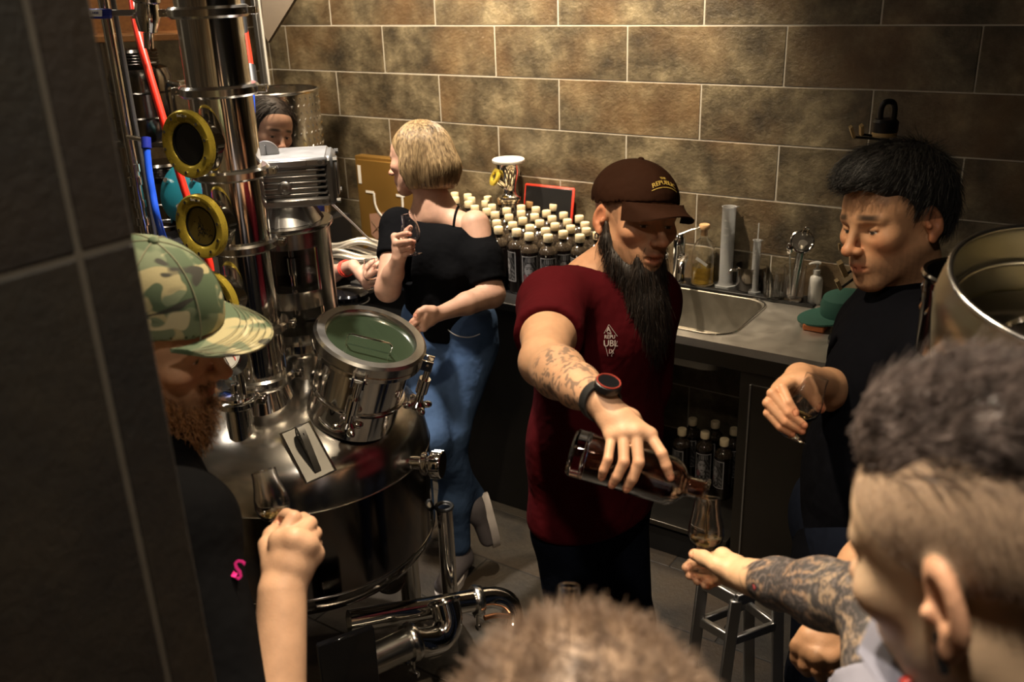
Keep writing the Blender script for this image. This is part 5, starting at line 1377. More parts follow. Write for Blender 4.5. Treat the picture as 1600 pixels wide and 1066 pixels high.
def decal(name, parent, g2, fr, bvh, mat, off=.0012, reach=.12):
    """flat lettering laid onto a surface: g2 verts (x, y, depth) in frame fr, dropped along -z of the frame"""
    V, F = g2; out = []
    for v in V:
        p = fr[0]+fr[1][0]*v[0]+fr[1][1]*v[1]+fr[1][2]*reach*.5
        hit = bvh.ray_cast(Vector(p), Vector(-fr[1][2]), reach*1.5)
        q = np.array(hit[0][:]) if hit[0] is not None else fr[0]+fr[1][0]*v[0]+fr[1][1]*v[1]
        out.append(q+fr[1][2]*(off+v[2]))
    return mk(name, (np.array(out), F), mat, parent, smooth=False)
# tulip tasting glass, local axis z from the foot
def tasting_glass(foot, axis, s, label, fill=0., group='tulip tasting glasses'):
    fr = frame(foot, axis); t = thing('tasting_glass', foot, label, 'glass', group)
    o = [(0, 0), (.026, 0), (.028, .001), (.027, .003), (.008, .007), (.0048, .012), (.0045, .030), (.008, .036), (.020, .042), (.0285, .053), (.0318, .066), (.0300, .082), (.0255, .100), (.0225, .118), (.0222, .130)]
    i = [(.0212, .130), (.0214, .118), (.0243, .100), (.0288, .082), (.0305, .066), (.0272, .054), (.0185, .0445), (.006, .0405), (0, .040)]
    mk('glass_wall', G().lathe([(r*s, z*s) for r, z in o+i], fr, 40), 'thin_glass', t)
    mk('glass_rim', G().torus((fr[0]+fr[1][2]*.130*s, fr[1]), .0217*s, .0008*s, 40, 6), 'thin_glass', t)
    if fill:
        zf = .0405+fill; pr = [(0, .0409)]
        for r, z in [(.006, .0412), (.0182, .0452), (.0269, .0546), (.0302, .0662), (.0285, .0818)]:
            if z < zf: pr.append((r, z))
        last = pr[-1]; pr += [(last[0]+.0015, zf), (0, zf)]
        mk('spirit', G().lathe([(r*s*.985, z*s) for r, z in pr], fr, 32), 'whisky', t)
    return t
def Ls(*p): return [round(float(np.linalg.norm(np.asarray(a)-np.asarray(b))), 3) for a, b in zip(p[:-1], p[1:])]
def legs(s, hipR, hipL, kR, kL, aR, aL, r=(.092, .062, .045)):
    for hp, kn, an in ((hipR, kR, aR), (hipL, kL, aL)): s.chain([(hp, r[0]), (kn, r[1]), (an, r[2])], .04)
def shoe(name, t, heel, toe, up, mat='black_rubber', sole='black_plastic', w=.042):
    f = nrm(toe-heel); u = nrm(up-f*np.dot(up, f)); sd = np.cross(f, u); L = np.linalg.norm(toe-heel)
    s = SDF(*bounds([heel, toe, heel+u*.1], .08), .006)
    s.cap(heel+f*.03+u*.045, heel+f*.06+u*.05, .040, .040, .02); s.cap(heel+f*.03+u*.04, toe-f*.04+u*.028, .036, .030, .02, sd, 1.15); s.cap(heel+f*.035+u*.04, heel+f*.035+u*.10, .038, .036, .02)
    s.cut(heel+u*.012, -u, .003)
    o, V, F = garment(name, t, mat, s)
    g = G(); P = []
    for a in np.linspace(0, 2*math.pi, 28, endpoint=False):
        c_, s_ = math.cos(a), math.sin(a); x = L*.5+(L*.5+.004)*c_; yv = w*s_*(1 if c_ > 0 else .86); P.append((x, yv))
    g.prism(P, -.012, .016, (heel, np.stack([f, np.cross(u, f), u])))
    mk('sole', g, sole, o)
    return o
def local_strands(t, name, hf, roots, nrmls, mat, length, grav, n_seg=5, r=.0006, jitter=.25, seed=1, flow=None, curl=0, down=A(0, 0, -1), sc=1, kind=None):
    """strands grown in world space from roots; flow(P,N)->direction field (world)"""
    rg = np.random.default_rng(seed); N_ = len(roots); P = np.zeros((N_, n_seg, 3)); P[:, 0] = roots
    d = nrmls if flow is None else flow(roots, nrmls)
    d = d+rg.normal(0, jitter, d.shape); d /= np.linalg.norm(d, axis=1)[:, None]
    L = (length(rg, N_) if callable(length) else np.full(N_, length))/(n_seg-1)
    ph = rg.uniform(0, 6.28, N_)
    for i in range(1, n_seg):
        P[:, i] = P[:, i-1]+d*L[:, None]
        d = d+grav*np.asarray(down)+(curl*np.stack([np.cos(ph+i*1.9), np.sin(ph+i*1.9), np.cos(ph*1.7+i*1.3)], 1) if curl else 0)
        d /= np.linalg.norm(d, axis=1)[:, None]
    V, F = strands(P, r, r*.35)
    return mk(name, (V, F), mat, t, ang=None)
def pick(V, Nn, mask, n, seed=0, jit=.002):
    rg = np.random.default_rng(seed); ids = np.flatnonzero(mask); k = rg.choice(ids, n, replace=len(ids) < n)
    return V[k]+rg.normal(0, jit, (n, 3)), Nn[k]
def visor(name, parent, hf, mat, y0, z0, w, reach, drop, curve, th=.003, sc=1.):
    nu, nv = 20, 8; top = []
    for j in range(nv+1):
        for i in range(nu+1):
            u = -1+2*i/nu; v = j/nv; prof_ = math.sqrt(max(0, 1-abs(u)**2.6))
            x = w*u*(1-.04*v); y = y0*math.sqrt(max(0, 1-(.80*u)**2))+reach*v*prof_; z = z0-drop*v-curve*u*u*(.15+.85*v)
            top.append((x, y, z))
    top = np.array(top)*sc; bot = top-A(0, 0, th)
    V = np.vstack([top, bot]); n = len(top); F = []
    for j in range(nv):
        for i in range(nu):
            a = j*(nu+1)+i; q = (a, a+1, a+nu+2, a+nu+1); F.append(q); F.append(tuple(n+k for k in q[::-1]))
    edge = [i for i in range(nu+1)]+[j*(nu+1)+nu for j in range(1, nv+1)]+[nv*(nu+1)+i for i in range(nu-1, -1, -1)]+[j*(nu+1) for j in range(nv-1, 0, -1)]
    for a, b in zip(edge, edge[1:]+edge[:1]): F.append((b, a, n+a, n+b))
    return mk(name, (to_world(hf, V), F), mat, parent), to_world(hf, top)

# ================================================================== the bearded man who pours
B = {}
fB = head_frame((0, 0, 0), cdir(.44, -.30, .84), cdir(.12, .94, .27))
earB = at(937, 345, 2.02); HB = (earB - fB[1].T @ A(.0805, -.014, -.012), fB[1])
nbB = at(925, 448, 2.12)
shR, shL = at(866, 474, 2.00), at(1012, 466, 2.24)
pel = at(925, 792, 2.24)
chest = (shR+shL)/2*.72+pel*.28
sideB = nrm(shL-shR); sideB = nrm(A(sideB[0], sideB[1], 0))
elR, wrR = at(850, 566, 1.73), at(936, 626, 1.51)
print('B', 'head', HB[0], 'sh', Ls(shR, shL), 'arm', Ls(shR, elR, wrR), 'z', shR[2], pel[2])
bt = person(pel, 'bearded man in a maroon shirt and brown cap pouring from a bottle')
skB = A(.47, .27, .16)
hv, hF, hC, hL = build_head(HB, nbB, h=.0023, skin=skB*A(1, .93, .9), lid=.62, mouth=1.1, shoulders=(shR*.5+nbB*.5, shL*.5+nbB*.5), stub=((.10, .055, .03), .75), shave=((.16, .095, .06), lambda V: ((V[:, 2] > .012-.9*np.clip(V[:, 1]-.01, -.1, .05))*(V[:, 1] < .035)*(abs(V[:, 0]) < .078)*(V[:, 2] > -.07)).astype(float), .55))
mcp = [at(1015, 680, 1.468), at(994, 676, 1.466), at(974, 677, 1.468), at(956, 681, 1.474)]
fing = [[at(1034, 709, 1.447), at(1041, 728, 1.446), at(1047, 746, 1.450)], [at(998, 723, 1.443), at(988, 748, 1.447), at(979, 764, 1.456)], [at(975, 722, 1.443), at(964, 745, 1.447), at(956, 758, 1.456)], [at(950, 718, 1.446), at(943, 735, 1.448), at(940, 747, 1.456)]]
thb = [at(985, 655, 1.51), at(1010, 690, 1.535), at(1012, 715, 1.56), at(1005, 735, 1.57)]
hnd = hand((wrR, .028), mcp, fing, thb, h=.0023, skin=skB*1.05, fr=.0086, arm=[(elR, .044), (elR*.7+wrR*.3, .045), (elR*.35+wrR*.65, .036)], palm_r=.0118)
# tattooed forearm: inked swirls as skin colour
V, F, C = hnd
ax_ = nrm(wrR-elR); tt = (V-elR)@ax_/np.linalg.norm(wrR-elR)
sw_ = np.sin(wob(V, 120, 11)*8)+.8*np.sin(wob(V, 260, 12)*7)
m = np.clip((sw_-.15)*2.5, 0, 1)*(tt > .22)*(tt < 1.02)*np.clip((tt-.22)*8, 0, 1); m = np.clip(m, 0, 1)[:, None]*.68
hnd = (V, F, C*(1-m)+A(.075, .066, .060)*m)
upper = limb([[(shR, .058), (shR*.45+elR*.55, .054), (elR, .044)], [(elR, .044), (elR*.6+wrR*.4, .044)]], .0035, .02, skB*1.05)
body(bt, [(hv, hF, hC), hnd, upper])
# shirt
s = SDF(*bounds([shR, shL, pel-A(0, 0, .14), elR], .22), .0062)
hem = pel+A(0, 0, .012)
fwdB = nrm(np.cross(sideB, ez)) if np.dot(np.cross(sideB, ez), cdir(.8, 0, .5)) > 0 else -nrm(np.cross(sideB, ez))
s.cap(hem, pel*.5+chest*.5, .126, .120, .06, sideB, 1.46)
s.cap(pel*.5+chest*.5, chest+ez*.06, .120, .125, .06, sideB, 1.42)
s.cap(shR+ez*-.01, shL+ez*-.01, .064, .064, .07)
s.cap(nbB-ez*.03, chest+ez*.06, .085, .10, .07); s.cap(nbB-ez*.02, shR, .06, .06, .06); s.cap(nbB-ez*.02, shL, .06, .06, .06)
slv = shR*.40+elR*.60
s.chain([(shR, .074), (slv, .070)], .03)
s.cap(shL, shL+A(.02, -.05, -.2), .072, .068, .03)
s.cut(slv+(elR-shR)*.02, elR-shR, .004, slv, .1)
s.cut(hem-ez*.02, -ez, .004)
s.ell(nbB+ez*.05, (.066, .066, .05), k=.01, mode='sub')
sh_o, sV, sF = garment('t_shirt', bt, 'maroon_cotton', s)
bvB = bvh_of(sV, sF)
fe = frame(at(949, 534, 2.0), cdir(.35, .1, .9), CR); ey_ = nrm(CU-fe[1][2]*np.dot(CU, fe[1][2])); fe = (fe[0], np.stack([np.cross(ey_, fe[1][2]), ey_, fe[1][2]]))
rowz = [('A', .030, .020), ('THE', .020, .008), ('REPU', .0105, .015), ('UBL', -.007, .026), ('IX', -.028, .018), ("'", -.043, .012)]
for tx_, yy, sz in rowz:
    V, F = text_geo(tx_, sz*.74, .0003); V[:, 1] += yy*.80; V[:, 0] += yy*-.14; decal('chest_emblem', sh_o, (V, F), fe, bvB, 'emblem_white', .0015, .3)
for (x0, y0, x1, y1) in ((-.004, .044, .022, .012), (-.004, .044, -.020, .020), (.022, .0, .006, -.04), (-.020, 0, -.004, -.04)):
    n_ = 8; pts = [(.74*(x0+(x1-x0)*i/n_), .80*(y0+(y1-y0)*i/n_)) for i in range(n_+1)]; w_ = .0005; V, F = [], []
    for (a, b) in pts: V += [(a-w_, b, 0), (a+w_, b, 0)]
    for i in range(n_): F.append((2*i, 2*i+1, 2*i+3, 2*i+2))
    decal('emblem_line', sh_o, (np.array(V, float), F), fe, bvB, 'emblem_white', .0015, .3)
# trousers and shoes
hp = [pel-sideB*.080-ez*.04, pel+sideB*.080-ez*.04]
an = [A(hp[0][0]+.03, hp[0][1]-.03, .10), A(hp[1][0], hp[1][1]+.05, .10)]
kn = [(hp[0]+an[0])/2+fwdB*.03, (hp[1]+an[1])/2+fwdB*.03]
s = SDF(*bounds(hp+an+kn, .16), .008); s.cap(hp[0]+ez*.03, hp[1]+ez*.03, .086, .086, .04); legs(s, hp[0], hp[1], kn[0], kn[1], an[0], an[1], (.086, .070, .058)); s.cut(A(0, 0, .085), -ez)
garment('trousers', bt, 'navy_denim', s)
for a in an: shoe('shoe', bt, A(a[0], a[1], .013)-fwdB*.07, A(a[0], a[1], .013)+fwdB*.19, ez)
# cap
def crown_cap(t, hf, mat, c, r, tilt_z, h=.004, name='cap', low=0):
    s = SDF(A(-.11, -.14, -.02), A(.11, .14, .2), h); s.ell(c, r, k=.01); s.ell(A(*c)-A(0, 0, .012), A(*r)-.004, k=.004, mode='sub')
    s.cut(A(0, 0, tilt_z), A(0, low, -1), .003); V, F = s.mesh(); V = relax(V, F, 2, .5)
    return mk(name, (to_world(hf, V), F), mat, t, ang=None), to_world(hf, V), F
cpB, cV, cF = crown_cap(bt, HB, 'brown_cap', (0, -.012, .040), (.0900, .112, .087), .026, low=.24)
vo, vt = visor('visor', cpB, HB, 'brown_cap', .099, .048, .080, .070, .012, .030)
mk('cap_button', G().ell(to_world(HB, A(0, -.012, .127)), (.007, .007, .004), (A(0, 0, 0), HB[1]), 12, 8), 'brown_cap', cpB)
mk('earring', G().torus((to_world(HB, A(.0865, -.008, -.044)), np.stack([HB[1][1], HB[1][2], HB[1][0]])), .0062, .0018, 20, 8), 'chrome', bt)
bvC = bvh_of(cV, cF)
fcap = frame(to_world(HB, A(-.004, .080, .086)), HB[1].T @ nrm(A(-.05, .74, .66)))
yy_ = nrm(HB[1][2]-fcap[1][2]*np.dot(HB[1][2], fcap[1][2])); fcap = (fcap[0], np.stack([np.cross(yy_, fcap[1][2]), yy_, fcap[1][2]]))
for tx_, x_, y_, sz in (('THE', 0, .014, .008), ('REPUBLIC', 0, .003, .0145)):
    V, F = text_geo(tx_, sz, .0004); V[:, 0] += x_; V[:, 1] += y_-7*V[:, 0]**2; decal('cap_lettering', cpB, (V, F), fcap, bvC, 'gold_thread', .0015, .2)
for sgn in (0,):
    V, F = [], []
    for i in range(21):
        x = -.034+.068*i/20; y = -.008-7*x*x*.6; V += [(x, y-.0008, 0), (x, y+.0008, 0)]
    F = [(2*i, 2*i+2, 2*i+3, 2*i+1) for i in range(20)]; decal('cap_piping', cpB, (np.array(V), F), fcap, bvC, 'gold_thread', .0015, .2)
# beard
dl = HB[1] @ nrm(A(0, 0, -1)+.10*CR)
s = SDF(A(-.09, -.06, -.36), A(.09, .14, .02), .0045)
for q in (-1, 1): s.chain([((q*.074, .002, -.012), .006), ((q*.068, .008, -.050), .011), ((q*.050, .028, -.088), .018), ((q*.02, .064, -.114), .022)], .015); s.chain([((q*.026, .084, -.053), .0035), ((q*.031, .078, -.075), .006), ((q*.020, .080, -.10), .013)], .010)
ch_ = A(0, .062, -.112)
s.chain([(ch_, .032), (ch_+dl*.06, .042), (ch_+dl*.12, .038), (ch_+dl*.18, .018)], .03)
s.cap(A(-.024, .0885, -.051), A(.024, .0885, -.051), .0035, k=.006)
s.cap(A(-.017, .105, -.069), A(.017, .105, -.069), .0085, k=.006, mode='sub')
V, F = s.mesh(); V = relax(V, F, 2, .5); Nn = vnormals(V, F)
br = mk('beard', (to_world(HB, V), F), 'beard_brown', bt, ang=None)
R_, N_ = pick(V, Nn, V[:, 2] < -.02, 5200, 3)
local_strands(br, 'beard_strands', HB, to_world(HB, R_), N_ @ HB[1], 'beard_brown', lambda rg, n: rg.uniform(.018, .045, n), .35, 5, .0006, .2, 4, flow=lambda P, N: N*.25+A(0, 0, -.9))
# watch
wa = nrm(mcp[1]-elR); wc_ = wrR+wa*.004; fwz = frame(wc_, wrR-elR, CU)
wt = mk('wristwatch', G().lathe([(.0305, -.011), (.0335, -.011), (.0335, .011), (.0305, .011), (.0305, -.011)], fwz, 40), 'black_rubber', bt)
wn = cdir(.18, .82, .55); wcc = wc_+wn*.0335+CR*.004; fwf = frame(wcc, wn, CR)
mk('watch_case', G().lathe([(0, -.006), (.0215, -.006), (.0225, 0), (.0215, .006), (.018, .0075)], fwf, 36), 'black_plastic', wt)
mk('watch_glass', G().lathe([(0, .0078), (.0185, .0078)], fwf, 32), 'black_gloss', wt)
mk('watch_bezel', G().torus((wcc+wn*.0078, fwf[1]), .0190, .0014, 36, 6), 'red_bezel', wt)
# bottle in his hand, tilted over the glass
pb0, pb1 = at(893, 706, 1.515), at(1106, 769, 1.475)
pax = nrm(pb1-pb0); Lb = np.linalg.norm(pb1-pb0); print('bottle', Lb)
fpb = frame(pb0, pax); bt2 = thing('pouring_bottle', pb0, 'dark spirit bottle tilted over a tasting glass in the bearded man\'s hand', 'bottle')
rb = .0395; nb_ = Lb
mk('glass_wall', G().lathe([(0, .004), (.02, 0), (rb-.004, 0), (rb, .004), (rb, Lb-.062), (rb-.004, Lb-.050), (rb-.012, Lb-.042), (.019, Lb-.036), (.0165, Lb-.030), (.0165, Lb-.008), (.020, Lb-.005), (.020, Lb), (.0135, Lb), (.0135, Lb-.034), (.026, Lb-.046), (rb-.005, Lb-.064), (rb-.005, .028), (0, .022)], fpb, 48), 'glass', bt2)
mk('spirit', G().lathe([(0, .0225), (rb-.0054, .0285), (rb-.0054, Lb-.065), (.0255, Lb-.047), (.013, Lb-.035), (.013, Lb-.004), (0, Lb-.004)], fpb, 40), 'bottle_spirit', bt2)
mk('base_rings', G().torus((fpb[0]+pax*.022, fpb[1]), rb+.0002, .0014, 44, 6), 'glass', bt2)
# tulip glass under it and the stream
gt = at(1103, 790, 1.475)
gfoot = at(1101, 893, 1.475)
gax = nrm(at(1105, 776, 1.475)-gfoot)
sG = np.linalg.norm(at(1105, 778, 1.475)-gfoot)/.130; print('glass scale', sG)
tasting_glass(gfoot, gax, sG, 'tulip glass being filled under the tilted bottle', .020)
mk('spirit_stream', G().tube(smooth_path([pb1-pax*.004-ez*.012, pb1+pax*.004-ez*.022, at(1105, 800, 1.475), at(1104, 842, 1.475)], 5), [.004, .0038]+[.0035]*14, 10) if False else G().tube(smooth_path([pb1-pax*.004-ez*.010, pb1+pax*.003-ez*.022, at(1105, 806, 1.475), at(1104, 845, 1.475)], 5), .0035, 10), 'clear_stream', label='thin stream of spirit falling from the tilted bottle', cat='liquid')

# ================================================================== the dark haired man with a glass
SD = 1.02
fD = head_frame((0, 0, 0), cdir(-.90, -.29, .33), cdir(-.14, .96, .22))
HD = (at(1396, 343, 1.79), fD[1])
def pjp(X): d = np.asarray(X)-CAM; return [round(float(800+FPX*(d@CR)/(d@CF))), round(float(533-FPX*(d@CU)/(d@CF))), round(float(d@CF), 2)]
print('D nose', pjp(to_world(HD, A(0, .126, -.031)*SD)), 'chin', pjp(to_world(HD, A(0, .08, -.115)*SD)), 'top', pjp(to_world(HD, A(0, 0, .118)*SD)))
print('B nose', pjp(to_world(HB, A(0, .126, -.031))), 'chin', pjp(to_world(HB, A(0, .08, -.115))), 'top', pjp(to_world(HB, A(0, 0, .118))))
nbD = at(1420, 466, 1.87)
dR, dL = at(1372, 515, 1.96), at(1478, 545, 1.66)
pelD = at(1345, 850, 1.88)
sideD = dL-dR; sideD = nrm(A(sideD[0], sideD[1], 0)); fwdD = np.cross(sideD, ez); fwdD = nrm(fwdD if np.dot(fwdD, cdir(-1, 0, .3)) > 0 else -fwdD)
wrD, elD = at(1250, 590, 1.645), at(1330, 622, 1.90)
wrD2, elD2 = at(1290, 978, 1.42), at(1420, 800, 1.40)
print('D', Ls(dR, dL), Ls(dR, elD, wrD), Ls(dL, elD2, wrD2), dR[2], pelD[2])
dt = person(pelD, 'dark haired man in a black T-shirt looking down at the pour')
skD = A(.47, .255, .138)
hv, hF, hC, hLD = build_head(HD, nbD, h=.0023, skin=skD, sc=SD, lid=.62, mouth=.15, shoulders=(dR*.5+nbD*.5, dL*.5+nbD*.5), stub=((.13, .075, .045), .62), brow=(.02, .012, .008), shave=((.02, .014, .010), lambda V: ((V[:, 2] > .0)*(V[:, 1] < .02)).astype(float), .8))
mcp = [at(1240, 596, 1.600), at(1226, 600, 1.605), at(1217, 609, 1.605), at(1213, 621, 1.60)]
fing = [[at(1222, 606, 1.565), at(1232, 629, 1.548), at(1243, 645, 1.545)], [at(1206, 615, 1.560), at(1231, 645, 1.545), at(1256, 665, 1.545)], [at(1199, 630, 1.558), at(1226, 659, 1.546), at(1253, 674, 1.550)], [at(1199, 646, 1.560), at(1218, 667, 1.552), at(1238, 679, 1.555)]]
thb = [at(1256, 598, 1.60), at(1266, 612, 1.60), at(1275, 626, 1.60), at(1282, 638, 1.595)]
h1 = hand((wrD, .027), mcp, fing, thb, .0023, skD*.95, .0082, fk=.0014, palm_r=.0115, arm=[(elD, .042), (elD*.5+wrD*.5, .036)])
mcp2 = [at(1262, 1020, 1.40), at(1278, 1028, 1.385), at(1297, 1027, 1.385), at(1312, 1018, 1.39)]
fing2 = [[at(1258, 1040, 1.40), at(1262, 1048, 1.42), at(1268, 1046, 1.44)], [at(1278, 1048, 1.385), at(1282, 1056, 1.41), at(1286, 1050, 1.43)], [at(1298, 1047, 1.385), at(1301, 1054, 1.41), at(1303, 1048, 1.43)], [at(1313, 1036, 1.392), at(1315, 1044, 1.41), at(1315, 1039, 1.43)]]
th2 = [at(1264, 995, 1.41), at(1248, 1012, 1.415), at(1247, 1028, 1.42), at(1252, 1040, 1.425)]
h2 = hand((wrD2, .029), mcp2, fing2, th2, .0026, skD*.92, .0098, arm=[(elD2, .045), (elD2*.5+wrD2*.5, .040)])
up1 = limb([[(dR, .055), (elD, .045), (elD*.6+wrD*.4, .041)]], .004, .02, skD); up2 = limb([[(dL, .055), (elD2, .047), (elD2*.6+wrD2*.4, .043)]], .004, .02, skD)
body(dt, [(hv, hF, hC), h1, h2, up1, up2])
s = SDF(*bounds([dR, dL, pelD-ez*.12, elD2], .22), .0066)
chD = (dR+dL)/2*.7+pelD*.3; hem = pelD-ez*.07
s.cap(hem, pelD*.5+chD*.5, .128, .125, .06, sideD, 1.30); s.cap(pelD*.5+chD*.5, chD+ez*.05, .125, .128, .06, sideD, 1.36)
s.cap(dR, dL, .072, .072, .07); s.cap(nbD-ez*.02, chD+ez*.05, .085, .10, .07); s.cap(nbD-ez*.02, dL, .06, .06, .06); s.cap(nbD-ez*.02, dR, .06, .06, .06)
sl1, sl2 = dR*.35+elD*.65, dL*.40+elD2*.60
s.chain([(dR, .070), (sl1, .064)], .03); s.chain([(dL, .074), (sl2, .070)], .03)
s.cut(sl1+(elD-dR)*.03, elD-dR, .004, sl1, .09); s.cut(sl2+(elD2-dL)*.03, elD2-dL, .004, sl2, .09); s.cut(hem-ez*.02, -ez, .004)
s.ell(nbD+ez*.06, (.066, .066, .05), k=.01, mode='sub')
garment('t_shirt', dt, 'black_cotton_b', s)
hp = [pelD-sideD*.09-ez*.03, pelD+sideD*.09-ez*.03]
an = [A(hp[0][0]+.05, hp[0][1]+.06, .10), A(hp[1][0]+.04, hp[1][1]-.04, .10)]
kn = [(hp[0]+an[0])/2+fwdD*.04, (hp[1]+an[1])/2+fwdD*.03]
s = SDF(*bounds(hp+an+kn, .17), .008); s.cap(hp[0]+ez*.05, hp[1]+ez*.05, .115, .115, .05); legs(s, hp[0], hp[1], kn[0], kn[1], an[0], an[1], (.10, .078, .06)); s.cut(A(0, 0, .085), -ez)
garment('trousers', dt, 'navy_denim', s)
for a in an: shoe('shoe', dt, A(a[0], a[1], .013)-fwdD*.07, A(a[0], a[1], .013)+fwdD*.19, ez)
# hair: volume plus combed strands
s = SDF(A(-.11, -.135, -.07), A(.11, .14, .17), .004)
s.ell((0, -.022, .050), (.084, .106, .090), k=.02); s.ell((0, .035, .092), (.066, .068, .048), k=.03); s.ell((.0, -.06, .02), (.076, .066, .085), k=.02)
s.ell((0, .095, .020), (.085, .060, .058), k=.012, mode='sub')
s.cut(A(0, .03, -.01), A(0, .75, -.6), .01); s.cut(A(0, -.05, -.055), A(0, .1, -1), .01)
for q in (-1, 1): s.ell((q*.088, .0, -.02), (.03, .03, .042), k=.008, mode='sub'); s.ell((q*.082, .062, .022), (.034, .040, .046), k=.010, mode='sub')
V, F = s.mesh(); V = relax(V, F, 3, .5); Nn = vnormals(V, F)
hr = mk('hair', (to_world(HD, V*SD), F), 'hair_black', dt, ang=None)
R_, N_ = pick(V, Nn, (V[:, 2] > -.04)*((V[:, 1] < .03)+(V[:, 2] > .075)), 5500, 5)
fd = HD[1].T
def flowD(P, N):
    y = (P-HD[0])@HD[1][1]; k_ = np.clip((y-.02)/.06, 0, 1)[:, None]
    d = (HD[1].T @ A(.10, .75, .10))*k_+(HD[1].T @ A(0, .55, -.5))*(1-k_)
    return d-N*np.sum(d*N, 1)[:, None]+N*.10
local_strands(hr, 'hair_strands', HD, to_world(HD, R_*SD), N_ @ HD[1], 'hair_black', lambda rg, n: rg.uniform(.02, .04, n), .14, 5, .0006, .10, 6, flow=flowD)
tasting_glass(at(1237, 684, 1.585), nrm(at(1275, 594, 1.57)-at(1237, 684, 1.585)), .87, 'tulip glass of whisky in the dark haired man\'s hand', .012)
# ================================================================== blond woman with her back to the wall of bottles
fW = head_frame((0, 0, 0), cdir(-.80, -.10, -.42), cdir(.06, .98, .16))
HW = (at(652, 247, 3.12), fW[1])
nbW = at(678, 322, 3.14)
wR, wL = at(622, 348, 3.16), at(742, 352, 3.06)
pelW = at(702, 525, 3.24)
sideW = wL-wR; sideW = nrm(A(sideW[0], sideW[1], 0))
elW, wrW = at(606, 452, 3.06), at(623, 404, 2.96)
elW2, wrW2 = at(768, 460, 3.02), at(688, 490, 2.88)
wt_ = person(pelW, 'blond woman in an off shoulder black top and jeans holding a glass')
skW = A(.47, .265, .175)
hv, hF, hC, _ = build_head(HW, nbW, h=.003, male=False, skin=skW, sc=.95, lid=.3, neck_r=.046, shoulders=(wR*.72+nbW*.28-ez*.012, wL*.80+nbW*.20-ez*.004), sh_r=.048)
mcp = [at(617, 370, 2.95), at(620, 380, 2.94), at(625, 390, 2.945), at(629, 399, 2.95)]
fing = [[at(630, 366, 2.915), at(636, 365, 2.90), at(641, 366, 2.90)], [at(634, 378, 2.905), at(641, 377, 2.895), at(647, 378, 2.90)], [at(637, 387, 2.91), at(642, 385, 2.90), at(646, 385, 2.905)], [at(638, 396, 2.92), at(643, 393, 2.91), at(646, 392, 2.915)]]
thb = [at(622, 385, 2.98), at(630, 370, 2.985), at(636, 362, 2.98), at(641, 356, 2.975)]
h1 = hand((wrW, .023), mcp, fing, thb, .0028, skW, .0085, arm=[(elW, .038), (elW*.5+wrW*.5, .032)], palm_r=.012)
mcp = [at(664, 492, 2.84), at(661, 499, 2.84), at(660, 506, 2.845), at(662, 512, 2.85)]
fing = [[at(652, 497, 2.83), at(645, 502, 2.83), at(640, 507, 2.835)], [at(649, 505, 2.83), at(643, 511, 2.83), at(639, 516, 2.835)], [at(649, 512, 2.84), at(644, 518, 2.84), at(641, 522, 2.845)], [at(653, 517, 2.85), at(648, 522, 2.85), at(646, 526, 2.855)]]
thb = [at(676, 486, 2.85), at(664, 484, 2.84), at(656, 488, 2.83), at(650, 493, 2.83)]
h2 = hand((wrW2, .023), mcp, fing, thb, .0028, skW*.9, .0085, arm=[(elW2, .040), (elW2*.5+wrW2*.5, .034)], palm_r=.012)
u1 = limb([[(wR, .046), (elW, .040), (elW*.6+wrW*.4, .036)]], .004, .02, skW); u2 = limb([[(wL, .050), (elW2, .042), (elW2*.6+wrW2*.4, .038)]], .004, .02, skW)
body(wt_, [(hv, hF, hC), h1, h2, u1, u2])
s = SDF(*bounds([wR, wL, pelW-ez*.04, elW, elW2], .17), .006)
chW = (wR+wL)/2*.66+pelW*.34; fwdW = nrm(np.cross(sideW, ez)); fwdW = fwdW if np.dot(fwdW, -CF) > 0 else -fwdW
s.cap(pelW+ez*.03, pelW*.5+chW*.5, .098, .096, .05, sideW, 1.32); s.cap(pelW*.5+chW*.5, chW+ez*.03, .098, .100, .05, sideW, 1.34)
for q in (-1, 1): s.ell(chW+sideW*q*.075+fwdW*.065-ez*.01, (.062, .062, .062), k=.04)
s.cap(wR-ez*.02, chW+ez*.04, .060, .085, .06); s.cap(wL-ez*.045, chW+ez*.02, .060, .085, .06)
sl1, sl2 = wR*.50+elW*.50, wL*.18+elW2*.82
s.chain([(wR-ez*.005, .056), (sl1, .056)], .03); s.chain([(wL-ez*.05, .056), (wL*.5+elW2*.5, .062), (sl2, .060)], .03)
s.cut(sl1+(elW-wR)*.04, elW-wR, .004, sl1, .08); s.cut(sl2+(elW2-wL)*.03, elW2-wL, .004, sl2, .085)
s.cut(pelW+ez*.005, -ez, .004)
# wide neckline that slips off the shoulder on the right of the picture
s.ell(nbW+ez*.02+sideW*.055+fwdW*.05, (.115, .10, .055), k=.012, mode='sub')
garment('off_shoulder_top', wt_, 'black_cotton', s)
bvW = bvh_of(np.vstack([hv, u2[0]]), np.vstack([hF, np.asarray(u2[1])+len(hv)])); pp = []
for p in smooth_path([at(727, 313, 3), at(719, 319, 3), at(713, 330, 3), at(710, 345, 3), at(709, 358, 3)], 6):
    hit = bvW.ray_cast(Vector(CAM), Vector(nrm(p-CAM)), 6)
    if hit[0] is not None: pp.append(np.array(hit[0][:])+np.array(hit[1][:])*.001)
if len(pp) > 3: mk('bra_strap', G().tube(pp, .0045, 8), 'black_cotton', wt_)
mk('finger_ring', G().torus(frame((fing[2][0]+mcp[2])/2, fing[2][0]-mcp[2]), .0095, .0015, 16, 6), 'chrome', wt_)
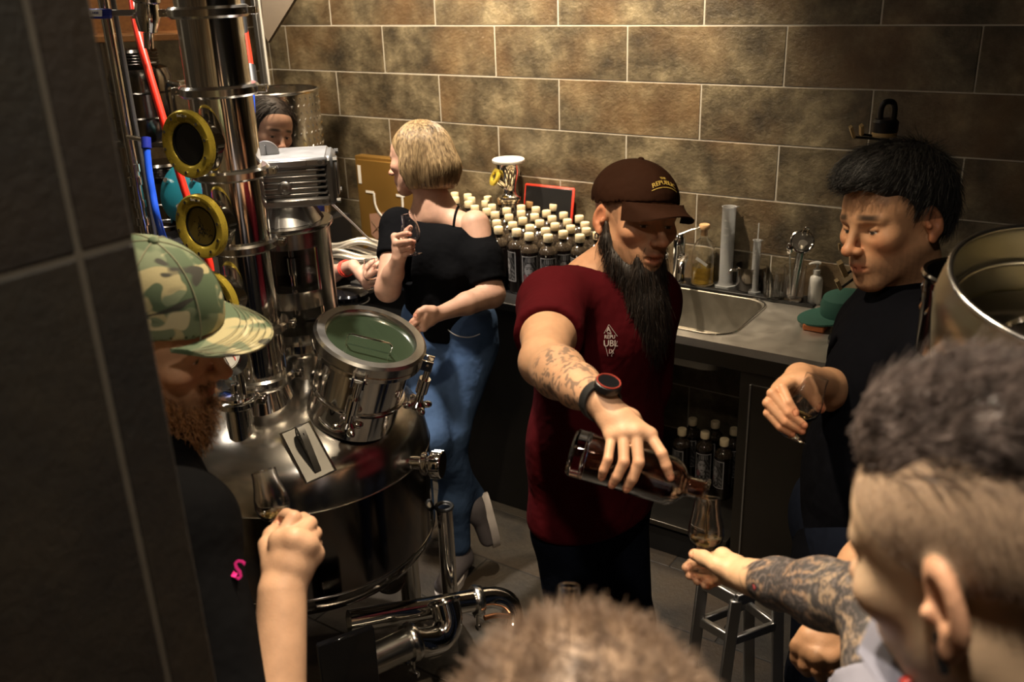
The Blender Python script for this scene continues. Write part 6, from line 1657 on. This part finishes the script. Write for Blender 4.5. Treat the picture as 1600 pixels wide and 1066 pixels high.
# jeans: one straight leg, one folded back
hpR, hpL = pelW-sideW*.08, pelW+sideW*.085
knL, anL = at(703, 678, 3.18), at(716, 850, 3.36)
knR, anR = at(672, 690, 3.08), at(740, 775, 3.36)
print('W', Ls(wR, wL), Ls(wR, elW, wrW), Ls(wL, elW2, wrW2), 'leg', Ls(hpL, knL, anL), Ls(hpR, knR, anR), 'z', wR[2], pelW[2], knL[2], anL[2], anR[2])
s = SDF(*bounds([hpR, hpL, knL, anL, knR, anR], .15), .0062)
s.cap(hpR+ez*.06, hpL+ez*.06, .092, .092, .05); s.ell((hpR+hpL)/2-fwdW*.04-ez*.02, (.13, .11, .11), k=.05)
s.chain([(hpL-ez*.03, .092), (knL, .060), (knL*.4+anL*.6, .052), (anL, .045)], .04); s.chain([(hpR-ez*.03, .090), (knR, .060), (anR, .042)], .03)
s.cut(pelW+ez*.11, ez, .004)
jo, jV, jF = garment('jeans', wt_, 'blue_denim', s)
bvJ = bvh_of(jV, jF)
pk = [at(694, 500, 2.9), at(700, 515, 2.9), at(715, 525, 2.9), at(735, 527, 2.9), at(750, 522, 2.9)]
pp = []
for p in smooth_path(pk, 5):
    hit = bvJ.ray_cast(Vector(CAM), Vector(nrm(p-CAM)), 6)
    if hit[0] is not None: pp.append(np.array(hit[0][:])-CF*.001)
if len(pp) > 2: mk('pocket_seam', G().tube(pp, .0022, 6), 'seam_thread', jo)
pw_ = []
for a in np.linspace(-1.2, 1.2, 2): pass
h_ = at(752, 780, 3.34); tdir = nrm(at(768, 855, 3.40)-at(750, 772, 3.34))
shoe('raised_sneaker', wt_, at(757, 772, 3.34), at(776, 852, 3.42), cdir(-.9, .2, .35), 'shoe_canvas', 'shoe_rubber', .042)
a = anL; shoe('sneaker', wt_, A(a[0], a[1], .013)-fwdW*.05, A(a[0], a[1], .013)+fwdW*.18, ez, 'shoe_canvas', 'shoe_rubber')
# bob
s = SDF(A(-.13, -.19, -.17), A(.13, .13, .14), .004)
s.ell((0, -.018, .038), (.086, .106, .088), k=.02)
s.chain([((0, -.06, .0), .072), ((0, -.072, -.055), .076), ((0, -.065, -.088), .062)], .04)
for q in (-1, 1): s.chain([((q*.060, -.02, .02), .032), ((q*.074, -.01, -.04), .030), ((q*.070, -.01, -.098), .022)], .03)
s.ell((0, .085, -.045), (.056, .08, .085), k=.015, mode='sub'); s.ell((0, .01, -.15), (.05, .06, .08), k=.02, mode='sub')
s.cut(A(0, -.02, -.118), A(0, .12, -1), .006)
V, F = s.mesh(); V = relax(V, F, 3, .5); Nn = vnormals(V, F)
hr = mk('hair', (to_world(HW, V*.95), F), 'hair_blond', wt_, ang=None)
# long strands follow the volume from the parting down
rg = np.random.default_rng(8); n_ = 1900; nseg = 10
ph = rg.uniform(0, 2*math.pi, n_); bv = bvh_of(V, F); P = np.zeros((n_, nseg, 3)); ok = np.ones(n_, bool)
for i in range(n_):
    e0 = rg.uniform(.1, .5); off = rg.uniform(.0005, .004)
    for k in range(nseg):
        el = math.radians(88-e0*40)-(math.radians(150)*k/(nseg-1))
        if el > 0: d = A(math.cos(el)*math.cos(ph[i]), math.cos(el)*math.sin(ph[i]), math.sin(el)); o = A(0, -.018, .03)
        else: d = A(math.cos(ph[i]), math.sin(ph[i]), 0)*1.; o = A(0, -.018, .03+.15*math.tan(el*.55))
        hit = bv.ray_cast(Vector(o+d*.3), Vector(-d), .29)
        if hit[0] is None: ok[i] = False; break
        P[i, k] = np.array(hit[0][:])+d*off
P = P[ok]; V2, F2 = strands(P, .0008, .0005)
mk('hair_strands', (to_world(HW, V2*.95), F2), 'hair_blond', hr, ang=None)
tasting_glass(at(648, 399, 2.93), nrm(at(637, 336, 2.93)-at(648, 399, 2.93)), np.linalg.norm(at(637, 336, 2.93)-at(648, 399, 2.93))/.130, 'nearly empty tulip glass in the blond woman\'s hand', .004)

# ================================================================== dark haired woman behind the column
fV = head_frame((0, 0, 0), cdir(.62, -.42, .55), cdir(.12, .93, .2))
HV = (at(420, 203, 3.52), fV[1])
nbV = at(412, 290, 3.62); vR, vL = at(370, 330, 3.55), at(480, 325, 3.66); pelV = at(450, 560, 3.75)
sideV = vL-vR; sideV = nrm(A(sideV[0], sideV[1], 0))
elV, wrV = at(490, 440, 3.70), at(552, 415, 3.46)
vt_ = person(pelV, 'dark haired smiling woman half hidden behind the steel column')
skV = A(.50, .29, .20)
hv, hF, hC, _ = build_head(HV, nbV, h=.003, male=False, skin=skV, sc=.98, lid=.5, mouth=.4, neck_r=.046, shoulders=(vR*.5+nbV*.5, vL*.5+nbV*.5), brow=(.03, .02, .015))
mcp = [at(572, 432, 3.40), at(570, 438, 3.395), at(571, 444, 3.40), at(574, 449, 3.405)]
fing = [[at(585, 417, 3.40), at(592, 411, 3.41), at(598, 414, 3.40)], [at(588, 424, 3.385), at(596, 424, 3.38), at(600, 430, 3.385)], [at(588, 438, 3.38), at(596, 440, 3.375), at(598, 447, 3.385)], [at(586, 448, 3.385), at(591, 450, 3.38), at(592, 455, 3.385)]]
thb = [at(562, 424, 3.43), at(572, 418, 3.43), at(580, 412, 3.43), at(588, 408, 3.43)]
h1 = hand((wrV, .023), mcp, fing, thb, .0028, A(.52, .30, .22), .0085, arm=[(elV, .036), (elV*.5+wrV*.5, .031)], palm_r=.012)
u1 = limb([[(vL, .048), (elV, .040), (elV*.6+wrV*.4, .035)]], .0045, .02, skV)
body(vt_, [(hv, hF, hC), h1, u1])
s = SDF(*bounds([vR, vL, pelV-ez*.05, elV], .17), .007); chV = (vR+vL)/2*.65+pelV*.35
s.cap(pelV-ez*.02, chV, .10, .10, .05, sideV, 1.35); s.cap(vR, vL, .060, .060, .06); s.cap(nbV-ez*.03, chV, .07, .09, .06)
sl = vL*.5+elV*.5; s.chain([(vL, .06), (sl, .055)], .03); s.cut(sl, elV-vL, .004, sl, .09); s.cap(vR, vR-ez*.26, .058, .05, .03); s.ell(nbV+ez*.05, (.062, .062, .05), k=.01, mode='sub')
garment('navy_top', vt_, 'navy_top', s)
hpR, hpL = pelV-sideV*.08-ez*.05, pelV+sideV*.08-ez*.05
an = [A(hpR[0], hpR[1], .1), A(hpL[0], hpL[1], .1)]
s = SDF(*bounds([hpR, hpL]+an, .15), .009); s.cap(hpR+ez*.06, hpL+ez*.06, .10, .10, .05); legs(s, hpR, hpL, (hpR+an[0])/2, (hpL+an[1])/2, an[0], an[1], (.085, .06, .045)); s.cut(A(0, 0, .08), -ez)
garment('trousers', vt_, 'navy_denim', s)
for a in an: shoe('shoe', vt_, A(a[0], a[1], .013)-fwdW*.05, A(a[0], a[1], .013)+fwdW*.18, ez)
for q in (0, .006): mk('red_wristband', G().torus(frame(wrV*(.80+q*8)+elV*(.20-q*8), wrV-elV), .030, .0022, 28, 8), 'red_plastic', vt_)
s = SDF(A(-.13, -.20, -.32), A(.13, .13, .14), .005)
s.ell((0, -.02, .036), (.084, .106, .088), k=.02)
s.chain([((0, -.07, .0), .070), ((0, -.085, -.10), .066), ((0, -.08, -.26), .045)], .04)
for q in (-1, 1): s.chain([((q*.055, -.005, .045), .034), ((q*.074, -.01, -.03), .026), ((q*.072, -.02, -.14), .022), ((q*.06, -.03, -.24), .018)], .03)
s.ell((-.012, .088, -.045), (.056, .075, .088), k=.015, mode='sub')
V, F = s.mesh(); V = relax(V, F, 3, .5); Nn = vnormals(V, F)
hr = mk('hair', (to_world(HV, V*.98), F), 'hair_darkbrown', vt_, ang=None)
R_, N_ = pick(V, Nn, (V[:, 1] < .055), 3000, 5, .001)
def flowV(P, N):
    L_ = (P-HV[0])@HV[1].T; d = np.stack([np.sign(L_[:, 0])*.8, -.25+0*L_[:, 0], -.9+0*L_[:, 0]], 1)@HV[1]
    return d-N*np.sum(d*N, 1)[:, None]+N*.03
local_strands(hr, 'hair_strands', HV, to_world(HV, R_*.98), N_ @ HV[1], 'hair_darkbrown', lambda rg, n: rg.uniform(.04, .08, n), .10, 6, .0010, .05, 6, flow=flowV)
tasting_glass(at(582, 454, 3.37), nrm(at(577, 404, 3.37)-at(582, 454, 3.37)), np.linalg.norm(at(577, 404, 3.37)-at(582, 454, 3.37))/.130, 'tulip glass held by the hand with a red wristband', .004)

# ================================================================== man in the camouflage cap
fC = head_frame((0, 0, 0), cdir(.90, -.26, -.06), cdir(.12, .86, .48))
HC = (at(236, 522, 1.38), fC[1])
print('C nose', 0)
nbC = at(200, 690, 1.44); cR, cL = at(282, 826, 1.30), at(190, 800, 1.58)
pelC = A(*((cR+cL)/2)[:2], .92)-A(*CR[:2], 0)*.02
wrC, elC = at(441, 925, 1.30), at(428, 1330, 1.20)
ct = person(pelC, 'bearded man in a camouflage cap beside the dark doorway jamb')
skC = A(.52, .31, .19)
hv, hF, hC, _ = build_head(HC, nbC, h=.003, skin=skC*.9, lid=.5, shoulders=(cR*.5+nbC*.5, cL*.5+nbC*.5), stub=((.16, .08, .035), .8))
mcp = [at(438, 846, 1.315), at(460, 843, 1.305), at(478, 851, 1.31), at(488, 866, 1.325)]
fing = [[at(459, 810, 1.335), at(448, 806, 1.375), at(436, 812, 1.395)], [at(483, 819, 1.345), at(473, 812, 1.385), at(456, 815, 1.405)], [at(491, 834, 1.355), at(480, 827, 1.39), at(464, 826, 1.405)], [at(493, 850, 1.36), at(482, 842, 1.39), at(468, 838, 1.405)]]
thb = [at(427, 884, 1.315), at(418, 852, 1.335), at(424, 836, 1.36), at(434, 822, 1.378)]
h1 = hand((wrC, .034), mcp, fing, thb, .0025, skC*.96, .0108, arm=[(elC, .042), (elC*.5+wrC*.5, .037)], palm_r=.0165)
u1 = limb([[(cR, .056), (elC, .047), (elC*.6+wrC*.4, .043)]], .005, .02, skC)
body(ct, [(hv, hF, hC), h1, u1])
sideC = cL-cR; sideC = nrm(A(sideC[0], sideC[1], 0))
s = SDF(*bounds([cR, cL, pelC-ez*.05, elC], .2), .0075); chC = (cR+cL)/2*.68+pelC*.32
s.cap(pelC-ez*.03, pelC*.5+chC*.5, .125, .122, .06, sideC, 1.3); s.cap(pelC*.5+chC*.5, chC+ez*.04, .125, .125, .06, sideC, 1.34); s.cap(cR, cL, .070, .070, .07); s.cap(nbC-ez*.02, chC, .085, .10, .07); s.cap(nbC-ez*.02, cR, .062, .062, .06)
sl = cR*.35+elC*.65; s.chain([(cR, .068), (sl, .060)], .03); s.cut(sl, elC-cR, .004, sl, .095); s.ell(nbC+ez*.06, (.066, .066, .05), k=.01, mode='sub'); s.cap(cL, cL-ez*.25, .07, .06, .03)
so_, sV, sF = garment('t_shirt', ct, 'black_cotton', s)
bvS = bvh_of(sV, sF); fp_ = (at(372, 892, 1.25), np.stack([nrm(CR-CU*.3), nrm(CU+CR*.3), -CF]))
V, F = text_geo('S', .040, .0004); decal('pink_print', so_, (V, F), fp_, bvS, 'pink_print', .002, .5)
hp = [pelC-sideC*.09-ez*.04, pelC+sideC*.09-ez*.04]; an = [A(p[0], p[1], .1) for p in hp]
s = SDF(*bounds(hp+an, .17), .009); s.cap(hp[0]+ez*.05, hp[1]+ez*.05, .115, .115, .05); legs(s, hp[0], hp[1], (hp[0]+an[0])/2, (hp[1]+an[1])/2, an[0], an[1], (.10, .078, .06)); s.cut(A(0, 0, .085), -ez)
garment('trousers', ct, 'navy_denim', s)
fwC = nrm(A(*cdir(.9, 0, -.2)[:2], 0))
for a in an: shoe('shoe', ct, A(a[0], a[1], .013)-fwC*.07, A(a[0], a[1], .013)+fwC*.19, ez)
cpC, cV, cF = crown_cap(ct, HC, 'camouflage', (0, -.010, .040), (.092, .112, .112), .042, low=.04)
visor('visor', cpC, HC, 'camouflage', .099, .046, .086, .076, -.004, .012)
for k in range(6):
    n_ = 24; w_ = .078-.008*k; pts = []
    for i in range(n_+1):
        u = -1+2*i/n_; v = .93-.13*k; uu = u*.9
        pts.append((.086*uu*(1-.04*v), .102*math.sqrt(1-(.80*uu)**2)+.076*v*math.sqrt(max(0, 1-abs(uu)**2.6)), .0506+.004*v-.012*uu*uu))
    mk('visor_stitch', G().tube(to_world(HC, np.array(pts)), .0006, 5), 'stitch_olive', cpC)
for a in (0, 60, 120):
    pts = []
    for th in np.linspace(0, math.pi, 24):
        d = A(math.cos(th)*math.cos(math.radians(a)), math.cos(th)*math.sin(math.radians(a)), math.sin(th)); pts.append(A(0, -.010, .040)+d*A(.0925, .1125, .1125))
    mk('panel_seam', G().tube(to_world(HC, np.array(pts)), .0012, 6), 'stitch_olive', cpC)
mk('cap_button', G().ell(to_world(HC, A(0, -.010, .153)), (.008, .008, .005), (A(0, 0, 0), HC[1]), 12, 8), 'camouflage', cpC)
# printed white loops on the crown side
bvc = bvh_of(cV, cF); fcc = frame(to_world(HC, A(.08, -.02, .09)), HC[1].T @ nrm(A(.9, -.1, .3))); yy_ = nrm(HC[1][2]-fcc[1][2]*np.dot(HC[1][2], fcc[1][2])); fcc = (fcc[0], np.stack([np.cross(yy_, fcc[1][2]), yy_, fcc[1][2]]))
s = SDF(A(-.09, -.06, -.26), A(.09, .14, .02), .004)
for q in (-1, 1): s.chain([((q*.072, .002, -.012), .008), ((q*.067, .010, -.050), .014), ((q*.050, .030, -.088), .024), ((q*.02, .064, -.114), .028)], .015)
s.chain([((0, .066, -.112), .034), ((0, .064, -.150), .036), ((0, .055, -.19), .022)], .02); s.cap(A(-.024, .0885, -.051), A(.024, .0885, -.051), .006, k=.006)
V, F = s.mesh(); V = relax(V, F, 2, .5); Nn = vnormals(V, F); br = mk('beard', (to_world(HC, V), F), 'beard_ginger', ct, ang=None)
R_, N_ = pick(V, Nn, V[:, 2] < -.015, 4200, 3)
local_strands(br, 'beard_strands', HC, to_world(HC, R_), N_ @ HC[1], 'beard_ginger', lambda rg, n: rg.uniform(.015, .03, n), .15, 6, .0007, .45, 4, flow=lambda P, N: N*.7+A(0, 0, -.5), curl=.7)
R_, N_ = pick(hv, vnormals(hv, hF), ((hv-HC[0])@HC[1][1] < .0)*((hv-HC[0])@HC[1][2] < .045)*((hv-HC[0])@HC[1][2] > -.06), 1500, 4)
local_strands(ct, 'hair', HC, R_, N_, 'beard_brown', .012, .2, 3, .0006, .3, 5, flow=lambda P, N: N*.6+A(0, 0, -.6))
tasting_glass(at(441, 845, 1.40), nrm(at(413, 742, 1.40)-at(441, 845, 1.40)), np.linalg.norm(at(413, 742, 1.40)-at(441, 845, 1.40))/.130*1.06, 'tulip glass of whisky raised by the man in the camouflage cap', .016)

# ================================================================== undercut man at the right, back of the head
fR = head_frame((0, 0, 0), cdir(-.51, -.06, -.85), cdir(-.14, .96, .20))
HR = (at(1556, 866, .645), fR[1])
nbR = at(1560, 1230, .74)
rL, rR_ = at(1680, 1400, .68), at(1400, 1200, 1.00)
rt = person(nbR, 'man with a swept back undercut and tattooed arm in the right foreground')
skR = A(.66, .46, .29)
top_m = lambda V: ((V[:, 2] > .005-.10*np.clip(-V[:, 1], 0, .1)+np.clip(V[:, 1]-.01, 0, .1)*.9)*(V[:, 1] < .075)*(abs(V[:, 0]) < .0775)).astype(float)*1.0
hv, hF, hC, hl = build_head(HR, nbR, h=.0025, skin=skR, lid=.4, shoulders=(rL*.4+nbR*.6, rR_*.4+nbR*.6), shave=((.24, .16, .115), top_m, .62))
wrR2, elR2 = at(1172, 902, 1.37), at(1378, 948, 1.12)
mcp = [at(1129, 870, 1.435), at(1131, 881, 1.445), at(1134, 892, 1.44), at(1138, 902, 1.43)]
fing = [[at(1100, 873, 1.492), at(1082, 881, 1.495), at(1072, 887, 1.48)], [at(1104, 884, 1.497), at(1086, 894, 1.497), at(1078, 899, 1.48)], [at(1110, 897, 1.492), at(1096, 905, 1.49), at(1090, 908, 1.475)], [at(1118, 908, 1.48), at(1106, 914, 1.475), at(1101, 915, 1.462)]]
thb = [at(1150, 897, 1.395), at(1120, 883, 1.405), at(1099, 872, 1.43), at(1085, 867, 1.445)]
h1 = hand((wrR2, .027), mcp, fing, thb, .0025, skR*A(.92, .82, .76), .0092, arm=[(elR2, .047), (elR2*.6+wrR2*.4, .044), (elR2*.25+wrR2*.75, .033)], palm_r=.0135)
u1 = limb([[(rR_, .055), (elR2, .048), (elR2*.6+wrR2*.4, .046)]], .0035, .02, skR)
# ink sleeve
def ink(part, a, b, t0, t1, reds):
    V, F, C = part; ax = nrm(b-a); t_ = (V-a)@ax/np.linalg.norm(b-a)
    sw = np.sin(wob(V, 150, 21)*7)+.7*np.sin(wob(V, 330, 22)*7); m = np.clip(.97+.24*sw, 0, .97)*np.clip((t1-t_)*14+.5*np.sin(wob(V, 160, 23)*5), 0, 1)*(t_ > t0)
    ln_c = np.abs(np.sin(wob(V, 150, 24)*8)); C = C*(1-m[:, None])+(A(.036, .036, .040)+.16*np.clip(ln_c-.86, 0, 1)[:, None]*4*A(1, .8, .7))*m[:, None]
    for p, r in reds:
        q = (np.linalg.norm(V-p, axis=1) < r); C[q] = A(.30, .03, .04); q2 = (np.linalg.norm(V-p, axis=1) < r*.45); C[q2] = A(.5, .16, .15); q3 = (np.abs(np.linalg.norm(V-p, axis=1)-r*1.2) < r*.22); C[q3] = A(.015, .015, .015)
    return V, F, C
fs_ = lambda x, y, D: at(x, y, D)
def surf(px, py, part):
    bv = bvh_of(part[0], part[1]); h_ = bv.ray_cast(Vector(CAM), Vector(nrm(at(px, py, 1)-CAM)), 4); return np.array(h_[0][:]) if h_[0] is not None else at(px, py, 1.1)
reds = [(surf(x, y, h1), r) for x, y, r in ((1317, 918, .0055), (1327, 926, .0055), (1336, 939, .006), (1338, 957, .0075), (1178, 917, .004), (1281, 960, .004))]
h1 = ink(h1, elR2, wrR2, -.3, .93, reds); u1 = ink(u1, rR_, elR2, -.3, 2.3, [])
body(rt, [(hv, hF, hC), h1, u1])
sideR = rL-rR_; pelR = A(nbR[0]-.02, nbR[1]+.02, .9); sideR = nrm(A(sideR[0], sideR[1], 0))
s = SDF(*bounds([rL, rR_, pelR-ez*.05, nbR], .16), .007); chR = (rL+rR_)/2*.7+pelR*.3
s.cap(pelR, chR, .125, .125, .06, sideR, 1.3); s.cap(rR_, rL, .068, .068, .07); s.cap(nbR-ez*.03, chR, .075, .10, .06); sl = rR_*.5+elR2*.5; s.chain([(rR_, .07), (sl, .066)], .03); s.cut(sl, elR2-rR_, .004, sl, .09); s.cap(rL, rL-ez*.25, .07, .06, .03)
s.ell(nbR+ez*.055, (.064, .064, .05), k=.01, mode='sub')
garment('grey_shirt', rt, 'grey_cotton', s)
# collar seen beside the cheek, with its red trim
cpts = [at(1366, 965, .72), at(1392, 1000, .70), at(1420, 1025, .69), at(1450, 1052, .68), at(1480, 1085, .67)]
P0 = smooth_path(cpts, 6); dn = nrm(at(1400, 1080, .66)-at(1420, 1025, .69))
V = np.vstack([P0, P0+dn*.045, P0+dn*.045-CF*-.004, P0-CF*-.004]); n_ = len(P0)
F = [(i, i+1, n_+i+1, n_+i) for i in range(n_-1)]+[(3*n_+i, 2*n_+i, 2*n_+i+1, 3*n_+i+1) for i in range(n_-1)]+[(i, 3*n_+i, 3*n_+i+1, i+1) for i in range(n_-1)]
co = mk('shirt_collar', (V, F), 'grey_cotton', rt)
mk('red_trim', G().tube([at(1408, 1068, .665), at(1430, 1056, .665), at(1456, 1044, .668)], .0035, 8, flat=(1, .4)), 'red_plastic', co)
hp = [pelR-sideR*.09, pelR+sideR*.09]; an = [A(p[0], p[1], .1) for p in hp]
s = SDF(*bounds(hp+an, .17), .009); s.cap(hp[0]+ez*.05, hp[1]+ez*.05, .115, .115, .05); legs(s, hp[0], hp[1], (hp[0]+an[0])/2, (hp[1]+an[1])/2, an[0], an[1], (.10, .078, .06)); s.cut(A(0, 0, .085), -ez)
garment('trousers', rt, 'navy_denim', s)
fwR = nrm(A(*cdir(-.8, 0, -.5)[:2], 0))
for a in an: shoe('shoe', rt, A(a[0], a[1], .013)-fwR*.07, A(a[0], a[1], .013)+fwR*.19, ez)
el_ = to_world(HR, A(-.084, -.006, -.030)); mk('ear_bar', G().tube([el_+CU*.008-CR*.002, el_-CU*.004, el_-CU*.018+CR*.003], .0032, 10), 'black_rubber', rt)
s = SDF(A(-.10, -.125, .02), A(.10, .12, .17), .0035)
s.ell((0, -.022, .058), (.064, .098, .074), k=.02); s.ell((0, .035, .092), (.052, .042, .036), k=.03); s.cut(A(0, 0, .060), A(0, -.10, -1), .008); s.ell((0, .105, .05), (.09, .052, .05), k=.01, mode='sub')
V, F = s.mesh(); V = relax(V, F, 2, .5); Nn = vnormals(V, F); hr = mk('hair', (to_world(HR, V), F), 'hair_ash', rt, ang=None)
R_, N_ = pick(V, Nn, V[:, 2] > .06, 7500, 5)
fwl = HR[1].T @ A(.30, -.80, .12)
local_strands(hr, 'hair_strands', HR, to_world(HR, R_), N_ @ HR[1], 'hair_ash', lambda rg, n: rg.uniform(.022, .042, n), .10, 5, .00044, .10, 6, flow=lambda P, N: N*.26+fwl+.25*np.stack([np.sin(P[:, 2]*190+P[:, 0]*120), np.cos(P[:, 1]*170), np.sin(P[:, 0]*210)], 1), curl=.10)
lm = top_m(hl)*(hl[:, 2] < .075)
R_, N_ = pick(hv, vnormals(hv, hF), lm > 0, 5000, 6, .001)
local_strands(hr, 'clipped_sides', HR, R_, N_, 'hair_clip', .0045, .1, 3, .00016, .35, 7, flow=lambda P, N: N*.5+HR[1].T @ A(0, -.6, -.5))

# ================================================================== cropped head at the bottom edge
HH = (at(906, 1282, .60), head_frame((0, 0, 0), cdir(.15, -.1, -.95), cdir(-.02, .90, .42))[1])
nbH = HH[0]-A(*CF[:2], 0)*.03-ez*.19
ht = person(nbH, 'person with cropped brown hair at the bottom edge, seen from behind')
hL_, hR_ = nbH-A(*CR[:2], 0)*.17-ez*.06, nbH+A(*CR[:2], 0)*.17-ez*.06
skH = A(.50, .31, .2)
hv, hF, hC, hl = build_head(HH, nbH, h=.0035, skin=skH, sc=1.04, shoulders=(hL_*.5+nbH*.5, hR_*.5+nbH*.5), shave=((.16, .10, .07), lambda V: ((V[:, 2] > .0)*(V[:, 1] < .06)).astype(float), .8))
gH = at(889, 1015, 1.02); axH = nrm(at(889, 915, 1.02)-gH); sH = np.linalg.norm(at(889, 915, 1.02)-gH)/.130
wrH = gH-A(*CF[:2], 0)*.12-ez*.10; elH = hL_-ez*.27+A(*CF[:2], 0)*.05
wst = gH+axH*.02*sH
ar = limb([[(hL_, .055), (elH, .046), (wrH, .030)]], .006, .02, skH)
sd_ = nrm(A(*CR[:2], 0)); fwd_ = nrm(A(*CF[:2], 0))
mcpH = [wst-fwd_*.045-sd_*.02+ez*(.012-.018*i) for i in range(4)]
fingH = [[m+fwd_*.028-sd_*.014, m+fwd_*.052+sd_*.006, m+fwd_*.05+sd_*.024] for m in mcpH]
thH = [wrH+fwd_*.03+sd_*.01, wst-fwd_*.03+sd_*.018, wst-fwd_*.008+sd_*.026, wst+fwd_*.012+sd_*.024]
hh = hand((wrH, .028), mcpH, fingH, thH, .003, skH, .009)
body(ht, [(hv, hF, hC), ar, hh])
pelH = A(nbH[0], nbH[1], .92); s = SDF(*bounds([hL_, hR_, pelH], .17), .009); chH = (hL_+hR_)/2*.7+pelH*.3
s.cap(pelH, chH, .12, .125, .06, CR*A(1, 1, 0), 1.3); s.cap(hL_, hR_, .068, .068, .07); s.cap(nbH-ez*.03, chH, .075, .1, .06); s.cap(hR_, hR_-ez*.26, .066, .058, .03); s.cap(hL_, hL_*.4+elH*.6, .068, .062, .03); s.ell(nbH+ez*.06, (.064, .064, .05), k=.01, mode='sub')
garment('t_shirt', ht, 'black_cotton', s)
hp = [pelH-sd_*.09, pelH+sd_*.09]; an = [A(p[0], p[1], .1) for p in hp]
s = SDF(*bounds(hp+an, .17), .010); s.cap(hp[0]+ez*.05, hp[1]+ez*.05, .115, .115, .05); legs(s, hp[0], hp[1], (hp[0]+an[0])/2, (hp[1]+an[1])/2, an[0], an[1], (.10, .078, .06)); s.cut(A(0, 0, .085), -ez)
garment('trousers', ht, 'navy_denim', s)
for a in an: shoe('shoe', ht, A(a[0], a[1], .013)-fwd_*.07, A(a[0], a[1], .013)+fwd_*.19, ez)
s = SDF(A(-.11, -.13, -.05), A(.11, .13, .15), .004); s.ell((0, -.02, .036), (.082, .103, .090), k=.02); s.ell((0, .1, -.01), (.08, .06, .06), k=.01, mode='sub'); s.cut(A(0, 0, -.02), -ez, .005)
V, F = s.mesh(); V = relax(V, F, 2, .5); Nn = vnormals(V, F); hr = mk('hair', (to_world(HH, V*1.04), F), 'hair_brown', ht, ang=None)
R_, N_ = pick(V, Nn, V[:, 2] > .0, 15000, 5)
local_strands(hr, 'hair_strands', HH, to_world(HH, R_*1.04), N_ @ HH[1], 'hair_brown', lambda rg, n: rg.uniform(.008, .018, n), .05, 3, .00036, .30, 6, flow=lambda P, N: N*.5+.35*np.stack([np.sin(P[:, 0]*160+P[:, 1]*90), np.cos(P[:, 1]*140), np.sin(P[:, 2]*150+P[:, 0]*60)], 1))
tasting_glass(gH, axH, sH, 'empty tulip glass rim showing just above the cropped head', 0)
